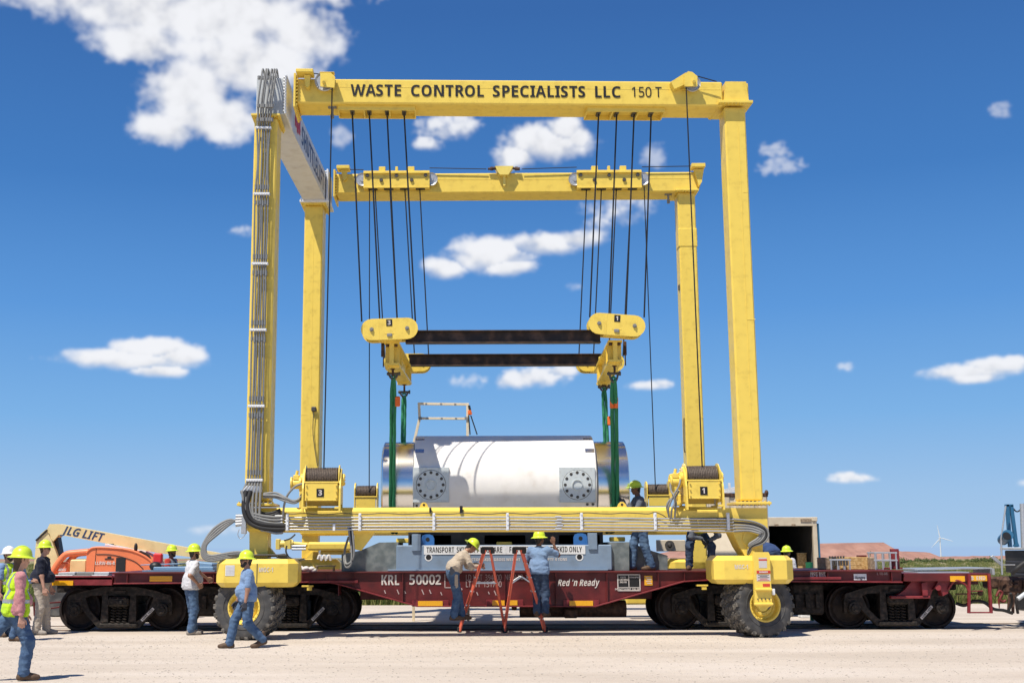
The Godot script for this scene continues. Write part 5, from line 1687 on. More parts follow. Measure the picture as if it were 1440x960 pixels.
# ---------------------------------------------------------------- cask
func build_cask() -> void:
	var c := Vector3(0, 3.12, -3.45)
	var k := thing("transport_cask", "white cylindrical transport cask with mirror steel ends slung over the blue skid", "cask", c)
	var xl := -0.894
	var xr := 3.104
	var el := -1.632
	var er := 3.85
	var side := Transform3D(Basis(Vector3.BACK, -PI / 2), Vector3.ZERO)   # lathe axis y -> +x
	var m := MB.new()
	m.x = side
	m.lathe([Vector2(0.9, xl), Vector2(1.135, xl), Vector2(1.15, xl + 0.02), Vector2(1.15, xr - 0.02), Vector2(1.135, xr), Vector2(0.9, xr)], 120, 20.0)
	part("shell", m, M.cask_white, k)
	for s in [[el, xl], [xr, er]]:
		m = MB.new()
		m.x = side
		var out: float = s[0] if s[0] < 0 and s[0] < xl + 0.1 and s[1] == xl else s[1]
		var a: float = s[0]
		var b: float = s[1]
		m.lathe([Vector2(0.0, a), Vector2(0.93, a), Vector2(0.985, a + 0.03), Vector2(1.01, a + 0.045), Vector2(1.01, b - 0.03), Vector2(0.985, b - 0.015), Vector2(0.93, b), Vector2(0.0, b)], 120, 40.0)
		m.lathe([Vector2(1.0, lerpf(a, b, 0.5) - 0.012), Vector2(1.014, lerpf(a, b, 0.5) - 0.008), Vector2(1.014, lerpf(a, b, 0.5) + 0.008), Vector2(1.0, lerpf(a, b, 0.5) + 0.012)], 120)
		part("steel_end", m, M.steel_mirror, k)
	# small bright pads let into the shell near its ends
	for s in [[xl + 0.11, xl + 0.0], [xr - 0.12, xr]]:
		for a in [0.70, 1.12]:
			m = MB.new()
			for i in 4:
				var a0: float = a - 0.05 + 0.025 * i
				var p := func(x: float, ang: float, r: float) -> Vector3: return Vector3(x, sin(ang) * r, cos(ang) * r)
				var x0: float = s[0] - 0.1
				var x1: float = s[0] + 0.1
				m.quad(p.call(x0, a0 + 0.025, 1.154), p.call(x1, a0 + 0.025, 1.154), p.call(x1, a0, 1.154), p.call(x0, a0, 1.154))
			part("steel_pad", m, M.steel_mirror, k)
	# bolted trunnion plates
	for u in [Vector3(-0.523, 3.102, -2.28), Vector3(2.668, 3.094, -2.28)]:
		var at: Vector3 = u - c
		m = MB.new()
		m.box(Vector3(at.x, at.y, 1.10), Vector3(0.785, 0.76, 0.15), 0.006)
		var pl := part("trunnion_plate", m, M.steel_plate, k)
		m = MB.new()
		m.x = Transform3D(Basis(Vector3.RIGHT, PI / 2), Vector3(at.x, at.y, 1.175))
		m.lathe([Vector2(0, 0.012), Vector2(0.095, 0.012), Vector2(0.10, 0.035), Vector2(0.118, 0.035), Vector2(0.122, 0.010), Vector2(0.31, 0.010), Vector2(0.318, 0.0)], 48, 20.0)
		part("trunnion_cover", m, M.steel_plate, pl)
		m = MB.new()
		m.x = Transform3D(Basis(Vector3.RIGHT, PI / 2), Vector3(at.x, at.y, 1.175))
		m.lathe([Vector2(0.318, 0.0015), Vector2(0.326, 0.0015)], 48)
		part("joint_line", m, M.black_print, pl)
		for i in 12:
			var a := TAU * i / 12.0
			m = MB.new()
			var b := Vector3(at.x + cos(a) * 0.265, at.y + sin(a) * 0.265, 1.186)
			m.cyl(b, b + Vector3(0, 0, 0.003), 0.034, 0.034, 14)
			m.cyl(b, b + Vector3(0, 0, 0.012), 0.018, 0.015, 6)
			part("bolt", m, M.steel_dark, pl)
	# scuffs and a short drain line low on the shell
	for u in [Vector3(-0.834, 2.653, -2.36), Vector3(-0.679, 2.652, -2.36), Vector3(2.884, 2.673, -2.36), Vector3(3.008, 2.673, -2.36)]:
		m = MB.new()
		m.cyl(u - c - Vector3(0, 0, 0.02), u - c + Vector3(0, 0, 0.03), 0.03, 0.026, 10)
		part("drain_plug", m, M.steel_dark, k)
	# ------------------------------------------------ skid
	var sk := thing("transport_skid", "light blue steel cradle with a lettered white strip on the flatcar deck", "skid")
	var y0 := 1.265
	m = MB.new()
	m.span(Vector3(-1.264, y0, -2.4), Vector3(3.362, 1.807, -2.1), 0.02)
	m.span(Vector3(-1.264, y0, -4.8), Vector3(3.362, 1.807, -4.5), 0.02)
	for x in [-1.0, 0.6, 2.2]:
		m.box(Vector3(x, y0 + 0.12, -3.45), Vector3(0.3, 0.22, 2.1), 0.02)
	m.box(Vector3(0.909, y0 + 0.015, -2.25), Vector3(4.7, 0.03, 0.46), 0.004)
	part("side_beam", m, M.skid_blue, sk)
	m = MB.new()
	m.span(Vector3(-0.67, 1.609, -2.098), Vector3(2.791, 1.795, -2.094) + Vector3(0, 0, 0.006), 0.0)
	var sg := part("sign_strip", m, M.sign_white, sk)
	var hh := 0.115
	letters("TRANSPORT  SKID LIFT LUGS ARE", hh, M.black_print, sg, Transform3D(Basis.IDENTITY, Vector3(0.198, 1.704, -2.088)), true, 1.013 - -0.609)
	letters("FOR LIFTING EMPTY SKID ONLY", hh, M.black_print, sg, Transform3D(Basis.IDENTITY, Vector3(1.935, 1.707, -2.088)), true, 2.712 - 1.158)
	letters("BOTTOM SKID   GROSS WEIGHT   44 TONS     EMPTY 4 TONS", 0.06, M.white_print, sk, Transform3D(Basis.IDENTITY, Vector3(1.324, 1.499, -2.097)), true, 2.389 - 0.243)
	for u in [Vector3(-0.571, 1.549, -2.1), Vector3(2.664, 1.548, -2.1)]:
		m = MB.new()
		m.x = Transform3D(Basis(Vector3.RIGHT, PI / 2), u)
		m.lathe([Vector2(0.058, 0.0), Vector2(0.058, 0.006), Vector2(0.082, 0.006), Vector2(0.082, 0.0)], 28)
		var rg := part("lug_ring", m, M.sign_white, sk)
		m = MB.new()
		m.cyl(u, u + Vector3(0, 0, 0.003), 0.058, 0.058, 24)
		part("lug_hole", m, M.black_print, rg)
	for s in [[Vector3(-0.734, 1.782, -2.2), Vector3(-0.451, 2.038, -2.2), -1], [Vector3(2.557, 1.803, -2.2), Vector3(2.854, 2.052, -2.2), 1]]:
		var a: Vector3 = s[0]
		var b: Vector3 = s[1]
		m = MB.new()
		m.prism(PackedVector2Array([Vector2(a.x, a.y), Vector2(a.x, b.y - 0.09), Vector2(a.x + 0.03, b.y - 0.025), Vector2(a.x + 0.10, b.y), Vector2(b.x - 0.10, b.y), Vector2(b.x - 0.03, b.y - 0.025), Vector2(b.x, b.y - 0.09), Vector2(b.x, a.y)]), -2.28, -2.2)
		var lg := part("lift_lug", m, M.lug_blue, sk)
		m = MB.new()
		m.cyl(Vector3((a.x + b.x) / 2, b.y - 0.11, -2.2), Vector3((a.x + b.x) / 2, b.y - 0.11, -2.196), 0.045, 0.045, 20)
		part("lug_hole", m, M.black_print, lg)
		m = MB.new()
		var px: float = a.x - 0.10 if s[2] < 0 else b.x + 0.10
		m.span(Vector3(px - 0.095, a.y - 0.10, -2.3), Vector3(px + 0.095, b.y, -2.06), 0.01)
		part("post", m, M.skid_blue, sk)
	m = MB.new()
	for x in [-0.54, 1.098, 2.736]:
		m.prism(PackedVector2Array([Vector2(x - 0.45, y0), Vector2(x + 0.45, y0), Vector2(x + 0.45, 2.02), Vector2(x - 0.45, 2.02)]), -4.2, -2.75)
	m.span(Vector3(-1.033, 1.55, -4.25), Vector3(3.261, 2.12, -2.75), 0.02)
	part("saddle", m, M.loco_black, sk)
	# grey cast end blocks
	m = MB.new()
	m.prism(P2([Vector3(-2.442, 1.26, -2.2), Vector3(-2.447, 1.621, -2.2), Vector3(-2.05, 1.695, -2.2), Vector3(-1.638, 1.867, -2.2), Vector3(-1.225, 1.874, -2.2), Vector3(-1.267, 1.257, -2.2)]), -4.7, -2.2)
	part("end_block", m, M.skid_grey, sk)
	m = MB.new()
	m.prism(P2([Vector3(3.378, 1.26, -2.2), Vector3(3.324, 1.862, -2.2), Vector3(3.753, 1.861, -2.2), Vector3(3.737, 1.259, -2.2)]), -4.7, -2.2)
	m.prism(P2([Vector3(3.78, 1.253, -2.5), Vector3(3.796, 1.862, -2.5), Vector3(3.995, 1.785, -2.5), Vector3(4.194, 1.701, -2.5), Vector3(4.623, 1.57, -2.5), Vector3(4.613, 1.266, -2.5)]), -4.5, -2.5)
	part("end_block", m, M.skid_grey, sk)
	m = MB.new()
	for u in [Vector3(-1.132, 1.908, -2.9), Vector3(3.588, 1.926, -2.9), Vector3(1.073, 1.824, -2.6)]:
		m.box(u, Vector3(0.34, 0.10, 0.14), 0.015)
	part("clamp", m, M.yellow, sk)


# ---------------------------------------------------------------- flatcar
var wheel_mesh: ArrayMesh
var frame_mesh: ArrayMesh
var spring_mesh: ArrayMesh

func truck_meshes() -> void:
	var w := MB.new()
	w.x = Transform3D(Basis(Vector3.RIGHT, PI / 2), Vector3.ZERO)
	# tread outwards, flange inwards (towards -z after the turn)
	w.lathe([Vector2(0, 0.10), Vector2(0.10, 0.10), Vector2(0.12, 0.05), Vector2(0.16, 0.03), Vector2(0.33, -0.005), Vector2(0.385, 0.02), Vector2(0.395, 0.062), Vector2(0.405, 0.07), Vector2(0.445, 0.07), Vector2(0.455, 0.055), Vector2(0.462, -0.03), Vector2(0.49, -0.05), Vector2(0.49, -0.07), Vector2(0.38, -0.07), Vector2(0.33, -0.03), Vector2(0.0, -0.03)], 48, 25.0)
	wheel_mesh = w.mesh()
	# cast side frame between axles 1.87 m apart; axle height 0.46
	var f := MB.new()
	var hw := 0.935
	var top := PackedVector2Array([Vector2(-1.13, 0.60), Vector2(-1.10, 0.75), Vector2(-0.75, 0.86), Vector2(-0.35, 0.94), Vector2(0.35, 0.94), Vector2(0.75, 0.86), Vector2(1.10, 0.75), Vector2(1.13, 0.60), Vector2(0.86, 0.66), Vector2(0.62, 0.76), Vector2(-0.62, 0.76), Vector2(-0.86, 0.66)])
	f.prism(top, -0.10, 0.10)
	for s in [-1.0, 1.0]:
		f.prism(PackedVector2Array([Vector2(s * 0.24, 0.80), Vector2(s * 0.36, 0.80), Vector2(s * 0.38, 0.2), Vector2(s * 0.22, 0.2)]), -0.12, 0.12)       # column
		f.prism(PackedVector2Array([Vector2(s * 0.74, 0.72), Vector2(s * 0.88, 0.66), Vector2(s * 0.76, 0.42), Vector2(s * 0.44, 0.08), Vector2(s * 0.30, 0.08), Vector2(s * 0.30, 0.20), Vector2(s * 0.42, 0.24), Vector2(s * 0.64, 0.46)]), -0.09, 0.09)   # diagonal
		f.box(Vector3(s * hw, 0.56, 0.0), Vector3(0.34, 0.30, 0.22), 0.05)      # pedestal over the bearing
		f.prism(PackedVector2Array([Vector2(s * 1.13, 0.62), Vector2(s * 1.13, 0.36), Vector2(s * 1.07, 0.34), Vector2(s * 1.06, 0.62)]), -0.07, 0.07)
		f.cyl(Vector3(s * hw, 0.46, 0.02), Vector3(s * hw, 0.46, 0.20), 0.135, 0.13, 20)
		f.cyl(Vector3(s * hw, 0.46, 0.20), Vector3(s * hw, 0.46, 0.225), 0.09, 0.08, 16)
		for k in 3:
			var a := TAU * k / 3.0 + 0.5
			f.cyl(Vector3(s * hw + cos(a) * 0.055, 0.46 + sin(a) * 0.055, 0.22), Vector3(s * hw + cos(a) * 0.055, 0.46 + sin(a) * 0.055, 0.245), 0.018, 0.018, 6)
	f.box(Vector3(0, 0.13, 0), Vector3(0.84, 0.11, 0.26), 0.03)                 # spring seat
	f.box(Vector3(0, 0.63, 0.04), Vector3(0.44, 0.20, 0.36), 0.04)              # bolster end
	f.box(Vector3(0, 0.83, 0.11), Vector3(0.30, 0.08, 0.05), 0.01)
	f.box(Vector3(0, 0.62, 0.235), Vector3(0.20, 0.07, 0.03), 0.01)
	bolts(f, Vector3(-0.16, 0.70, 0.22), Vector3(0.16, 0.70, 0.22), 3, Vector3.BACK, 0.02, 0.02)
	frame_mesh = f.mesh()
	var s := MB.new()
	var pts := []
	for k in 56:
		var a := k * TAU / 10.0
		pts.append(Vector3(cos(a) * 0.055, 0.19 + 0.34 * k / 56.0, sin(a) * 0.055))
	s.tube(pts, 0.014, 5)
	spring_mesh = s.mesh()

func truck(car: Node3D, x: float) -> void:
	var hw := 0.935
	var b := MB.new()
	b.box(Vector3(x, 0.66, -3.43), Vector3(0.42, 0.26, 2.0), 0.03)
	b.box(Vector3(x, 0.36, -3.43), Vector3(0.50, 0.42, 1.75), 0.02)
	var t := part("truck", b, M.truck_steel, car)
	for s in [-1.0, 1.0]:
		for z in [[-2.70, 0.0], [-4.16, PI]]:
			put("wheel", wheel_mesh, M.wheel_steel, t, Transform3D(Basis(Vector3.UP, z[1]), Vector3(x + s * hw, 0.462, z[0])))
		var ax := MB.new()
		ax.cyl(Vector3(x + s * hw, 0.462, -4.5), Vector3(x + s * hw, 0.462, -2.35), 0.085, 0.085, 14)
		part("axle", ax, M.truck_steel, t)
	for z in [[-2.42, 0.0], [-4.44, PI]]:
		put("side_frame", frame_mesh, M.truck_steel, t, Transform3D(Basis(Vector3.UP, z[1]), Vector3(x, 0, z[0])))
		for k in [-1.0, 0.0, 1.0]:
			put("spring", spring_mesh, M.truck_steel, t, Transform3D(Basis.IDENTITY, Vector3(x + k * 0.125, 0, z[0] + (0.06 if z[1] == 0.0 else -0.06))))
	var l := MB.new()
	l.box(Vector3(x + 0.62, 0.36, -2.315), Vector3(0.36, 0.06, 0.012), 0.0, Basis(Vector3.BACK, 0.80))
	var st := part("stencil_plate", l, M.label_grey, t)
	letters("LUBE 1432", 0.04, M.black_print, st, Transform3D(Basis(Vector3.BACK, 0.80), Vector3(x + 0.62, 0.36, -2.306)), true, 0.30)

func build_train() -> void:
	truck_meshes()
	var rl := MB.new()
	rl.box(Vector3(0, -0.015, -2.715), Vector3(80, 0.06, 0.07), 0.01)
	single("rail", rl, M.rust, "near steel rail flush with the yard under the flatcar", "rail", Vector3.ZERO, "rails of the yard track")
	rl = MB.new()
	rl.box(Vector3(0, -0.015, -4.15), Vector3(80, 0.06, 0.07), 0.01)
	single("rail", rl, M.rust, "far steel rail flush with the yard under the flatcar", "rail", Vector3.ZERO, "rails of the yard track")
	var car := thing("flatcar", "maroon heavy-duty railway flatcar with a deep belly and four trucks", "flatcar")
	var zf := -1.95
	var zb := -4.95
	# side sills: webs with flanges, near and far
	var top := 1.255
	var low := [Vector3(-7.258, 1.011, -1.95), Vector3(-5.131, 1.02, -1.95), Vector3(-3.622, 1.016, -1.95), Vector3(-2.748, 1.043, -1.95), Vector3(-2.415, 0.968, -1.95), Vector3(-0.815, 0.522, -1.95), Vector3(2.974, 0.512, -1.95), Vector3(4.856, 1.023, -1.95), Vector3(5.522, 1.058, -1.95), Vector3(7.089, 1.017, -1.95), Vector3(9.501, 0.996, -1.95)]
	for z in [zf, zb]:
		var m := MB.new()
		var web := PackedVector2Array()
		web.append(Vector2(-7.27, top - 0.03))
		for p: Vector3 in low:
			web.append(Vector2(p.x, p.y + 0.02))
		web.append(Vector2(9.52, top - 0.03))
		m.prism(web, z - (0.10 if z == zf else -0.08), z - (0.08 if z == zf else -0.10))
		# vertical stiffeners
		for u in [-6.978, -5.136, -3.263, -2.735, -2.176, -1.118, -0.032, 1.054, 2.14, 3.226, 4.316, 4.876, 5.419, 7.925, 9.284]:
			var bottom := 0.0
			for i in low.size() - 1:
				if u >= low[i].x and u <= low[i + 1].x:
					bottom = lerpf(low[i].y, low[i + 1].y, (u - low[i].x) / (low[i + 1].x - low[i].x))
			if bottom > 0.0:
				m.span(Vector3(u - 0.008, bottom + 0.02, z - (0.08 if z == zf else -0.08)), Vector3(u + 0.008, top - 0.03, z - (0.012 if z == zf else -0.012)), 0.0)
		part("side_sill", m, M.maroon, car)
		m = MB.new()      # bottom flange
		for i in low.size() - 1:
			var a: Vector3 = low[i]
			var b: Vector3 = low[i + 1]
			a.z = z; b.z = z
			m.bar(a + Vector3(0, 0.01, -0.09 if z == zf else 0.09), b + Vector3(0, 0.01, -0.09 if z == zf else 0.09), 0.20, 0.026, Vector3.UP, 0.003)
		part("bottom_flange", m, M.maroon_bright, car)
	var m := MB.new()
	var xl := -7.3
	var xr := 9.536
	m.span(Vector3(xl, top - 0.03, zb), Vector3(xr, top, zf), 0.004)
	part("deck", m, M.maroon, car)
	m = MB.new()
	m.span(Vector3(-2.11, 0.62, -3.75), Vector3(4.363, top - 0.035, -3.15), 0.01)
	m.span(Vector3(xl, 0.98, -3.7), Vector3(xr, top - 0.035, -3.2), 0.01)
	for u in [-4.0, -2.5, -1.0, 0.5, 2.0, 3.5]:
		m.span(Vector3(u, 0.75, zb + 0.12), Vector3(u + 0.02, top - 0.035, zf - 0.12), 0.0)
	for u in [-7.25, 9.48]:
		m.span(Vector3(u - 0.01, 1.0, zb + 0.12), Vector3(u + 0.01, top - 0.035, zf - 0.11), 0.0)
	part("centre_sill", m, M.maroon, car)
	# span bolsters that join the trucks in pairs
	for q in [[-7.22, -3.565], [5.785, 9.484]]:
		m = MB.new()
		m.span(Vector3(q[0] - 1.6, 0.80, -3.85), Vector3(q[1] + 1.6, 0.99, -3.05), 0.02)
		m.span(Vector3((q[0] + q[1]) / 2 - 0.35, 0.30, -4.4), Vector3((q[0] + q[1]) / 2 + 0.35, 0.98, -2.5), 0.05)
		for k in 3:
			m.span(Vector3((q[0] + q[1]) / 2 - 0.3 + 0.22 * k, 0.45, -2.5), Vector3((q[0] + q[1]) / 2 - 0.2 + 0.22 * k, 0.75, -2.42), 0.01)
		part("span_bolster", m, M.truck_steel, car)
		truck(car, q[0])
		truck(car, q[1])
	# brake reservoir and rigging under the belly
	m = MB.new()
	m.cyl(Vector3(1.419, 0.42, -3.0), Vector3(3.748, 0.42, -3.0), 0.18, 0.18, 20)
	m.span(Vector3(1.219, 0.42, -2.6), Vector3(1.326, 0.62, -2.4), 0.01)
	m.box(Vector3(2.506, 0.34, -2.7), Vector3(0.3, 0.2, 0.2), 0.03)
	part("brake_gear", m, M.rust, car)
	# lettering
	var z := zf - 0.074
	letters("KRL", 0.21, M.white_print, car, Transform3D(Basis.IDENTITY, Vector3(-1.386, 1.075, -2.02)), true, -1.197 - -1.575)
	letters("50002", 0.21, M.white_print, car, Transform3D(Basis.IDENTITY, Vector3(-0.637, 1.08, -2.02)), true, -0.304 - -0.978)
	letters("LD LMT  394600", 0.115, M.faded_print, car, Transform3D(Basis.IDENTITY, Vector3(0.604, 1.122, -2.02)), false, 0.982 - 0.226)
	letters("LT WT  131700", 0.115, M.faded_print, car, Transform3D(Basis.IDENTITY, Vector3(0.603, 0.981, -2.02)), false, 0.982 - 0.226)
	letters("NEW 12-10", 0.10, M.faded_print, car, Transform3D(Basis.IDENTITY, Vector3(1.331, 1.127, -2.02)), false, 0.55)
	letters("Red 'n Ready", 0.14, M.white_print, car, Transform3D(Basis.IDENTITY, Vector3(2.623, 1.012, -2.02)), true, 3.054 - 2.184, "lettering", 0.22)
	letters("NOT BUF", 0.055, M.white_print, car, Transform3D(Basis.IDENTITY, Vector3(7.73, 1.192, -2.02)), true)
	letters("JACK BEG", 0.055, M.white_print, car, Transform3D(Basis.IDENTITY, Vector3(7.727, 1.132, -2.02)), true)
	letters("L 10-08", 0.05, M.faded_print, car, Transform3D(Basis.IDENTITY, Vector3(9.1, 1.181, -2.02)), false)
	m = MB.new()   # thin frame by the number
	var f0 := Vector3(-0.221, 1.198, -2.022)
	var f1 := Vector3(-0.032, 0.916, -2.022)
	m.box(Vector3(f0.x, (f0.y + f1.y) / 2, f0.z), Vector3(0.018, f0.y - f1.y, 0.004), 0.0)
	m.box(Vector3((f0.x + f1.x) / 2, f1.y, f0.z), Vector3(f1.x - f0.x, 0.018, 0.004), 0.0)
	part("painted_frame", m, M.faded_print, car)
	# chalky drips of the number paint
	rng.seed = 91
	for i in 11:
		m = MB.new()
		var p := Vector3(-1.499, 0.875, -2.023).lerp(Vector3(0.904, 0.824, -2.023), i / 10.0) + Vector3(rng.randf_range(-0.1, 0.1), rng.randf_range(-0.06, 0.06), 0)
		m.box(p, Vector3(0.02, rng.randf_range(0.04, 0.12), 0.003), 0.0, Basis(Vector3.BACK, 0.4))
		part("scuff", m, M.faded_print, car)
	m = MB.new()
	m.box(Vector3(3.697, 1.009, -2.021), Vector3(0.48, 0.34, 0.008), 0.0)
	var st := part("stencil_panel", m, M.black_print, car)
	m = MB.new()
	var pc := Vector3(3.696, 1.01, -2.014)
	for q in [[0.0, 0.165, 0.48, 0.02], [0.0, -0.165, 0.48, 0.02], [-0.235, 0.0, 0.02, 0.34], [0.235, 0.0, 0.02, 0.34], [0.0, 0.03, 0.015, 0.26], [0.0, -0.10, 0.46, 0.012]]:
		m.box(pc + Vector3(q[0], q[1], 0), Vector3(q[2], q[3], 0.006), 0.0)
	part("stencil_frame", m, M.white_print, st)
	for i in 3:
		letters(["COTS", "LUB BRG", "INS 08"][i], 0.035, M.white_print, st, Transform3D(Basis.IDENTITY, pc + Vector3(-0.12, 0.11 - 0.05 * i, 0.002)), true)
	letters("COM RPKD", 0.03, M.white_print, st, Transform3D(Basis.IDENTITY, pc + Vector3(0.12, 0.11, 0.002)), true)
	letters("DO NOT HUMP  KRL 08", 0.035, M.white_print, st, Transform3D(Basis.IDENTITY, pc + Vector3(-0.04, -0.135, 0.002)), true)
	m = MB.new()
	m.box(Vector3(4.114, 1.053, -2.02), Vector3(0.17, 0.20, 0.008), 0.0)
	var tg := part("tag_plate", m, M.reflector, car)
	m = MB.new()
	for i in 4:
		m.box(Vector3(4.113, 1.053, -2.013) + Vector3(0.02 * (i % 2), 0.06 - 0.04 * i, 0), Vector3(0.10, 0.016, 0.004), 0.0)
	part("tag_print", m, M.label_grey, tg)
	m = MB.new()
	m.box(Vector3(8.627, 1.115, -2.02), Vector3(0.27, 0.13, 0.008), 0.0)
	var kp := part("maker_plate", m, M.sign_white, car)
	letters("Kasgro", 0.06, M.black_print, kp, Transform3D(Basis.IDENTITY, Vector3(8.624, 1.101, -2.013)), true, 0.2)
	# amber reflector strips
	for q in [[Vector3(-0.529, 0.591, -1.94), 0.52], [Vector3(0.914, 0.599, -1.94), 0.26], [Vector3(1.215, 0.601, -1.94), 0.2], [Vector3(2.666, 0.587, -1.94), 0.50], [Vector3(-6.272, 1.12, -1.94), 0.48]]:
		m = MB.new()
		var e: Vector3 = q[0]
		m.box(Vector3(e.x, e.y, zf - (0.07 if e.y > 0.9 else 0.0)), Vector3(q[1], 0.105, 0.012), 0.0)
		if e.y < 0.9:
			m.box(Vector3(e.x, e.y, zf - 0.045), Vector3(q[1] + 0.25, 0.13, 0.06), 0.0)
			var bk := part("reflector_backing", m, M.maroon_bright, car)
			var m2 := MB.new()
			m2.box(Vector3(e.x, e.y, zf + 0.008), Vector3(q[1], 0.105, 0.008), 0.0)
			part("reflector", m2, M.reflector, bk)
		else:
			part("reflector", m, M.reflector, car)
	# yellow brackets under the sill by the wheels
	for u in [Vector3(-3.139, 0.956, -1.95), Vector3(5.246, 0.948, -1.95)]:
		m = MB.new()
		m.box(u + Vector3(0, 0.0, -0.05), Vector3(0.24, 0.035, 0.12), 0.004)
		m.box(u + Vector3(0.04, -0.05, -0.05), Vector3(0.10, 0.08, 0.10), 0.004)
		part("stop_bracket", m, M.yellow, car)
	for u in [Vector3(7.695, 1.06, -1.95), Vector3(-2.566, 1.013, -1.95)]:
		m = MB.new()
		m.span(u + Vector3(-0.55, 0.005, -0.10), u + Vector3(0.5, 0.06, 0.02), 0.004)
		part("jacking_pad", m, M.maroon_bright, car)
	# left end platform
	m = MB.new()
	m.span(Vector3(-8.737, 0.984, -2), Vector3(-7.304, 1.181, -1.98) + Vector3(0, 0, -0.10), 0.006)
	m.span(Vector3(-8.737, 1.10, -4.9), Vector3(-7.301, 1.155, -2.0), 0.004)
	m.span(Vector3(-8.918, 1.0, -3.8), Vector3(-7.256, 1.12, -3.0), 0.01)
	part("end_platform", m, M.maroon_bright, car)
	m = MB.new()
	m.box(Vector3(-8.414, 1.035, -1.975), Vector3(0.58, 0.10, 0.01), 0.0)
	part("reflector", m, M.reflector, car)
	m = MB.new()
	for q in [[Vector3(-8.742, 0.963, -2.2), Vector3(-8.708, 0.338, -2.2)], [Vector3(-8.708, 0.338, -2.2), Vector3(-8.981, 0.339, -2.2)], [Vector3(-8.706, 0.494, -3.3), Vector3(-9.142, 0.423, -3.2)], [Vector3(-8.742, 0.587, -3.3), Vector3(-9.119, 0.562, -3.2)], [Vector3(-8.981, 0.339, -2.2), Vector3(-9.013, 0.636, -2.2)]]:
		m = MB.new()
		m.bar(q[0], q[1], 0.035, 0.035)
		part("step_iron", m, M.maroon, car)
	# right end: gusset, ladder irons, B end plates
	m = MB.new()
	m.prism(P2([Vector3(9.621, 1.183, -2.2), Vector3(9.911, 1.182, -2.2), Vector3(10.216, 1.182, -2.2), Vector3(10.328, 1.047, -2.2), Vector3(10.167, 0.704, -2.2), Vector3(9.358, 0.662, -2.2), Vector3(9.612, 0.825, -2.2), Vector3(9.777, 1.003, -2.2)]), -2.6, -2.2)
	m.span(Vector3(9.292, 0.658, -2.1), Vector3(10.129, 0.715, -2.1) + Vector3(0, 0, -0.4), 0.01)
	m.prism(P2([Vector3(9.95, 0.976, -2.1), Vector3(10.073, 1.005, -2.1), Vector3(10.069, 0.723, -2.1), Vector3(9.963, 0.723, -2.1)]), -2.14, -2.08)
	m.prism(P2([Vector3(10.198, 0.841, -2.1), Vector3(10.368, 1.094, -2.1), Vector3(10.477, 1.138, -2.1), Vector3(10.561, 1.034, -2.1), Vector3(10.511, 0.766, -2.1), Vector3(10.385, 0.707, -2.1), Vector3(10.34, 0.915, -2.1)]), -2.3, -2.1)
	m.cyl(Vector3(10.347, 0.882, -2.2), Vector3(10.284, 0.888, -2.04), 0.06, 0.06, 16)
	part("end_gusset", m, M.maroon_bright, car)
	m = MB.new()
	m.span(Vector3(9.547, 1.022, -4.9), Vector3(11.408, 1.185, -2.0), 0.006)
	m.span(Vector3(9.301, 0.92, -3.8), Vector3(11.557, 1.05, -3.0), 0.01)
	part("end_platform", m, M.maroon, car)
	m = MB.new()
	for q in [[Vector3(10.937, 1.169, -1.98), Vector3(10.869, 0.357, -1.98)], [Vector3(11.353, 1.168, -1.98), Vector3(11.342, 0.356, -1.98)]]:
		m.bar(q[0], q[1], 0.07, 0.05)
	m.bar(Vector3(10.87, 0.372, -1.98), Vector3(11.351, 0.371, -1.98), 0.03, 0.03)
	m.bar(Vector3(10.927, 0.813, -2), Vector3(11.214, 0.82, -2), 0.02, 0.02)
	m.tube(curve([Vector3(10.516, 0.841, -2.1), Vector3(10.641, 1.036, -2), Vector3(10.838, 0.947, -1.98), Vector3(10.889, 0.829, -1.98)], 6), 0.022, 7)
	part("corner_ladder", m, M.maroon_bright, car)
	m = MB.new()
	m.tube(curve([Vector3(10.867, 0.536, -2.6), Vector3(11.007, 0.495, -2.5), Vector3(11.171, 0.589, -2.4), Vector3(11.355, 0.563, -2.3), Vector3(11.542, 0.428, -2.3), Vector3(11.798, 0.393, -2.4), Vector3(12.022, 0.327, -2.5)], 6), 0.035, 8)
	part("brake_hose", m, M.rubber, car)
	m = MB.new()
	m.bar(Vector3(10.784, 0.74, -2.4), Vector3(11.336, 0.746, -2.4), 0.03, 0.03)
	m.box(Vector3(11.321, 0.753, -2.4), Vector3(0.09, 0.10, 0.09), 0.02)
	part("uncoupling_lever", m, M.rust, car)
	for q in [[Vector3(10.685, 1.073, -1.99), 0.31], [Vector3(11.124, 1.083, -1.99), 0.38]]:
		m = MB.new()
		m.box(q[0], Vector3(q[1], 0.115, 0.012), 0.0)
		var rf := part("reflector", m, M.reflector, car)
		if q[1] > 0.35:
			letters("B  END", 0.08, M.white_print, rf, Transform3D(Basis.IDENTITY, q[0] + Vector3(0, 0, 0.009)), true, 0.30)
	letters("CAR EQUIPPED", 0.045, M.white_print, car, Transform3D(Basis.IDENTITY, Vector3(10.085, 1.107, -2.19)), true, 0.34)
	letters("HANDBRAKE", 0.045, M.white_print, car, Transform3D(Basis.IDENTITY, Vector3(10.065, 1.048, -2.19)), true, 0.28)
	# coupler
	m = MB.new()
	m.span(Vector3(11.884, 0.82, -3.6), Vector3(12.263, 1.08, -3.2), 0.04)
	m.box(Vector3(12.28, 0.895, -3.1), Vector3(0.42, 0.40, 0.45), 0.08)
	m.box(Vector3(12.317, 0.931, -2.9), Vector3(0.16, 0.12, 0.2), 0.03)
	part("coupler", m, M.rust, car)
	build_loco()

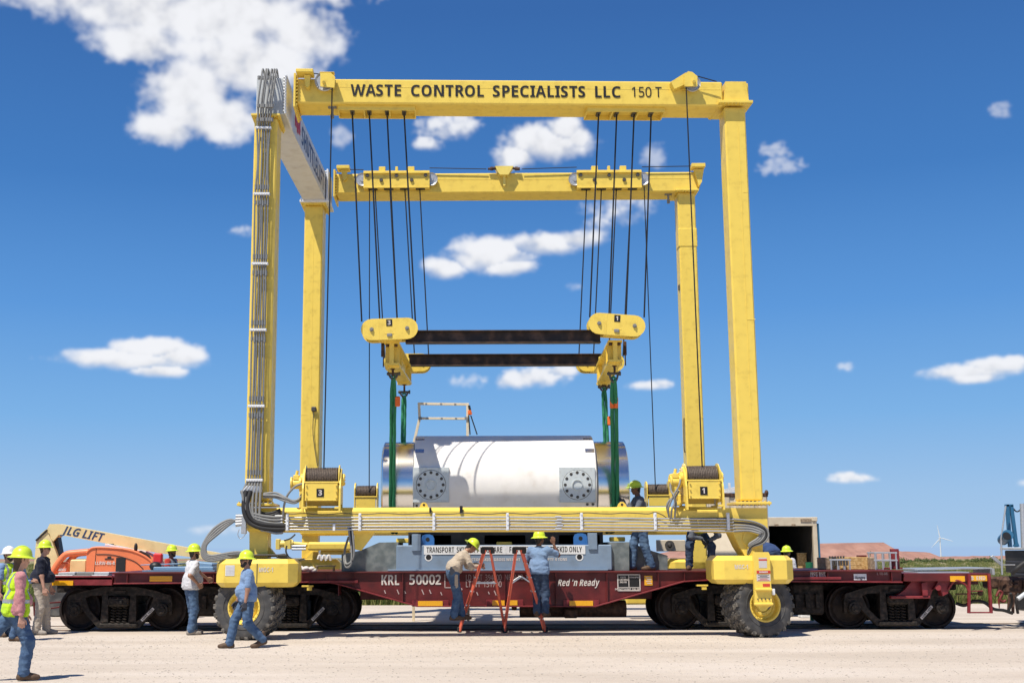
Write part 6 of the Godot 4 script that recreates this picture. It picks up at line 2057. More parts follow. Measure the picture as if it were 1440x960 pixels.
func build_loco() -> void:
	var c := thing("work_wagon", "black railway wagon with blue pipe frame cut off by the right picture edge", "wagon")
	var m := MB.new()
	m.span(Vector3(12.953, 1.15, -4.7), Vector3(16.5, 1.653, -2.3), 0.02)
	m.span(Vector3(12.763, 1.15, -4.3), Vector3(12.896, 1.417, -3.0), 0.02)
	m.span(Vector3(12.952, 0.30, -4.4), Vector3(16.5, 1.2, -2.4), 0.03)
	m.span(Vector3(12.731, 0.62, -4.0), Vector3(12.99, 1.15, -2.9), 0.03)
	part("body", m, M.loco_black, c)
	m = MB.new()
	m.span(Vector3(12.89, 1.668, -4.8), Vector3(16.5, 1.724, -2.2), 0.01)
	part("top_plate", m, M.joint_grey, c)
	m = MB.new()
	for q in [[Vector3(12.148, 2.657, -2.6), Vector3(12.135, 1.733, -2.6)], [Vector3(12.233, 2.641, -2.6), Vector3(12.275, 1.732, -2.6)]]:
		m.bar(q[0], q[1], 0.07, 0.07)
	m.bar(Vector3(12.099, 2.634, -2.6), Vector3(12.271, 2.634, -2.6), 0.07, 0.05)
	m.prism(P2([Vector3(12.214, 1.748, -2.6), Vector3(12.287, 1.87, -2.6), Vector3(12.323, 1.748, -2.6)]), -2.65, -2.55)
	part("pipe_frame", m, M.deep_blue, c)
	m = MB.new()
	m.cyl(Vector3(12.128, 1.888, -2.9), Vector3(11.973, 1.991, -2.3), 0.115, 0.115, 24)
	m.cyl(Vector3(12.128, 1.888, -2.9), Vector3(12.147, 1.873, -2.98), 0.115, 0.09, 24)
	part("pipe_roll", m, M.deep_blue, c)
	m = MB.new()
	m.cyl(Vector3(11.939, 1.968, -2.28), Vector3(11.939, 1.97, -2.275), 0.09, 0.09, 20)
	part("pipe_mouth", m, M.black_print, c)
	m = MB.new()
	m.cyl(Vector3(12.023, 2.62, -2.4), Vector3(11.866, 1.916, -2.4), 0.018, 0.018, 6)
	m.cyl(Vector3(11.866, 1.916, -2.4), Vector3(11.827, 1.143, -2.4), 0.020, 0.020, 6)
	m.bar(Vector3(11.656, 1.536, -2.5), Vector3(11.872, 1.338, -2.5), 0.05, 0.03)
	m.bar(Vector3(11.777, 1.55, -2.7), Vector3(11.966, 1.381, -2.7), 0.03, 0.03)
	m.cyl(Vector3(11.844, 1.354, -2.4), Vector3(12.121, 1.354, -2.4), 0.012, 0.012, 6)
	m.cyl(Vector3(12.43, 2.668, -2.5), Vector3(12.383, 1.717, -2.5), 0.05, 0.05, 10)
	part("stanchion", m, M.galvanized, c)
	m = MB.new()
	m.tube(curve([Vector3(12.267, 2.579, -2.6), Vector3(12.338, 2.502, -2.6), Vector3(12.419, 2.533, -2.6), Vector3(12.524, 2.672, -2.6)], 6), 0.016, 6)
	m.tube(curve([Vector3(11.954, 1.177, -2.2), Vector3(12.039, 1.298, -2.1), Vector3(12.265, 1.447, -2.1)], 6), 0.05, 8)
	m.tube(curve([Vector3(11.932, 0.357, -2.5), Vector3(11.996, 0.572, -2.4), Vector3(11.934, 0.755, -2.3)], 6), 0.03, 8)
	m.tube(curve([Vector3(12.099, 0.332, -2.4), Vector3(12.042, 0.576, -2.3), Vector3(12.102, 0.755, -2.3)], 6), 0.03, 8)
	part("air_hose", m, M.rubber, c)
	m = MB.new()
	m.span(Vector3(12.52, 0.78, -3.8), Vector3(16.5, 1.06, -2.9), 0.03)
	for q in [Vector3(12.158, 0.996, -2.78), Vector3(12.152, 0.92, -2.78), Vector3(12.298, 0.996, -2.78), Vector3(12.292, 0.92, -2.78)]:
		m.box(q, Vector3(0.10, 0.05, 0.05), 0.01)
	m.bar(Vector3(11.994, 0.748, -2.5), Vector3(11.95, 0.387, -2.5), 0.05, 0.05)
	m.bar(Vector3(12.088, 0.763, -2.5), Vector3(12.037, 0.327, -2.5), 0.05, 0.05)
	part("draft_gear", m, M.rust, c)
	m = MB.new()
	m.tube(curve([Vector3(11.801, 0.68, -2.7), Vector3(11.872, 0.786, -2.7), Vector3(11.93, 0.741, -2.7), Vector3(11.874, 0.619, -2.7), Vector3(11.931, 0.559, -2.7), Vector3(11.995, 0.589, -2.7)], 6), 0.03, 7)
	m.cyl(Vector3(11.843, 0.62, -2.7), Vector3(11.843, 0.423, -2.7), 0.025, 0.01, 7)
	part("glad_hand", m, M.red_bracket, c)
	m = MB.new()
	m.cyl(Vector3(12.031, 0.64, -2.2), Vector3(12.208, 0.758, -2.2), 0.045, 0.045, 10)
	part("cut_lever", m, M.joint_grey, c)


# ---------------------------------------------------------------- people: a field of joined tapered limbs, meshed as surface nets
class Field:
	var o: Vector3
	var c: float
	var nx: int
	var ny: int
	var nz: int
	var a := PackedFloat32Array()
	var k: float

	func _init(bones: Array, cell: float, blend: float) -> void:
		c = cell
		k = blend
		var lo := Vector3.ONE * 1e9
		var hi := -lo
		for b in bones:
			for e in [[b[0], b[2]], [b[1], b[3]]]:
				lo = lo.min(e[0] - Vector3.ONE * (e[1] + blend + cell * 2.5))
				hi = hi.max(e[0] + Vector3.ONE * (e[1] + blend + cell * 2.5))
		o = lo
		nx = int((hi.x - lo.x) / c) + 2
		ny = int((hi.y - lo.y) / c) + 2
		nz = int((hi.z - lo.z) / c) + 2
		a.resize(nx * ny * nz)
		for b in bones:
			bone(b[0], b[1], b[2], b[3])

	func bone(p: Vector3, q: Vector3, r0: float, r1: float) -> void:
		var m := k * 4.0 + c
		var rm := maxf(r0, r1) + m
		var lo := (p.min(q) - Vector3.ONE * rm - o) / c
		var hi := (p.max(q) + Vector3.ONE * rm - o) / c
		var x0 := maxi(0, int(lo.x))
		var x1 := mini(nx - 1, int(hi.x) + 1)
		var d := q - p
		var inv := 1.0 / maxf(d.length_squared(), 1e-8)
		var dr := r1 - r0
		for z in range(maxi(0, int(lo.z)), mini(nz - 1, int(hi.z) + 1) + 1):
			for y in range(maxi(0, int(lo.y)), mini(ny - 1, int(hi.y) + 1) + 1):
				var at := (z * ny + y) * nx
				var w := Vector3(o.x + x0 * c, o.y + y * c, o.z + z * c) - p
				for x in range(x0, x1 + 1):
					var t := clampf(w.dot(d) * inv, 0.0, 1.0)
					var e := (w - d * t).length() - r0 - dr * t
					if e < m:
						a[at + x] += exp(-e / k)
					w.x += c

	func cut(n: Vector3, at: Vector3) -> void:    # keep what lies behind the plane
		for z in nz:
			for y in ny:
				var i := (z * ny + y) * nx
				var d := (Vector3(o.x, o.y + y * c, o.z + z * c) - at).dot(n)
				for x in nx:
					if d > -k * 3.0:
						a[i + x] = minf(a[i + x], exp(-clampf(d / k, -3.0, 20.0)))
					d += n.x * c

	func mesh_into(out: MB, wrinkle: FastNoiseLite = null, amount := 0.0) -> void:
		var inside := PackedByteArray()
		inside.resize(a.size())
		for i in a.size():
			inside[i] = 1 if a[i] > 1.0 else 0
		var id := {}
		var vs := PackedVector3Array()
		var sy := nx
		var sz := nx * ny
		var corner := [0, 1, sy, sy + 1, sz, sz + 1, sz + sy, sz + sy + 1]
		var edges := [[0, 1], [2, 3], [4, 5], [6, 7], [0, 2], [1, 3], [4, 6], [5, 7], [0, 4], [1, 5], [2, 6], [3, 7]]
		for z in nz - 1:
			for y in ny - 1:
				var i := z * sz + y * sy
				for x in nx - 1:
					var s := inside[i] + inside[i + 1] + inside[i + sy] + inside[i + sy + 1] + inside[i + sz] + inside[i + sz + 1] + inside[i + sz + sy] + inside[i + sz + sy + 1]
					if s != 0 and s != 8:
						var sum := Vector3.ZERO
						var n := 0
						for e in edges:
							var i0: int = i + corner[e[0]]
							var i1: int = i + corner[e[1]]
							if inside[i0] != inside[i1]:
								var v0 := log(maxf(a[i0], 1e-9))
								var v1 := log(maxf(a[i1], 1e-9))
								var t := clampf(v0 / (v0 - v1), 0.05, 0.95)
								var p0 := Vector3(e[0] & 1, (e[0] >> 1) & 1, e[0] >> 2)
								var p1 := Vector3(e[1] & 1, (e[1] >> 1) & 1, e[1] >> 2)
								sum += p0.lerp(p1, t)
								n += 1
						id[i] = vs.size()
						vs.append(o + (Vector3(x, y, z) + sum / n) * c)
					i += 1
		var f := PackedInt32Array()
		for i: int in id:
			var x := i % nx
			var y := (i / nx) % ny
			var z := i / sz
			for e in [[1, sy, sz, y, z], [sy, sz, 1, z, x], [sz, 1, sy, x, y]]:
				if e[3] == 0 or e[4] == 0:
					continue
				var j: int = i + e[0]
				if inside[i] != inside[j]:
					var q0: int = id[i]
					var q1: int = id.get(i - e[1], -1)
					var q2: int = id.get(i - e[1] - e[2], -1)
					var q3: int = id.get(i - e[2], -1)
					if q1 < 0 or q2 < 0 or q3 < 0:
						continue
					if inside[i]:
						f.append_array([q0, q2, q1, q0, q3, q2])
					else:
						f.append_array([q0, q1, q2, q0, q2, q3])
		var ns := PackedVector3Array()
		ns.resize(vs.size())
		for pass_ in (2 if wrinkle else 1):
			ns.fill(Vector3.ZERO)
			for t in range(0, f.size(), 3):
				var p := vs[f[t]]
				var m := (vs[f[t + 2]] - p).cross(vs[f[t + 1]] - p)
				ns[f[t]] += m; ns[f[t + 1]] += m; ns[f[t + 2]] += m
			for i in ns.size():
				ns[i] = ns[i].normalized()
			if wrinkle and pass_ == 0:
				for i in vs.size():
					var p := vs[i]
					vs[i] = p + ns[i] * amount * (wrinkle.get_noise_3d(p.x * 0.7, p.y * 1.5, p.z * 0.7) * 1.4)
		for t in range(0, f.size(), 3):
			out.stri(vs[f[t]], vs[f[t + 1]], vs[f[t + 2]], ns[f[t]], ns[f[t + 1]], ns[f[t + 2]])

var wrinkles := FastNoiseLite.new()

func elbow(s: Vector3, t: Vector3, l0: float, l1: float, pole: Vector3) -> Array:
	var d := t - s
	var dist := clampf(d.length(), 0.05, (l0 + l1) * 0.999)
	d = d.normalized()
	var a := (l0 * l0 - l1 * l1 + dist * dist) / (2.0 * dist)
	var h := sqrt(maxf(0.0, l0 * l0 - a * a))
	var side := (pole - d * pole.dot(d)).normalized()
	return [s + d * a + side * h, s + d * dist]

# bones of one hand: wrist, direction of the fingers, direction of the thumb side, how far it closes, which side the palm faces
func hand_bones(w: Vector3, d: Vector3, thumb: Vector3, palm: Vector3, curl: float, s: float) -> Array:
	var out := []
	thumb = (thumb - d * thumb.dot(d)).normalized()
	palm = d.cross(thumb).normalized() * (1.0 if d.cross(thumb).dot(palm) >= 0.0 else -1.0)
	var len := [0.072, 0.080, 0.074, 0.058]
	for i in 4:
		var off: Vector3 = thumb * (0.030 - 0.020 * i) * s
		var kn: Vector3 = w + d * (0.092 - 0.006 * absf(i - 1.0)) * s + off * 1.15
		out.append([w + off * 0.55 + d * 0.01 * s, kn, 0.0145 * s, 0.012 * s])
		var p: Vector3 = kn
		var a := 0.12
		for j in 3:
			a += curl * (0.75 + 0.12 * i)
			var dir: Vector3 = d * cos(a) + palm * sin(a) + thumb * (0.06 - 0.04 * i)
			var q: Vector3 = p + dir.normalized() * len[i] * s * [0.46, 0.31, 0.25][j]
			out.append([p, q, (0.0098 - 0.0009 * j) * s, (0.0092 - 0.001 * j) * s])
			p = q
	var t0: Vector3 = w + d * 0.025 * s + thumb * 0.026 * s
	var t1: Vector3 = t0 + (d * 0.7 + thumb * 0.7 + palm * 0.25).normalized() * 0.042 * s
	var t2: Vector3 = t1 + (d * 0.9 + thumb * 0.3 + palm * (0.2 + curl * 0.5)).normalized() * 0.032 * s
	var t3: Vector3 = t2 + (d * 0.95 + palm * (0.2 + curl * 0.6)).normalized() * 0.026 * s
	out.append([t0, t1, 0.015 * s, 0.0125 * s])
	out.append([t1, t2, 0.0115 * s, 0.0105 * s])
	out.append([t2, t3, 0.0105 * s, 0.009 * s])
	return out

func hat_mesh() -> ArrayMesh:
	var m := MB.new()
	m.x = Transform3D(Basis.from_scale(Vector3(0.93, 1.0, 1.08)), Vector3.ZERO)
	m.lathe([Vector2(0.118, -0.006), Vector2(0.168, -0.018), Vector2(0.176, -0.019), Vector2(0.178, -0.014), Vector2(0.170, -0.009), Vector2(0.135, 0.006), Vector2(0.128, 0.016), Vector2(0.124, 0.045), Vector2(0.112, 0.085), Vector2(0.090, 0.114), Vector2(0.060, 0.131), Vector2(0.025, 0.139), Vector2(0.0, 0.140)], 36, 40.0)
	m.lathe([Vector2(0.0, 0.10), Vector2(0.08, 0.09), Vector2(0.112, 0.03), Vector2(0.118, -0.006)], 24, 40.0)
	m.x = Transform3D.IDENTITY
	for k in 3:
		var x := (k - 1) * 0.035
		var pts := []
		for i in 13:
			var a := lerpf(0.25, PI - 0.35, i / 12.0)
			pts.append(Vector3(x, 0.008 + sin(a) * (0.134 - absf(x) * 0.25), cos(a) * 0.128))
		m.tube(pts, 0.011 if k == 1 else 0.006, 6)
	# peak a little longer in front
	return m.mesh()

var hat: ArrayMesh

func cloth(name: String, col: Color, rough := 0.9) -> StandardMaterial3D:
	var m := mat(name, col, rough, 0.0, 0.4, 3.5)
	m.albedo_texture = cloth_tex
	m.roughness_texture = null
	m.rim_enabled = true
	m.rim = 0.3
	return m

func person(label: String, at: Vector3, turn: float, o: Dictionary) -> Node3D:
	var root := thing("person", label, "person", at, "", turn)
	var s: float = o.get("h", 1.76) / 1.76
	var fat: float = o.get("fat", 1.0)
	var hips: Vector3 = o.get("hips", Vector3(0, 0.968, 0)) * s
	var lean: float = o.get("lean", 0.0)       # forwards
	var bow: float = o.get("bow", lean)        # of the upper back
	var sway: float = o.get("sway", 0.0)
	var twist: float = o.get("twist", 0.0)
	var up0 := (Basis(Vector3.BACK, sway) * Vector3(0, cos(lean), sin(lean))).normalized()
	var up1 := (Basis(Vector3.BACK, sway) * Vector3(0, cos(bow), sin(bow))).normalized()
	var side := Basis(up1, twist) * Vector3.RIGHT
	side = (side - up1 * side.dot(up1)).normalized()
	var front := side.cross(up1)
	var waist := hips + up0 * 0.15 * s
	var chest := waist + up1 * 0.20 * s
	var neck := waist + up1 * 0.375 * s
	var skin: Material = o.get("skin", M.skin)
	# head
	var hy: float = o.get("head_yaw", 0.0)
	var hp: float = o.get("head_pitch", bow * 0.4)
	var hb := Basis(Vector3.UP, hy) * Basis(Vector3.RIGHT, hp)
	var hf := hb * Vector3.BACK
	var hu := hb * Vector3.UP
	var hr := hb * Vector3.RIGHT
	var head := neck + (up1 * 0.4 + hu * 0.6).normalized() * 0.165 * s + hf * 0.02
	# limbs
	var sh := [chest + up1 * 0.115 * s + side * 0.175 * s * lerpf(1.0, fat, 0.4), chest + up1 * 0.115 * s - side * 0.175 * s * lerpf(1.0, fat, 0.4)]
	var hp2 := [hips + Vector3(0.088 * s, -0.03, 0), hips + Vector3(-0.088 * s, -0.03, 0)]
	var hands: Array = o.get("hands", [Vector3(0.26, 0.78, 0.08), Vector3(-0.26, 0.78, 0.08)])
	var poles: Array = o.get("elbows", [Vector3(0.5, 0, -1), Vector3(-0.5, 0, -1)])
	var feet: Array = o.get("feet", [Vector3(0.10, 0, 0.02), Vector3(-0.10, 0, 0.0)])
	var toes: Array = o.get("toes", [0.15, -0.15])
	var rise: Array = o.get("heel", [0.0, 0.0])
	var arm := []
	var leg := []
	for i in 2:
		arm.append([sh[i]] + elbow(sh[i], hands[i] * s, 0.295 * s, 0.255 * s, poles[i]))
		var toe := Vector3(sin(toes[i]), 0, cos(toes[i]))
		leg.append([hp2[i]] + elbow(hp2[i], feet[i] * s + Vector3(0, 0.095 * s + rise[i] * 0.16, 0) - toe * rise[i] * 0.05, 0.43 * s, 0.425 * s, toe + Vector3(0, 0.1, 0)))
	# ---- body, one surface
	var bones := []
	var ps := side * 0.075 * s
	bones.append([hips + Vector3(0.07 * s, 0, 0), hips - Vector3(0.07 * s, 0, 0), 0.105 * s, 0.105 * s])
	bones.append([waist + ps * 0.8, waist - ps * 0.8, 0.098 * s * fat, 0.098 * s * fat])
	bones.append([chest + ps, chest - ps, 0.105 * s, 0.105 * s])
	bones.append([sh[0] * 0.8 + chest * 0.2, sh[1] * 0.8 + chest * 0.2, 0.062 * s, 0.062 * s])
	bones.append([hips, waist, 0.11 * s, 0.10 * s * fat])
	bones.append([waist, chest, 0.10 * s * fat, 0.11 * s])
	bones.append([chest + up1 * 0.12 * s, neck + up1 * 0.06 * s, 0.06 * s, 0.055 * s])
	for i in 2:
		bones.append([leg[i][0], leg[i][1], 0.085 * s, 0.058 * s])
		bones.append([leg[i][1], leg[i][2], 0.056 * s, 0.040 * s])
		bones.append([arm[i][0], arm[i][1], 0.050 * s, 0.041 * s])
		bones.append([arm[i][1], arm[i][2], 0.041 * s, 0.029 * s])
	var body := MB.new()
	Field.new(bones, 0.020, 0.018).mesh_into(body)
	var hd := [[head + hu * 0.035 - hf * 0.022, head + hu * 0.035 + hf * 0.018, 0.080, 0.075], [head + hf * 0.01, head - hu * 0.055 + hf * 0.032, 0.066, 0.048], [head - hu * 0.075 + hf * 0.045, head - hu * 0.085 + hf * 0.058, 0.036, 0.028], [head + hu * 0.005 + hf * 0.082, head - hu * 0.024 + hf * 0.103, 0.009, 0.013], [head + hu * 0.022 + hr * 0.032 + hf * 0.078, head + hu * 0.022 - hr * 0.032 + hf * 0.078, 0.013, 0.013], [head - hu * 0.052 + hf * 0.082 + hr * 0.018, head - hu * 0.052 + hf * 0.082 - hr * 0.018, 0.011, 0.011], [head - hu * 0.05 - hf * 0.01, neck + up1 * 0.02, 0.052, 0.056]]
	for q in [1.0, -1.0]:
		hd.append([head + hr * 0.077 * q + hu * 0.015 - hf * 0.012, head + hr * 0.080 * q - hu * 0.022 - hf * 0.006, 0.014, 0.010])
		hd.append([head + hr * 0.04 * q - hu * 0.018 + hf * 0.055, head + hr * 0.03 * q - hu * 0.04 + hf * 0.06, 0.026, 0.026])
	Field.new(hd, 0.008, 0.007).mesh_into(body)
	var gloves: Material = o.get("gloves", null)
	var gm := MB.new()
	var curls: Array = o.get("curl", [0.4, 0.4])
	var thumbs: Array = o.get("thumbs", [Vector3(0, 0, 1), Vector3(0, 0, 1)])
	for i in 2:
		var d: Vector3 = (arm[i][2] - arm[i][1]).normalized()
		if o.has("fingers") and o.fingers[i] != null:
			d = (o.fingers[i] as Vector3).normalized()
		var palm: Vector3 = Vector3(-1 if i == 0 else 1, 0, 0)
		if o.has("palms"):
			palm = o.palms[i]
		var hbones := hand_bones(arm[i][2], d, thumbs[i], palm, curls[i], s * (1.12 if gloves else 1.0))
		Field.new(hbones, 0.0055, 0.004).mesh_into(gm if gloves else body)
	part("body", body, skin, root)
	if gloves:
		part("gloves", gm, gloves, root)
	# ---- trousers
	bones = []
	bones.append([hips + Vector3(0.075 * s, 0.0, 0), hips - Vector3(0.075 * s, 0.0, 0), 0.117 * s * lerpf(1.0, fat, 0.4), 0.117 * s * lerpf(1.0, fat, 0.4)])
	bones.append([hips, hips + up0 * 0.07 * s, 0.125 * s, 0.118 * s * lerpf(1.0, fat, 0.6)])
	bones.append([hips + up0 * 0.05 * s + Vector3(0.06 * s, 0, 0), hips + up0 * 0.05 * s - Vector3(0.06 * s, 0, 0), 0.115 * s * lerpf(1.0, fat, 0.6), 0.115 * s * lerpf(1.0, fat, 0.6)])
	for i in 2:
		bones.append([leg[i][0], leg[i][1], 0.112 * s, 0.088 * s])
		var hem: Vector3 = leg[i][1].lerp(leg[i][2], 0.98)
		bones.append([leg[i][1], hem, 0.086 * s, 0.082 * s])
	var f := Field.new(bones, 0.0165, 0.014)
	f.cut(up0, hips + up0 * 0.135 * s)
	for i in 2:
		pass
	var mb := MB.new()
	f.mesh_into(mb, wrinkles, 0.011)
	part("trousers", mb, o.get("trousers", M.denim), root)
	mb = MB.new()      # belt
	Field.new([[hips + up0 * 0.115 * s + Vector3(0.06 * s, 0, 0), hips + up0 * 0.115 * s - Vector3(0.06 * s, 0, 0), 0.118 * s * lerpf(1.0, fat, 0.7), 0.118 * s * lerpf(1.0, fat, 0.7)]], 0.016, 0.012).mesh_into(MB.new())
	# ---- shirt
	bones = []
	var hem0 := hips + up0 * (0.02 if o.get("untucked", true) else 0.11) * s
	bones.append([hem0 + Vector3(0.075 * s, 0, 0), hem0 - Vector3(0.075 * s, 0, 0), 0.126 * s * fat, 0.126 * s * fat])
	bones.append([waist + ps * 0.9, waist - ps * 0.9, 0.118 * s * fat, 0.118 * s * fat])
	if fat > 1.05:
		bones.append([waist - up1 * 0.02 + front * 0.075 * fat + ps * 0.4, waist - up1 * 0.02 + front * 0.075 * fat - ps * 0.4, 0.10 * s * fat, 0.10 * s * fat])
	bones.append([chest + ps * 1.1, chest - ps * 1.1, 0.122 * s, 0.122 * s])
	bones.append([hem0, waist, 0.126 * s * fat, 0.12 * s * fat])
	bones.append([waist, chest, 0.118 * s * fat, 0.122 * s])
	bones.append([sh[0] * 0.85 + chest * 0.15, sh[1] * 0.85 + chest * 0.15, 0.075 * s, 0.075 * s])
	bones.append([chest + up1 * 0.10 * s, neck - up1 * 0.01 * s, 0.085 * s, 0.067 * s])
	var long: bool = o.get("long", false)
	for i in 2:
		if long:
			bones.append([arm[i][0], arm[i][1], 0.068 * s, 0.060 * s])
			bones.append([arm[i][1], arm[i][1].lerp(arm[i][2], 0.9), 0.058 * s, 0.042 * s])
		else:
			bones.append([arm[i][0], arm[i][0].lerp(arm[i][1], 0.8), 0.070 * s, 0.069 * s])
	f = Field.new(bones, 0.0165, 0.014)
	f.cut(-up0, hem0 - up0 * 0.085 * s)
	f.cut(up1, neck + up1 * 0.02 * s)
	mb = MB.new()
	f.mesh_into(mb, wrinkles, 0.010)
	part("shirt", mb, o.get("shirt", M.shirt_blue), root)
	# ---- vest
	if o.has("vest"):
		bones = [[hem0 + Vector3(0.08 * s, 0, 0), hem0 - Vector3(0.08 * s, 0, 0), 0.145 * s * fat, 0.145 * s * fat], [hem0, waist, 0.145 * s * fat, 0.135 * s * fat], [waist + ps, waist - ps, 0.133 * s * fat, 0.133 * s * fat], [waist, chest, 0.13 * s * fat, 0.13 * s], [chest + ps * 1.15, chest - ps * 1.15, 0.136 * s, 0.136 * s], [sh[0] * 0.62 + chest * 0.38 + up1 * 0.02, sh[1] * 0.62 + chest * 0.38 + up1 * 0.02, 0.088 * s, 0.088 * s], [chest + up1 * 0.09 * s, neck - up1 * 0.03 * s, 0.095 * s, 0.078 * s]]
		f = Field.new(bones, 0.0165, 0.012)
		f.cut(-up0, hem0 - up0 * 0.10 * s)
		f.cut(up1, neck + up1 * 0.005 * s)
		for i in 2:
			f.cut((side if i == 0 else -side), sh[i] - (side if i == 0 else -side) * -0.005)
		mb = MB.new()
		f.mesh_into(mb, wrinkles, 0.010)
		# silver bands: the surface again, proud of it, where the bands run
		var band := MB.new()
		for t in range(0, mb.v.size(), 3):
			var mid: Vector3 = (mb.v[t] + mb.v[t + 1] + mb.v[t + 2]) / 3.0
			var hgt := (mid - waist).dot(up1)
			var across := (mid - chest).dot(side)
			if absf(hgt + 0.02) < 0.026 or (hgt > 0.0 and absf(absf(across) - 0.11) < 0.024):
				for j in 3:
					band.v.append(mb.v[t + j] + mb.n[t + j] * 0.004)
					band.n.append(mb.n[t + j])
					band.c.append(Color.WHITE)
		var vo := part("safety_vest", mb, o.vest, root)
		part("reflective_band", band, M.silver_band, vo)
	# ---- boots
	for i in 2:
		var toe := Vector3(sin(toes[i]), 0, cos(toes[i]))
		var fl: Vector3 = feet[i] * s
		var pitch: float = rise[i]
		var heel: Vector3 = leg[i][2] - toe * 0.045 * s - Vector3(0, 0.045 * s, 0) * 1.0
		var ball: Vector3 = fl + toe * 0.13 * s + Vector3(0, 0.04 * s, 0)
		if pitch == 0.0:
			heel.y = fl.y + 0.045 * s
		var tip: Vector3 = ball + toe * 0.055 * s
		bones = [[heel, ball, 0.045 * s, 0.043 * s], [ball, tip, 0.046 * s, 0.037 * s], [leg[i][2], ball, 0.05 * s, 0.038 * s], [leg[i][2] + Vector3(0, 0.12 * s, 0) * 1.0, heel, 0.05 * s, 0.043 * s]]
		f = Field.new(bones, 0.011, 0.010)
		f.cut(Vector3.DOWN, Vector3(0, fl.y + 0.004, 0))
		mb = MB.new()
		f.mesh_into(mb)
		part("boot", mb, o.get("boots", M.boot_brown), root)
	# ---- hair, hat, eyes
	if o.has("hair"):
		f = Field.new([[head + hu * 0.03 - hf * 0.03, head + hu * 0.03 + hf * 0.0, 0.088, 0.082], [head - hf * 0.045, head - hu * o.get("hair_long", 0.06) - hf * 0.045, 0.06, 0.05]], 0.009, 0.006)
		f.cut(hf, head + hf * 0.025 + hu * 0.0)
		mb = MB.new()
		f.mesh_into(mb)
		part("hair", mb, o.hair, root)
	if o.has("beard"):
		f = Field.new([[head - hu * 0.045 + hf * 0.035 + hr * 0.045, head - hu * 0.085 + hf * 0.062, 0.035, 0.036], [head - hu * 0.045 + hf * 0.035 - hr * 0.045, head - hu * 0.085 + hf * 0.062, 0.035, 0.036], [head - hu * 0.042 + hf * 0.09 + hr * 0.02, head - hu * 0.042 + hf * 0.09 - hr * 0.02, 0.010, 0.010]], 0.008, 0.006)
		mb = MB.new()
		f.mesh_into(mb)
		part("beard", mb, o.beard, root)
	for q in [1.0, -1.0]:
		mb = MB.new()
		mb.ball(head + hr * 0.031 * q + hu * 0.004 + hf * 0.078, Vector3.ONE * 0.011, 5)
		part("eye", mb, M.eye_white, root)
		mb = MB.new()
		mb.ball(head + hr * 0.031 * q + hu * 0.004 + hf * 0.0845, Vector3.ONE * 0.0055, 4)
		part("iris", mb, M.black_gear, root)
	if o.get("glasses", false):
		mb = MB.new()
		var gb := Basis(hr, hu, hf)
		for q in [1.0, -1.0]:
			mb.box(head + hr * 0.034 * q + hu * 0.006 + hf * 0.097, Vector3(0.055, 0.036, 0.008), 0.003, gb * Basis(Vector3.UP, 0.15 * q))
			mb.bar(head + hr * 0.062 * q + hu * 0.012 + hf * 0.09, head + hr * 0.084 * q + hu * 0.012 - hf * 0.01, 0.006, 0.010, hu)
		part("sunglasses", mb, M.black_gear, root)
	if o.has("hat"):
		if hat == null:
			hat = hat_mesh()
		var tilt: float = o.get("hat_tilt", -0.06)
		put("hard_hat", hat, o.hat, root, Transform3D(Basis(hr, hu, hf) * Basis(Vector3.RIGHT, tilt) * Basis.from_scale(Vector3.ONE * o.get("hat_size", 1.0)), head + hu * 0.045 - hf * 0.008))
	for e in o.get("extras", []):
		mb = MB.new()
		e[2].call(mb, hips, waist, chest, up1, side, front)
		part(e[0], mb, e[1], root)
	return root

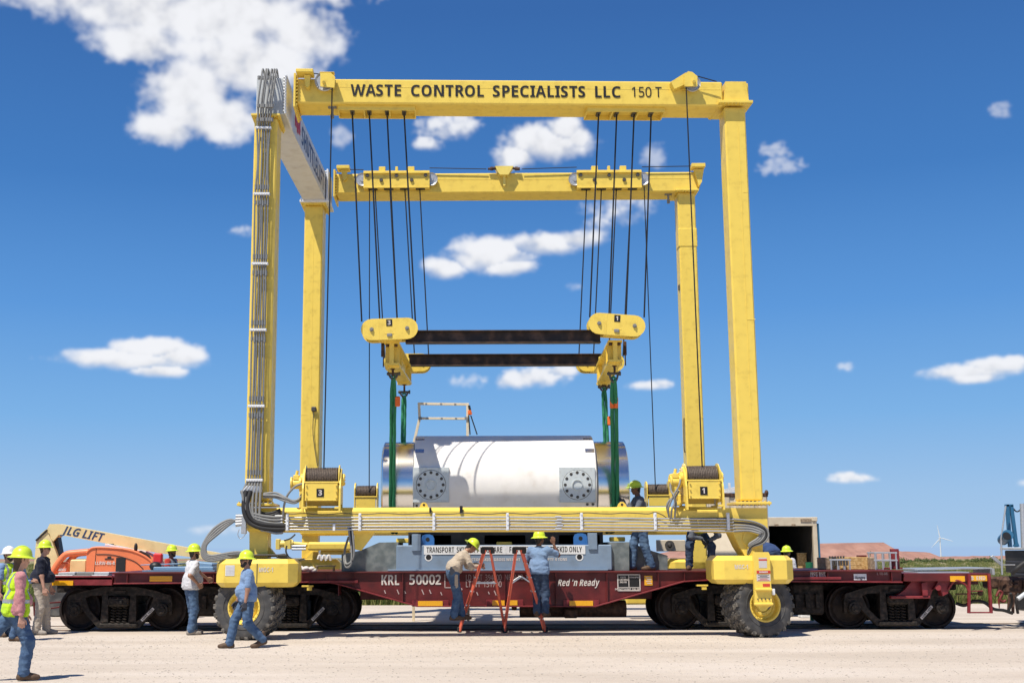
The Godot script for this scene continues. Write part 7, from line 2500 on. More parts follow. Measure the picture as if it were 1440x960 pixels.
func build_people() -> void:
	wrinkles.noise_type = FastNoiseLite.TYPE_SIMPLEX_SMOOTH
	wrinkles.frequency = 9.0
	wrinkles.fractal_octaves = 3
	wrinkles.seed = 4
	mat("skin", lin(0.36, 0.19, 0.125), 0.5, 0.0, 0.4, 6.0)
	mat("skin_light", lin(0.50, 0.28, 0.20), 0.5, 0.0, 0.4, 6.0)
	mat("skin_dark", lin(0.16, 0.075, 0.045), 0.5, 0.0, 0.4, 6.0)
	mat("eye_white", lin(0.6, 0.58, 0.55), 0.2, 0.0, 0.0)
	var dn := two_tone("denim", lin(0.040, 0.080, 0.165), lin(0.060, 0.112, 0.205), lin(0.09, 0.155, 0.26), 0.9, 0.9, 0.025, 301)
	dn.roughness_texture = null
	var dd := two_tone("denim_dark", lin(0.022, 0.038, 0.08), lin(0.032, 0.056, 0.11), lin(0.055, 0.09, 0.155), 0.9, 0.9, 0.025, 303)
	dd.roughness_texture = null
	cloth("shirt_blue", lin(0.21, 0.33, 0.53))
	cloth("shirt_navy", lin(0.012, 0.016, 0.035))
	cloth("shirt_white", lin(0.66, 0.67, 0.70))
	cloth("shirt_beige", lin(0.52, 0.45, 0.36))
	cloth("shirt_grey", lin(0.115, 0.135, 0.17))
	cloth("shirt_pink", lin(0.60, 0.27, 0.28))
	cloth("shirt_red", lin(0.50, 0.05, 0.035))
	cloth("shirt_deep_blue", lin(0.035, 0.07, 0.18))
	cloth("khaki", lin(0.50, 0.44, 0.36))
	cloth("vest_lime", lin(0.56, 0.86, 0.02), 0.7)
	mat("silver_band", lin(0.42, 0.45, 0.48), 0.3, 0.5, 0.4, 4.0)
	mat("boot_brown", lin(0.10, 0.06, 0.035), 0.7, 0.0, 0.4, 4.0)
	mat("boot_grey", lin(0.30, 0.27, 0.24), 0.8, 0.0, 0.4, 4.0)
	mat("glove_dark", lin(0.03, 0.035, 0.05), 0.8, 0.0, 0.4, 4.0)
	mat("hair_brown", lin(0.07, 0.04, 0.02), 0.6, 0.0, 0.4, 8.0)
	mat("hair_black", lin(0.012, 0.010, 0.009), 0.5, 0.0, 0.4, 8.0)
	mat("hat_white", lin(0.78, 0.78, 0.78), 0.3, 0.0, 0.4)
	var E := PI / 2.0     # facing to the right of the picture
	var lime: Material = M.yellow_hat
	var radio := ["radio", M.black_gear, func(m: MB, hips: Vector3, _w, _c, _u, sd: Vector3, fr: Vector3): m.box(hips + Vector3(0, 0.10, 0) - sd * 0.17 + fr * 0.02, Vector3(0.05, 0.13, 0.06), 0.012)]
	var pouch := ["tool_pouch", M.shirt_grey, func(m: MB, hips: Vector3, _w, _c, _u, sd: Vector3, fr: Vector3): m.box(hips + Vector3(0, 0.02, 0) - sd * 0.17 - fr * 0.04, Vector3(0.07, 0.18, 0.12), 0.02)]
	var rags := ["work_gloves", M.shirt_beige, func(m: MB, hips: Vector3, _w, _c, _u, sd: Vector3, fr: Vector3):
		for k in 3:
			m.bar(hips + Vector3(0, 0.02, 0) - sd * 0.19 + fr * (0.03 + 0.02 * k), hips + Vector3(0, -0.24 - 0.03 * (k % 2), 0) - sd * (0.205 + 0.008 * k) + fr * (0.02 + 0.025 * k), 0.035, 0.03, Vector3.RIGHT, 0.012)]
	person("woman in lime vest and pink sleeves striding right in the left foreground", Vector3(-6.051, 0, 7.297), E + 0.5, {"h": 1.73, "hips": Vector3(0, 0.94, 0.06), "lean": 0.03, "bow": 0.02, "feet": [Vector3(0.07, 0.03, -0.60), Vector3(-0.08, 0, 0.20)], "heel": [0.7, 0.0], "hands": [Vector3(0.24, 0.86, 0.22), Vector3(-0.27, 0.79, 0.10)], "elbows": [Vector3(0.4, 0, -1), Vector3(-0.4, 0, -1)], "shirt": M.shirt_pink, "long": true, "vest": M.vest_lime, "trousers": M.denim, "boots": M.boot_brown, "hair": M.hair_brown, "hair_long": 0.15, "hat": lime, "hat_size": 1.02, "hat_tilt": -0.05, "skin": M.skin_light, "head_yaw": 0.12, "head_pitch": 0.12, "fat": 1.22, "extras": [radio]})
	person("heavy man in navy polo shirt and khaki trousers with lime hard hat looking right", Vector3(-8.618, 0.017, -1.5) * Vector3(1, 0, 1), E + 0.05, {"h": 1.85, "fat": 1.55, "hips": Vector3(0, 0.972, -0.02), "lean": -0.05, "bow": 0.06, "feet": [Vector3(0.12, 0, 0.10), Vector3(-0.11, 0, -0.04)], "hands": [Vector3(0.26, 0.76, 0.14), Vector3(-0.27, 0.77, 0.14)], "shirt": M.shirt_navy, "untucked": false, "trousers": M.khaki, "boots": M.boot_grey, "hair": M.hair_brown, "hat": lime, "glasses": true, "skin": M.skin_light, "head_yaw": 0.0, "extras": [radio]})
	person("man in lime vest and white hard hat at the left picture edge", Vector3(-9.146, 0.032, -0.9) * Vector3(1, 0, 1), E - 0.4, {"h": 1.72, "feet": [Vector3(0.10, 0, 0.05), Vector3(-0.10, 0, -0.03)], "shirt": M.shirt_blue, "vest": M.vest_lime, "trousers": M.denim_dark, "hat": M.hat_white, "hair": M.hair_black, "skin": M.skin, "beard": M.hair_black})
	person("man in blue shirt almost hidden behind the woman in the pink sleeves", Vector3(-8.518, 0.04, 0.2) * Vector3(1, 0, 1), E, {"h": 1.66, "shirt": M.shirt_blue, "long": true, "trousers": M.denim, "hat": lime, "hair": M.hair_black, "hands": [Vector3(0.12, 1.22, 0.26), Vector3(-0.10, 1.20, 0.30)], "elbows": [Vector3(0.6, -0.5, -0.4), Vector3(-0.6, -0.5, -0.4)]})
	person("bearded man in white T-shirt with one hand on his hip leaning towards the flatcar", Vector3(-5.449, 0.033, -1.35) * Vector3(1, 0, 1), E + 0.55, {"h": 1.76, "fat": 1.35, "hips": Vector3(0, 0.972, -0.03), "lean": 0.02, "bow": 0.05, "feet": [Vector3(0.12, 0, 0.10), Vector3(-0.10, 0, -0.04)], "hands": [Vector3(0.36, 1.08, 0.50), Vector3(-0.27, 1.03, 0.02)], "elbows": [Vector3(0.6, -1.0, -0.2), Vector3(-0.35, 0.0, -1.0)], "shirt": M.shirt_white, "trousers": M.denim, "boots": M.boot_grey, "hat": lime, "hair": M.hair_black, "beard": M.hair_black, "skin": M.skin, "head_yaw": -0.1, "extras": [pouch, radio]})
	person("man in red shirt behind the flatcar next to the red fuel can", Vector3(-7.231, -0.034, -7) * Vector3(1, 0, 1), E - 0.3, {"h": 1.76, "shirt": M.shirt_red, "vest": M.shirt_grey, "trousers": M.denim_dark, "hat": lime, "hair": M.hair_black, "beard": M.hair_black, "skin": M.skin_dark})
	person("man in light blue work shirt and dark gloves walking left past the front wheel", Vector3(-3.728, 0, 2.022), -E + 0.35, {"h": 1.68, "fat": 1.32, "hips": Vector3(0, 0.915, 0.0), "lean": 0.02, "bow": 0.05, "feet": [Vector3(0.07, 0.0, -0.27), Vector3(-0.08, 0, 0.30)], "heel": [0.35, 0.0], "hands": [Vector3(0.30, 0.80, 0.10), Vector3(-0.24, 0.82, 0.16)], "elbows": [Vector3(0.5, 0, -1), Vector3(-0.5, 0, -1)], "shirt": M.shirt_blue, "trousers": M.denim, "boots": M.boot_brown, "gloves": M.glove_dark, "hat": lime, "hair": M.hair_black, "glasses": true, "beard": M.hair_black, "skin": M.skin, "head_yaw": 0.15, "extras": [radio]})
	person("man in beige shirt bending forward on the left stepladder", Vector3(0.025, 0.282, -1.25), E + 0.2, {"h": 1.74, "fat": 1.15, "hips": Vector3(0, 0.965, -0.08), "lean": 0.22, "bow": 0.72, "feet": [Vector3(0.10, 0, 0.14), Vector3(-0.10, 0, -0.08)], "toes": [0.2, 0.0], "hands": [Vector3(0.12, 1.15, 0.50), Vector3(-0.12, 1.10, 0.47)], "elbows": [Vector3(0.5, -0.9, 0), Vector3(-0.5, -0.9, 0)], "curl": [0.75, 0.75], "shirt": M.shirt_beige, "long": true, "untucked": false, "trousers": M.denim, "boots": M.boot_brown, "hat": lime, "hair": M.hair_black, "skin": M.skin, "head_pitch": 0.75, "extras": [pouch, rags]})
	person("man in pale blue T-shirt seen from behind on the right stepladder with a raised hand", Vector3(1.747, 0.339, -1.42), PI - 0.25, {"h": 1.68, "hips": Vector3(0, 0.968, 0.0), "lean": 0.03, "bow": 0.05, "feet": [Vector3(0.06, 0, 0.0), Vector3(-0.12, 0, 0.03)], "toes": [0.0, -0.3], "hands": [Vector3(0.22, 1.10, 0.36), Vector3(-0.30, 1.55, 0.20)], "elbows": [Vector3(0.6, -1, 0), Vector3(-0.5, -1.0, 0.1)], "fingers": [null, Vector3(0.1, 1, -0.1)], "curl": [0.7, 0.06], "thumbs": [Vector3(-1, 0, 0), Vector3(1, 0, 0)], "palms": [Vector3(0, 0, 1), Vector3(0, 0, 1)], "shirt": M.shirt_blue, "trousers": M.denim_dark, "boots": M.boot_brown, "hat": lime, "hair": M.hair_black, "skin": M.skin_dark, "head_yaw": -0.55, "fat": 1.25, "extras": [radio]})
	person("man in dark grey shirt standing on the deck at the right end of the cask", Vector3(4.026, 1.241, -2.3) * Vector3(1, 0, 1) + Vector3(0, 1.256, 0), -E + 0.15, {"h": 1.87, "hips": Vector3(0, 0.955, 0.0), "lean": 0.0, "bow": 0.12, "feet": [Vector3(0.10, 0, -0.17), Vector3(-0.10, 0, 0.17)], "toes": [0.1, 0.0], "hands": [Vector3(0.16, 1.30, 0.36), Vector3(-0.16, 1.34, 0.36)], "elbows": [Vector3(0.5, -1, -0.2), Vector3(-0.5, -1, -0.2)], "fingers": [Vector3(0, 0.8, 0.5), Vector3(0, 0.9, 0.4)], "shirt": M.shirt_grey, "long": true, "trousers": M.denim, "boots": M.boot_brown, "hat": lime, "hair": M.hair_black, "skin": M.skin_dark, "gloves": M.glove_dark, "head_pitch": 0.15})
	person("man stooping under the beam with black gloves between his knees, deck right side", Vector3(5.323, 1.249, -2.5) * Vector3(1, 0, 1) + Vector3(0, 1.256, 0), 0.15, {"h": 1.78, "hips": Vector3(0, 0.84, -0.16), "lean": 1.05, "bow": 1.35, "feet": [Vector3(0.25, 0, 0.0), Vector3(-0.25, 0, 0.02)], "toes": [0.35, -0.5], "hands": [Vector3(0.10, 0.62, 0.28), Vector3(-0.02, 0.66, 0.26)], "elbows": [Vector3(1, 0.2, 0), Vector3(-1, 0.2, 0)], "fingers": [Vector3(-0.3, -1, 0.1), Vector3(0.2, -1, 0.1)], "curl": [0.3, 0.3], "shirt": M.shirt_grey, "long": true, "vest": M.vest_lime, "trousers": M.denim_dark, "boots": M.boot_brown, "hat": lime, "gloves": M.black_gear, "hair": M.hair_black, "skin": M.skin_dark, "head_pitch": 0.9})
	person("man in deep blue shirt bending down behind the right wheel box", Vector3(8.184, -0.073, -7.6) * Vector3(1, 0, 1) + Vector3(0, 0.62, 0), PI + 0.4, {"h": 1.80, "hips": Vector3(0, 0.95, -0.1), "lean": 0.9, "bow": 1.3, "feet": [Vector3(0.15, 0, 0.0), Vector3(-0.15, 0, 0.1)], "hands": [Vector3(0.15, 0.75, 0.6), Vector3(-0.15, 0.75, 0.6)], "shirt": M.shirt_deep_blue, "long": true, "trousers": M.denim_dark, "hair": M.hair_black, "skin": M.skin_dark, "head_pitch": 1.2, "fat": 1.15})
	person("man in white T-shirt and lime hard hat before the open tan container", Vector3(8.985, -0.155, -9) * Vector3(1, 0, 1), E + 0.8, {"h": 1.70, "shirt": M.shirt_white, "trousers": M.denim_dark, "hat": lime, "hair": M.hair_black, "skin": M.skin_dark})


# ---------------------------------------------------------------- boom lift behind the train
func build_lift() -> void:
	var z := -9.0
	var l := thing("boom_lift", "orange boom lift with cream folded boom parked behind the left end of the flatcar", "boom lift")
	var m := MB.new()
	m.prism(P2([Vector3(-11.044, 2.418, -9), Vector3(-10.793, 2.417, -9), Vector3(-9.271, 2.136, -9), Vector3(-7.521, 1.817, -9), Vector3(-5.68, 1.499, -9), Vector3(-5.676, 1.329, -9), Vector3(-8.092, 1.638, -9), Vector3(-9.2, 1.841, -9), Vector3(-10.777, 2.131, -9), Vector3(-10.922, 1.95, -9), Vector3(-11.13, 2.217, -9)]), z - 0.42, z)
	var bm := part("boom", m, M.lift_cream, l)
	letters("JLG LIFT", 0.22, M.blue_print, bm, Transform3D(Basis(Vector3.BACK, -0.187), Vector3(-10.101, 2.148, -8.995)), true, -9.541 - -10.662, "lettering", 0.25)
	m = MB.new()
	m.bar(Vector3(-9.484, 1.86, -8.98), Vector3(-8.377, 1.668, -8.98), 0.03, 0.04)
	m.box(Vector3(-9.383, 1.861, -9.1), Vector3(0.26, 0.06, 0.2), 0.01)
	part("boom_slide", m, M.sign_white, bm)
	m = MB.new()
	m.prism(P2([Vector3(-11.116, 2.274, -8.95), Vector3(-10.945, 1.969, -8.95), Vector3(-10.746, 1.494, -8.95), Vector3(-10.858, 1.06, -8.95), Vector3(-11.395, 1.062, -8.95), Vector3(-11.367, 1.932, -8.95), Vector3(-11.263, 2.141, -8.95)]), z - 0.36, z + 0.05)
	part("riser", m, M.lift_cream, l)
	m = MB.new()
	m.prism(P2([Vector3(-10.995, 1.97, -9.1), Vector3(-10.848, 2.122, -9.1), Vector3(-10.721, 1.55, -9.1), Vector3(-10.877, 1.209, -9.1)]), z - 0.4, z - 0.1)
	m.bar(Vector3(-11.366, 1.97, -8.94), Vector3(-11.073, 2.255, -8.94), 0.05, 0.05)
	part("link", m, M.black_gear, l)
	m = MB.new()
	m.prism(P2([Vector3(-9.81, 1.107, -8.4), Vector3(-9.819, 1.664, -8.4), Vector3(-9.73, 1.766, -8.4), Vector3(-9.542, 1.801, -8.4), Vector3(-9.182, 1.789, -8.4), Vector3(-8.801, 1.751, -8.4), Vector3(-8.514, 1.679, -8.4), Vector3(-8.264, 1.567, -8.4), Vector3(-8.088, 1.436, -8.4), Vector3(-7.987, 1.269, -8.4), Vector3(-7.962, 1.102, -8.4)]), -9.7, -8.42)
	var hd := part("hood", m, M.lift_orange, l)
	# rounded shoulder along the top edge and the panel joints
	m = MB.new()
	m.tube(curve([Vector3(-9.815, 1.645, -8.42), Vector3(-9.716, 1.746, -8.42), Vector3(-9.547, 1.783, -8.42), Vector3(-9.186, 1.77, -8.42), Vector3(-8.806, 1.732, -8.42), Vector3(-8.519, 1.66, -8.42), Vector3(-8.268, 1.548, -8.42), Vector3(-8.093, 1.417, -8.42), Vector3(-7.991, 1.25, -8.42)], 5), 0.03, 8)
	part("hood_edge", m, M.lift_orange, hd)
	m = MB.new()
	m.bar(Vector3(-9.565, 1.794, -8.415), Vector3(-9.59, 1.143, -8.415), 0.012, 0.012)
	m.tube(curve([Vector3(-9.555, 1.607, -8.41), Vector3(-9.176, 1.597, -8.41), Vector3(-8.794, 1.512, -8.41), Vector3(-8.505, 1.4, -8.41), Vector3(-8.29, 1.214, -8.41)], 6), 0.01, 5)
	part("panel_joint", m, M.black_gear, hd)
	m = MB.new()
	m.span(Vector3(-9.023, 1.141, -8.41), Vector3(-8.775, 1.512, -8.41) + Vector3(0, 0, 0.01), 0.0)
	part("grille", m, M.black_gear, hd)
	letters("LLRW-86-8", 0.085, M.white_print, hd, Transform3D(Basis.IDENTITY, Vector3(-9.315, 1.374, -8.405)), true, 0.52)
	m = MB.new()
	m.box(Vector3(-9.208, 1.485, -8.41), Vector3(0.24, 0.03, 0.012), 0.004)
	m.box(Vector3(-9.21, 1.523, -8.41), Vector3(0.10, 0.05, 0.012), 0.004)
	part("badge", m, M.black_gear, hd)
	m = MB.new()
	for z2 in [-8.5, -9.4]:
		m.tube(curve([Vector3(-10.749, 1.107, -8.5) + Vector3(0, 0, z2 + 8.5), Vector3(-10.611, 1.349, -8.5) + Vector3(0, 0, z2 + 8.5), Vector3(-10.469, 1.535, -8.5) + Vector3(0, 0, z2 + 8.5), Vector3(-10.341, 1.618, -8.5) + Vector3(0, 0, z2 + 8.5), Vector3(-10.095, 1.646, -8.5) + Vector3(0, 0, z2 + 8.5), Vector3(-9.793, 1.673, -8.5) + Vector3(0, 0, z2 + 8.5)], 6), 0.085, 12)
	m.span(Vector3(-10.711, 1.107, -8.5), Vector3(-10.348, 1.404, -8.5) + Vector3(0, 0, -0.3), 0.05)
	part("counterweight_arm", m, M.lift_orange, l)
	m = MB.new()
	m.span(Vector3(-10.401, 1.06, -8.9), Vector3(-9.961, 1.464, -8.9) + Vector3(0, 0, -0.5), 0.03)
	part("valve_cabinet", m, M.lift_cream, l)
	letters("400S", 0.07, M.white_print, l, Transform3D(Basis.IDENTITY, Vector3(-10.451, 1.2, -8.44)), true, 0.2, "lettering", 0.3)
	m = MB.new()
	m.ball(Vector3(-8.561, 1.773, -8.6), Vector3(0.05, 0.13, 0.05), 8)
	m.cyl(Vector3(-8.547, 1.66, -8.6), Vector3(-8.561, 1.773, -8.6), 0.02, 0.02, 8)
	m.prism(P2([Vector3(-8.527, 1.641, -8.6), Vector3(-8.434, 1.697, -8.6), Vector3(-8.221, 1.603, -8.6), Vector3(-8.139, 1.453, -8.6)]), -8.7, -8.55)
	part("beacon", m, M.black_gear, l)
	# chassis and wheels behind the flatcar
	m = MB.new()
	m.span(Vector3(-10.737, 0.5, -9.9), Vector3(-7.861, 0.95, -8.3), 0.06)
	part("chassis", m, M.lift_orange, l)
	for x in [-10.449, -8.245]:
		for zz in [-8.2, -10.0]:
			m = MB.new()
			m.x = Transform3D(Basis(Vector3.RIGHT, PI / 2), Vector3(x, 0.45, zz))
			m.lathe([Vector2(0, -0.1), Vector2(0.25, -0.12), Vector2(0.42, -0.15), Vector2(0.45, -0.1), Vector2(0.45, 0.1), Vector2(0.42, 0.15), Vector2(0.25, 0.12), Vector2(0, 0.1)], 28)
			part("wheel", m, M.tyre_wall, l)

# ---------------------------------------------------------------- containers, turbine
func corrugated(m: MB, a: Vector3, b: Vector3, y0: float, y1: float, pitch := 0.28, deep := 0.036) -> void:
	var d := b - a
	var n := maxi(1, int(d.length() / pitch))
	var u := d.normalized()
	var w := u.cross(Vector3.UP)
	for i in n:
		var o := a + d * i / n
		var s := d.length() / n
		var x := [0.0, 0.28 * s, 0.42 * s, 0.86 * s, s]
		var y := [0.0, 0.0, deep, deep, 0.0]
		for k in 4:
			var p: Vector3 = o + u * x[k] + w * y[k]
			var q: Vector3 = o + u * x[k + 1] + w * y[k + 1]
			m.quad(p + Vector3.UP * y0, p + Vector3.UP * y1, q + Vector3.UP * y1, q + Vector3.UP * y0)

func build_yard() -> void:
	# open container
	var x0 := 9.386
	var x1 := 11.641
	var y1 := 2.69
	var y0 := 0.02
	var c := thing("shipping_container", "open tan shipping container with dark inside behind the right end of the flatcar", "container")
	var m := MB.new()
	m.span(Vector3(x0, y1 - 0.28, -15.15), Vector3(x1, y1, -15.0), 0.012)
	m.span(Vector3(x0, y0, -15.15), Vector3(x1, y0 + 0.2, -15.0), 0.012)
	for x in [x0 + 0.07, x1 - 0.07]:
		m.span(Vector3(x - 0.07, y0 + 0.2, -15.15), Vector3(x + 0.07, y1 - 0.28, -15.0), 0.01)
		for y in [y0 + 0.06, y1 - 0.06]:
			m.box(Vector3(x, y, -15.05), Vector3(0.17, 0.13, 0.18), 0.01)
	part("door_frame", m, M.container_tan, c)
	m = MB.new()
	corrugated(m, Vector3(x1 - 0.02, 0, -15.15), Vector3(x1 - 0.02, 0, -21.0), y0, y1)
	corrugated(m, Vector3(x0 + 0.02, 0, -21.0), Vector3(x0 + 0.02, 0, -15.15), y0, y1)
	corrugated(m, Vector3(x1, 0, -21.0), Vector3(x0, 0, -21.0), y0, y1)
	m.span(Vector3(x0, y1 - 0.05, -21.0), Vector3(x1, y1 - 0.01, -15.15), 0.0)
	m.span(Vector3(x0, y0 + 0.1, -21.0), Vector3(x1, y0 + 0.16, -15.15), 0.0)
	part("wall", m, M.container_tan, c)
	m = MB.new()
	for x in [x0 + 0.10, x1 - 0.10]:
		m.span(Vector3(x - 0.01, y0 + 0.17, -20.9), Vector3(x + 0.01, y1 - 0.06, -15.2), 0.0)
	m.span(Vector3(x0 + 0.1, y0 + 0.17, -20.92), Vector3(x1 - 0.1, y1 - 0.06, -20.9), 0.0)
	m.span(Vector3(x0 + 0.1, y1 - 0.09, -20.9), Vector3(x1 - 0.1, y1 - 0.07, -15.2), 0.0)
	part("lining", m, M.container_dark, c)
	m = MB.new()
	m.box(Vector3(x1 - 0.35, y1 - 0.10, -14.985), Vector3(0.35, 0.10, 0.02), 0.005)
	m.box(Vector3(x0 + 0.95, y1 - 0.25, -14.985), Vector3(0.12, 0.07, 0.03), 0.005)
	m.box(Vector3(x0 + 1.5, y1 - 0.25, -14.985), Vector3(0.12, 0.07, 0.03), 0.005)
	part("lock_housing", m, M.timber_grey, c)
	m = MB.new()       # folded-back door seen edge on
	m.span(Vector3(x1 + 0.02, y0 + 0.1, -17.2), Vector3(x1 + 0.07, y1 - 0.2, -15.02), 0.008)
	for k in 2:
		m.cyl(Vector3(x1 + 0.10, y0 + 0.2, -15.3 - 0.7 * k), Vector3(x1 + 0.10, y1 - 0.3, -15.3 - 0.7 * k), 0.02, 0.02, 8)
	part("door", m, M.deep_blue, c)
	# goods just inside it
	for q in [[Vector3(x1 - 0.75, 0.5, -16.2), Vector3(0.6, 0.7, 0.6), "sheet_blue", "blue crate standing inside the open container", "crate"], [Vector3(x1 - 0.38, 0.75, -15.6), Vector3(0.3, 1.3, 0.12), "timber", "yellow plank stack leaning inside the open container", "planks"]]:
		m = MB.new()
		m.box(Vector3.ZERO, q[1], 0.02)
		m.box(Vector3(0, q[1].y / 2 + 0.02, 0), Vector3(q[1].x * 1.06, 0.04, q[1].z * 1.06), 0.01)
		single("crate" if q[4] == "crate" else "plank_stack", m, M[q[2]], q[3], q[4], q[0] + Vector3(0, 0.12, 0))
	# taller tan box behind the right column, with sheets leaning on it
	var ax0 := 7.831
	var ax1 := 9.305
	var ay := 3.335
	var t := thing("shipping_container", "tall tan corrugated container with rust-brown roof edge behind the right column", "container")
	m = MB.new()
	corrugated(m, Vector3(ax0, 0, -12.0), Vector3(ax1, 0, -12.0), 0.9, ay - 0.12, 0.30, 0.04)
	corrugated(m, Vector3(ax1, 0, -12.0), Vector3(ax1, 0, -14.4), 0.9, ay - 0.12, 0.3, 0.04)
	corrugated(m, Vector3(ax0, 0, -14.4), Vector3(ax0, 0, -12.0), 0.9, ay - 0.12, 0.3, 0.04)
	corrugated(m, Vector3(ax1, 0, -14.4), Vector3(ax0, 0, -14.4), 0.9, ay - 0.12, 0.3, 0.04)
	part("wall", m, M.container_tan, t)
	m = MB.new()
	m.span(Vector3(ax0 - 0.02, ay - 0.12, -14.45), Vector3(ax1 + 0.02, ay, -11.95), 0.02)
	m.ball(Vector3(ax1 - 0.02, ay + 0.0, -11.98), Vector3(0.06, 0.09, 0.06), 8)
	part("roof", m, M.rust, t)
	m = MB.new()
	m.span(Vector3(ax0, 0.75, -14.4), Vector3(ax1, 0.9, -12.0), 0.02)
	for x in [ax0 + 0.3, ax1 - 0.3]:
		m.cyl(Vector3(x, 0.42, -12.2), Vector3(x, 0.42, -11.95), 0.42, 0.42, 24)
		m.cyl(Vector3(x, 0.42, -14.4), Vector3(x, 0.42, -14.1), 0.42, 0.42, 24)
	part("trailer_bed", m, M.truck_steel, t)
	m = MB.new()
	m.bar(Vector3(8.251, 3.345, -12.2), Vector3(8.231, 3.642, -12.2), 0.07, 0.07)
	m.bar(Vector3(7.931, 3.324, -12.2), Vector3(8.533, 3.45, -12.2), 0.05, 0.09)
	m.bar(Vector3(8.129, 3.423, -12.5), Vector3(8.519, 3.507, -12.5), 0.05, 0.09)
	single("board", m, M.sign_white, "white boards lying on the roof of the tall tan container", "boards")
	for q in [[Vector3(7.379, 1.124, -11.2), Vector3(7.78, 2.304, -11.6), 0.85, "sign_white", "pale sheet leaning against the tan container, left one"], [Vector3(7.84, 0.966, -11), Vector3(7.738, 2.303, -11.5), 0.95, "container_tan", "tan plywood sheet leaning against the tall container, right one"]]:
		m = MB.new()
		m.bar(q[0], q[1], q[2], 0.03, Vector3(0, 0.3, 1))
		single("leaning_sheet", m, M[q[3]], q[4], "sheet")
	# wind turbine, kilometres away at its true size
	var base := Vector3(1684.831, -41.608, -4200)
	var hub := Vector3(1685.541, 30.59, -4200)
	var w := thing("wind_turbine", "white three-bladed wind turbine far off on the right horizon", "wind turbine")
	m = MB.new()
	m.cyl(base - Vector3(0, 30, 0), hub, 2.6, 1.5, 14)
	part("tower", m, M.turbine_white, w)
	m = MB.new()
	m.box(hub + Vector3(0, 0.5, -2.0), Vector3(4, 4, 11), 1.0)
	m.ball(hub + Vector3(0, 0.3, 4.0), Vector3(2.0, 2.0, 2.5), 8)
	part("nacelle", m, M.turbine_white, w)
	for a in [100.0, 100.0 - 115.0, 100.0 + 125.0]:
		m = MB.new()
		var d := Vector3(cos(deg_to_rad(a)), sin(deg_to_rad(a)), 0)
		var s := Vector3(-d.y, d.x, 0)
		var p := hub + Vector3(0, 0.3, 4.4)
		var rows := []
		for k in 7:
			var r := 2.0 + 44.0 * k / 6.0
			var ch: float = [1.8, 3.6, 3.2, 2.6, 2.0, 1.4, 0.5][k]
			rows.append([p + d * r - s * ch * 0.3, p + d * r + Vector3(0, 0, 0.5), p + d * r + s * ch * 0.7, p + d * r - Vector3(0, 0, 0.5)])
		for k in 6:
			for j in 4:
				m.out_poly([rows[k][j], rows[k][(j + 1) % 4], rows[k + 1][(j + 1) % 4], rows[k + 1][j]], p + d * (2.0 + 44.0 * (k + 0.5) / 6.0))
		part("blade", m, M.turbine_white, w)

# ---------------------------------------------------------------- ladders, deck loads, small things
func stepladder(label: String, apex0: Vector3, apex1: Vector3, foot0: Vector3, foot1: Vector3, wide: float, steps_left: bool) -> void:
	var l := thing("stepladder", label, "stepladder", Vector3.ZERO)
	for q in [[apex0, foot0, steps_left], [apex1, foot1, not steps_left]]:
		for s in [0.5, -0.5]:
			var m := MB.new()
			var a: Vector3 = q[0] + Vector3(0, 0, s * wide * 0.62)
			var b: Vector3 = q[1] + Vector3(0, 0.04, s * wide)
			var w := 0.030
			var h := 0.082 if q[2] else 0.055
			m.bar(a, b, w, h, Vector3.UP, 0.004)
			var r := part("rail", m, M.ladder_orange, l)
			m = MB.new()
			m.box(b + Vector3(0, 0.02, 0), Vector3(0.10, 0.11, 0.05), 0.015)
			part("foot", m, M.rubber, r)
			if q[2] and s > 0:
				for t in [[0.16, 0.10, "sign_white"], [0.36, 0.09, "sign_white"], [0.62, 0.16, "label_grey"]]:
					m = MB.new()
					var c: Vector3 = a.lerp(b, t[0])
					var d: Vector3 = (b - a).normalized()
					m.bar(c - d * t[1] + Vector3(0, 0, 0.017), c + d * t[1] + Vector3(0, 0, 0.017), 0.005, 0.055, Vector3.UP, 0.0)
					part("sticker", m, M[t[2]], r)
		if q[2]:
			for k in range(1, 6):
				var m := MB.new()
				var t := k / 6.0
				var c: Vector3 = q[0].lerp(q[1], t)
				m.box(c, Vector3(0.085, 0.03, wide * lerpf(0.62, 1.0, t)), 0.004)
				part("step", m, M.aluminium, l)
		else:
			for k in range(1, 4):
				var m := MB.new()
				var t := k / 3.6
				var c: Vector3 = q[0].lerp(q[1], t)
				m.box(c, Vector3(0.03, 0.03, wide * lerpf(0.62, 1.0, t)), 0.004)
				part("brace", m, M.aluminium, l)
	var m := MB.new()
	m.box((apex0 + apex1) * 0.5 + Vector3(0, 0.015, 0), Vector3(absf(apex1.x - apex0.x) + 0.14, 0.07, wide * 0.75), 0.015)
	m.box((apex0 + apex1) * 0.5 + Vector3(-0.10, -0.03, wide * 0.33), Vector3(0.09, 0.12, 0.05), 0.015)
	m.box((apex0 + apex1) * 0.5 + Vector3(0.10, -0.03, wide * 0.33), Vector3(0.09, 0.12, 0.05), 0.015)
	part("ladder_top", m, M.rubber, l)
	for s in [0.42, -0.42]:
		m = MB.new()
		var a := apex0.lerp(foot0, 0.40) + Vector3(0, 0, s * wide)
		var b := apex1.lerp(foot1, 0.40) + Vector3(0, 0, s * wide)
		var c := (a + b) * 0.5 + Vector3(0, 0.0 if steps_left else 0.13, 0)
		m.bar(a, c, 0.012, 0.03)
		m.bar(c, b, 0.012, 0.03)
		part("spreader_bar", m, M.aluminium, l)

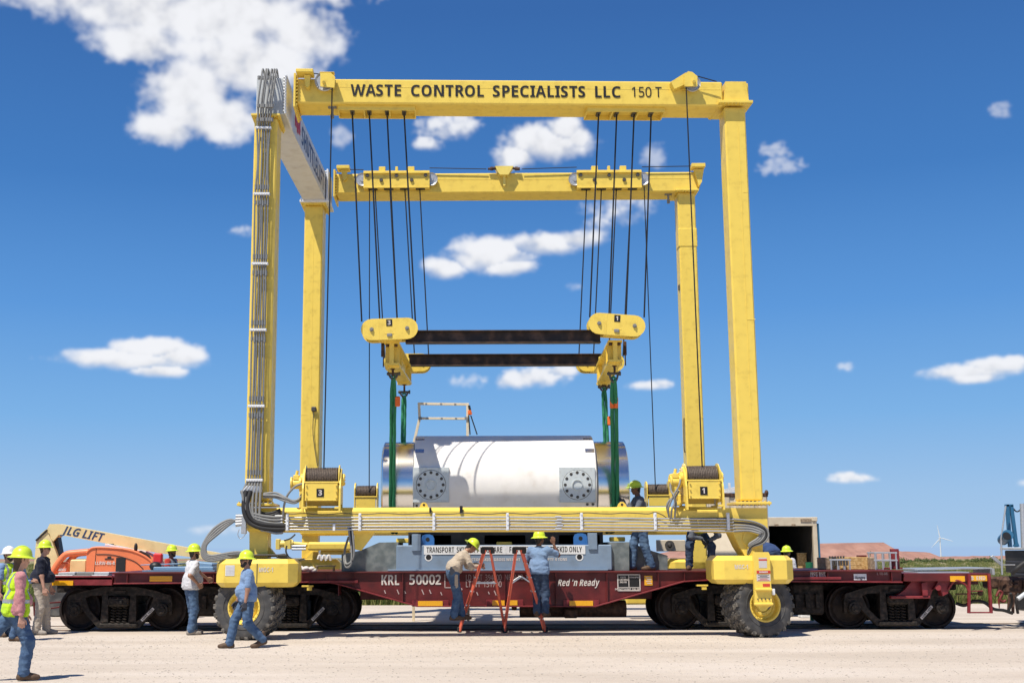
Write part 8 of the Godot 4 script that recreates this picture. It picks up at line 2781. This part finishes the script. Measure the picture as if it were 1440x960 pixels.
func build_small() -> void:
	stepladder("orange stepladder under the man in the beige shirt", Vector3(0.613, 1.719, -1), Vector3(0.716, 1.719, -1), Vector3(0.086, 0, -2.053), Vector3(1.047, 0, -2.015), 0.52, true)
	stepladder("orange stepladder under the man in the pale blue T-shirt", Vector3(1.256, 1.718, -1), Vector3(1.358, 1.717, -1), Vector3(1.028, 0, -1.907), Vector3(1.886, 0, -1.982), 0.52, false)
	# tan guard rail of a platform behind the cask
	var g := thing("platform_rail", "tan square-tube guard rail standing behind the cask", "guard rail")
	var m := MB.new()
	m.bar(Vector3(-0.911, 5.286, -5.7), Vector3(0.346, 5.265, -5.7), 0.06, 0.06)
	m.bar(Vector3(-0.874, 4.921, -5.7), Vector3(0.309, 4.909, -5.7), 0.055, 0.055)
	for q in [[Vector3(-0.893, 5.312, -5.7), Vector3(-0.874, 4.886, -5.7)], [Vector3(-0.874, 4.921, -5.7), Vector3(-1.014, 4.321, -5.7)], [Vector3(0.32, 5.291, -5.7), Vector3(0.315, 4.317, -5.7)]]:
		m.bar(q[0], q[1], 0.065, 0.065)
	for x in [-1.014, 0.315]:
		m.bar(Vector3(x, 4.337, -5.7), Vector3(x, 0.0, -5.8), 0.065, 0.065)
	part("frame", m, M.rail_tan, g)
	m = MB.new()
	m.box(Vector3(-0.864, 4.917, -5.66), Vector3(0.08, 0.07, 0.04), 0.0)
	m.box(Vector3(0.282, 4.914, -5.66), Vector3(0.08, 0.07, 0.04), 0.0)
	for u in [Vector3(-0.715, 5.281, -5.665), Vector3(-0.344, 5.28, -5.665), Vector3(0.01, 5.27, -5.665), Vector3(-0.679, 4.917, -5.665), Vector3(-0.326, 4.916, -5.665), Vector3(0.027, 4.915, -5.665)]:
		m.box(u, Vector3(0.05, 0.03, 0.012), 0.0)
	part("bracket", m, M.hose_grey, g)
	m = MB.new()
	m.cyl(Vector3(0.363, 5.108, -5.65), Vector3(0.397, 5.001, -5.65), 0.045, 0.04, 12)
	m.box(Vector3(0.371, 5.054, -5.65), Vector3(0.09, 0.12, 0.09), 0.025)
	var hk := part("fall_arrester", m, M.tag_orange, g)
	m = MB.new()
	m.cyl(Vector3(0.354, 5.232, -5.65), Vector3(0.38, 5.108, -5.65), 0.03, 0.03, 8)
	m.bar(Vector3(0.397, 4.983, -5.65), Vector3(0.553, 4.506, -5.65), 0.018, 0.03)
	m.bar(Vector3(0.344, 4.984, -5.65), Vector3(0.377, 4.506, -5.65), 0.018, 0.03)
	part("lanyard", m, M.black_gear, hk)
	# left deck: blue-grey sheets, red can, black dome
	m = MB.new()
	m.span(Vector3(-6.723, 1.262, -3.6), Vector3(-5.17, 1.262 + 0.03, -2.2), 0.0)
	m.span(Vector3(-6.523, 1.292, -3.5), Vector3(-5.231, 1.36, -2.35), 0.01)
	m.box(Vector3(-6.43, 1.411, -2.9), Vector3(0.85, 0.02, 0.7), 0.004, Basis(Vector3.BACK, 0.03))
	m.box(Vector3(-5.535, 1.394, -2.9), Vector3(0.50, 0.12, 0.7), 0.02, Basis(Vector3.BACK, -0.1))
	single("steel_sheets", m, M.sheet_blue, "stack of blue-grey steel sheets on the left end of the flatcar deck", "steel sheets")
	m = MB.new()
	m.box(Vector3(-6.585, 1.542, -3), Vector3(0.20, 0.21, 0.14), 0.03)
	m.box(Vector3(-6.589, 1.635, -3) , Vector3(0.13, 0.03, 0.03), 0.01)
	m.box(Vector3(-6.652, 1.635, -3) , Vector3(0.04, 0.04, 0.04), 0.01)
	single("fuel_can", m, M.red_can, "red fuel can on the steel sheets of the flatcar deck", "fuel can")
	m = MB.new()
	m.ball(Vector3(-6.518, 1.371, -2.5), Vector3(0.13, 0.10, 0.12), 10)
	single("rubber_dome", m, M.black_gear, "black rubber dome on the edge of the blue-grey sheets", "rubber dome")
	# grey planks and plates on the low left end
	rng.seed = 401
	for q in [[78, 106, "galvanized"], [104, 132, "hose_grey"], [128, 154, "galvanized"]]:
		m = MB.new()
		var a := Vector3(lerpf(-8.575, -7.415, (q[0] - 78.0) / 76.0), 1.16, -2.4)
		var b := Vector3(lerpf(-8.575, -7.415, (q[1] - 78.0) / 76.0), 1.20, -2.05)
		m.span(a, b, 0.006)
		m.span(a + Vector3(0.05, 0.042, -0.6), b + Vector3(-0.02, 0.05, -0.15), 0.006)
		single("metal_plank", m, M[q[2]], ["leftmost grey metal plank on the low left end platform", "middle dark grey plank on the low left end platform", "right grey metal plank beside the step up to the main deck"][[78, 104, 128].find(q[0])], "plank")
	# bits on the deck by the left wheel box
	m = MB.new()
	for k in 9:
		m.ball(Vector3(-3.358, 1.293, -2.2).lerp(Vector3(-3.037, 1.277, -2.2), k / 8.0) + Vector3(0, 0.02 * sin(k * 2.1) + 0.02, 0.04 * cos(k * 1.7)), Vector3(0.07, 0.05, 0.07), 6)
	single("rag", m, M.rag_white, "crumpled white rag on the deck beside the left wheel box", "rag")
	m = MB.new()
	m.box(Vector3(-2.79, 1.372, -2.3), Vector3(0.42, 0.02, 0.3), 0.004)
	for x in [-0.19, 0.17]:
		for z in [-0.13, 0.13]:
			m.bar(Vector3(-2.79, 1.372, -2.3) + Vector3(x, 0, z), Vector3(-2.788, 1.259, -2.3) + Vector3(x, 0, z), 0.02, 0.02)
	single("sawhorse", m, M.timber_grey, "low grey metal stand on the deck left of the grey end block", "stand")
	m = MB.new()
	for k in 3:
		m.tube(curve([Vector3(-2.995, 1.513, -2.6) + Vector3(0.10 * k, 0, 0), Vector3(-2.965, 1.559, -2.6) + Vector3(0.10 * k, 0.03, 0), Vector3(-2.933, 1.543, -2.6) + Vector3(0.10 * k, 0, 0), Vector3(-2.917, 1.482, -2.6) + Vector3(0.10 * k, 0, 0)], 5), 0.03, 7)
	single("strap_coil", m, M.rag_white, "coil of white straps behind the low metal stand", "straps")
	# right deck: crate, timbers, racks
	var dy := 1.256
	m = MB.new()
	var ca := Vector3(8.506, 1.264, -2.9)
	var cbx := Vector3(9.195, 1.517, -2.9)
	for k in 3:
		m.span(Vector3(ca.x, dy + 0.09 * k + 0.004, -3.6), Vector3(cbx.x, dy + 0.09 * k + 0.088, -2.9), 0.004)
	m.span(Vector3(ca.x + 0.1, dy, -2.9), Vector3(ca.x + 0.18, dy + 0.27, -2.875), 0.003)
	m.span(Vector3(cbx.x - 0.18, dy, -2.9), Vector3(cbx.x - 0.1, dy + 0.27, -2.875), 0.003)
	single("wooden_crate", m, M.timber, "long plank-sided wooden crate on the right deck of the flatcar", "crate")
	for q in [[1161, 1171, "dark timber block left of the plank-sided crate"], [1225, 1233, "dark timber block right of the plank-sided crate"]]:
		m = MB.new()
		var xa := lerpf(8.089, 9.333, (q[0] - 1160.0) / 80.0)
		var xb := lerpf(8.089, 9.333, (q[1] - 1160.0) / 80.0)
		m.span(Vector3(xa, dy, -3.3), Vector3(xb, dy + 0.26, -2.7), 0.012)
		single("timber_block", m, M.timber_grey, q[2], "timber block", Vector3.ZERO, "timber blocks on the right deck")
	for q in [[Vector3(8.14, 1.274, -2.4), Vector3(8.544, 1.469, -2.4), "low steel rack standing before the plank-sided crate", 0.27], [Vector3(9.135, 1.269, -2.5), Vector3(9.59, 1.618, -2.5), "taller steel pipe rack left of the upright red plate", 0.40]]:
		var r := thing("steel_rack", q[2], "rack")
		var a: Vector3 = q[0]
		var b: Vector3 = q[1]
		m = MB.new()
		for x in [a.x, lerpf(a.x, b.x, 0.35), lerpf(a.x, b.x, 0.72), b.x]:
			m.bar(Vector3(x, dy, a.z), Vector3(x, b.y, a.z), 0.03, 0.03)
			m.bar(Vector3(x, dy, a.z - 0.4), Vector3(x, b.y, a.z - 0.4), 0.03, 0.03)
		part("upright", m, M.galvanized, r)
		m = MB.new()
		for y in ([b.y, lerpf(dy, b.y, 0.55)] if q[3] > 0.3 else [b.y]):
			m.bar(Vector3(a.x - 0.03, y, a.z), Vector3(b.x + 0.03, y, a.z), 0.035, 0.035)
			m.bar(Vector3(a.x - 0.03, y, a.z - 0.4), Vector3(b.x + 0.03, y, a.z - 0.4), 0.035, 0.035)
		part("bar", m, M.galvanized, r)
		if q[3] < 0.3:
			m = MB.new()
			for k in 6:
				m.cyl(Vector3(lerpf(a.x, b.x, 0.1 + 0.15 * k), b.y + 0.03, a.z - 0.2), Vector3(lerpf(a.x, b.x, 0.1 + 0.15 * k), b.y + 0.08, a.z - 0.2), 0.02, 0.02, 8)
				m.cyl(Vector3(lerpf(a.x, b.x, 0.1 + 0.15 * k), b.y - 0.12, a.z), Vector3(lerpf(a.x, b.x, 0.1 + 0.15 * k), b.y - 0.01, a.z), 0.025, 0.025, 8)
			part("hook", m, M.steel_dark, r)
	m = MB.new()
	m.span(Vector3(9.526, 1.266, -2.6), Vector3(9.702, 1.701, -2.6) + Vector3(0, 0, -0.08), 0.006)
	m.span(Vector3(9.449, 1.267, -2.6), Vector3(9.76, 1.296, -2.6) + Vector3(0, 0, -0.3), 0.004)
	single("stake_plate", m, M.maroon_bright, "upright dark red steel plate at the right end of the deck", "stake")
	m = MB.new()
	m.box(Vector3(9.077, 1.538, -3.2), Vector3(0.17, 0.05, 0.2), 0.006)
	single("red_box", m, M.maroon, "small dark red box lying on top of the plank-sided crate", "box")
	m = MB.new()
	m.bar(Vector3(9.42, 1.248, -3.7), Vector3(9.453, 1.661, -3.7), 0.018, 0.018)
	m.bar(Vector3(9.361, 1.597, -3.7), Vector3(9.538, 1.597, -3.7), 0.018, 0.018)
	single("cross_stake", m, M.timber_grey, "thin wooden stake with a crossbar behind the plank-sided crate", "stake")
	# grey sheets on the right end platform
	m = MB.new()
	m.span(Vector3(9.966, 1.17, -4.2), Vector3(11.082, 1.21, -2.3), 0.006)
	m.box(Vector3(10.946, 1.265, -3.4), Vector3(1.7, 0.03, 1.2), 0.004, Basis(Vector3.BACK, 0.012))
	m.box(Vector3(11.78, 1.203, -3.2), Vector3(0.06, 0.14, 1.0), 0.01)
	single("grey_sheets", m, M.galvanized, "grey steel sheets lying on the low right end platform", "steel sheets")
	m = MB.new()
	var pf := Vector3(8.184, -0.073, -7.6) * Vector3(1, 0, 1)
	m.span(pf + Vector3(-0.7, 0.56, -0.6), pf + Vector3(0.7, 0.615, 0.6), 0.01)
	for sx in [-0.64, 0.64]:
		for sz in [-0.54, 0.54]:
			m.bar(pf + Vector3(sx, 0, sz), pf + Vector3(sx, 0.58, sz), 0.06, 0.06)
	single("work_platform", m, M.hose_grey, "low grey work platform behind the flatcar under the man in the deep blue shirt", "platform")
	# green drum and blue box by the container
	m = MB.new()
	m.cyl(Vector3(8.598, 1.166, -5.6) * Vector3(1, 0, 1) + Vector3(0, 0.9, 0), Vector3(8.598, 1.166, -5.6) * Vector3(1, 0, 1) + Vector3(0, 1.38, 0), 0.09, 0.09, 16)
	m.cyl(Vector3(8.598, 1.166, -5.6) * Vector3(1, 0, 1), Vector3(8.598, 1.166, -5.6) * Vector3(1, 0, 1) + Vector3(0, 0.9, 0), 0.05, 0.05, 12)
	single("gas_bottle", m, M.crate_green, "thin green gas bottle standing behind the flatcar before the container", "gas bottle")
	m = MB.new()
	m.box(Vector3(8.84, 0.127, -6.8) * Vector3(1, 0, 1) + Vector3(0, 0.12, 0), Vector3(0.42, 0.24, 0.3), 0.02)
	m.box(Vector3(8.84, 0.127, -6.8) * Vector3(1, 0, 1) + Vector3(0.02, 0.12, 0.152), Vector3(0.16, 0.09, 0.01), 0.0)
	single("carton", m, M.sign_white, "white carton on the ground seen under the right deck", "carton")
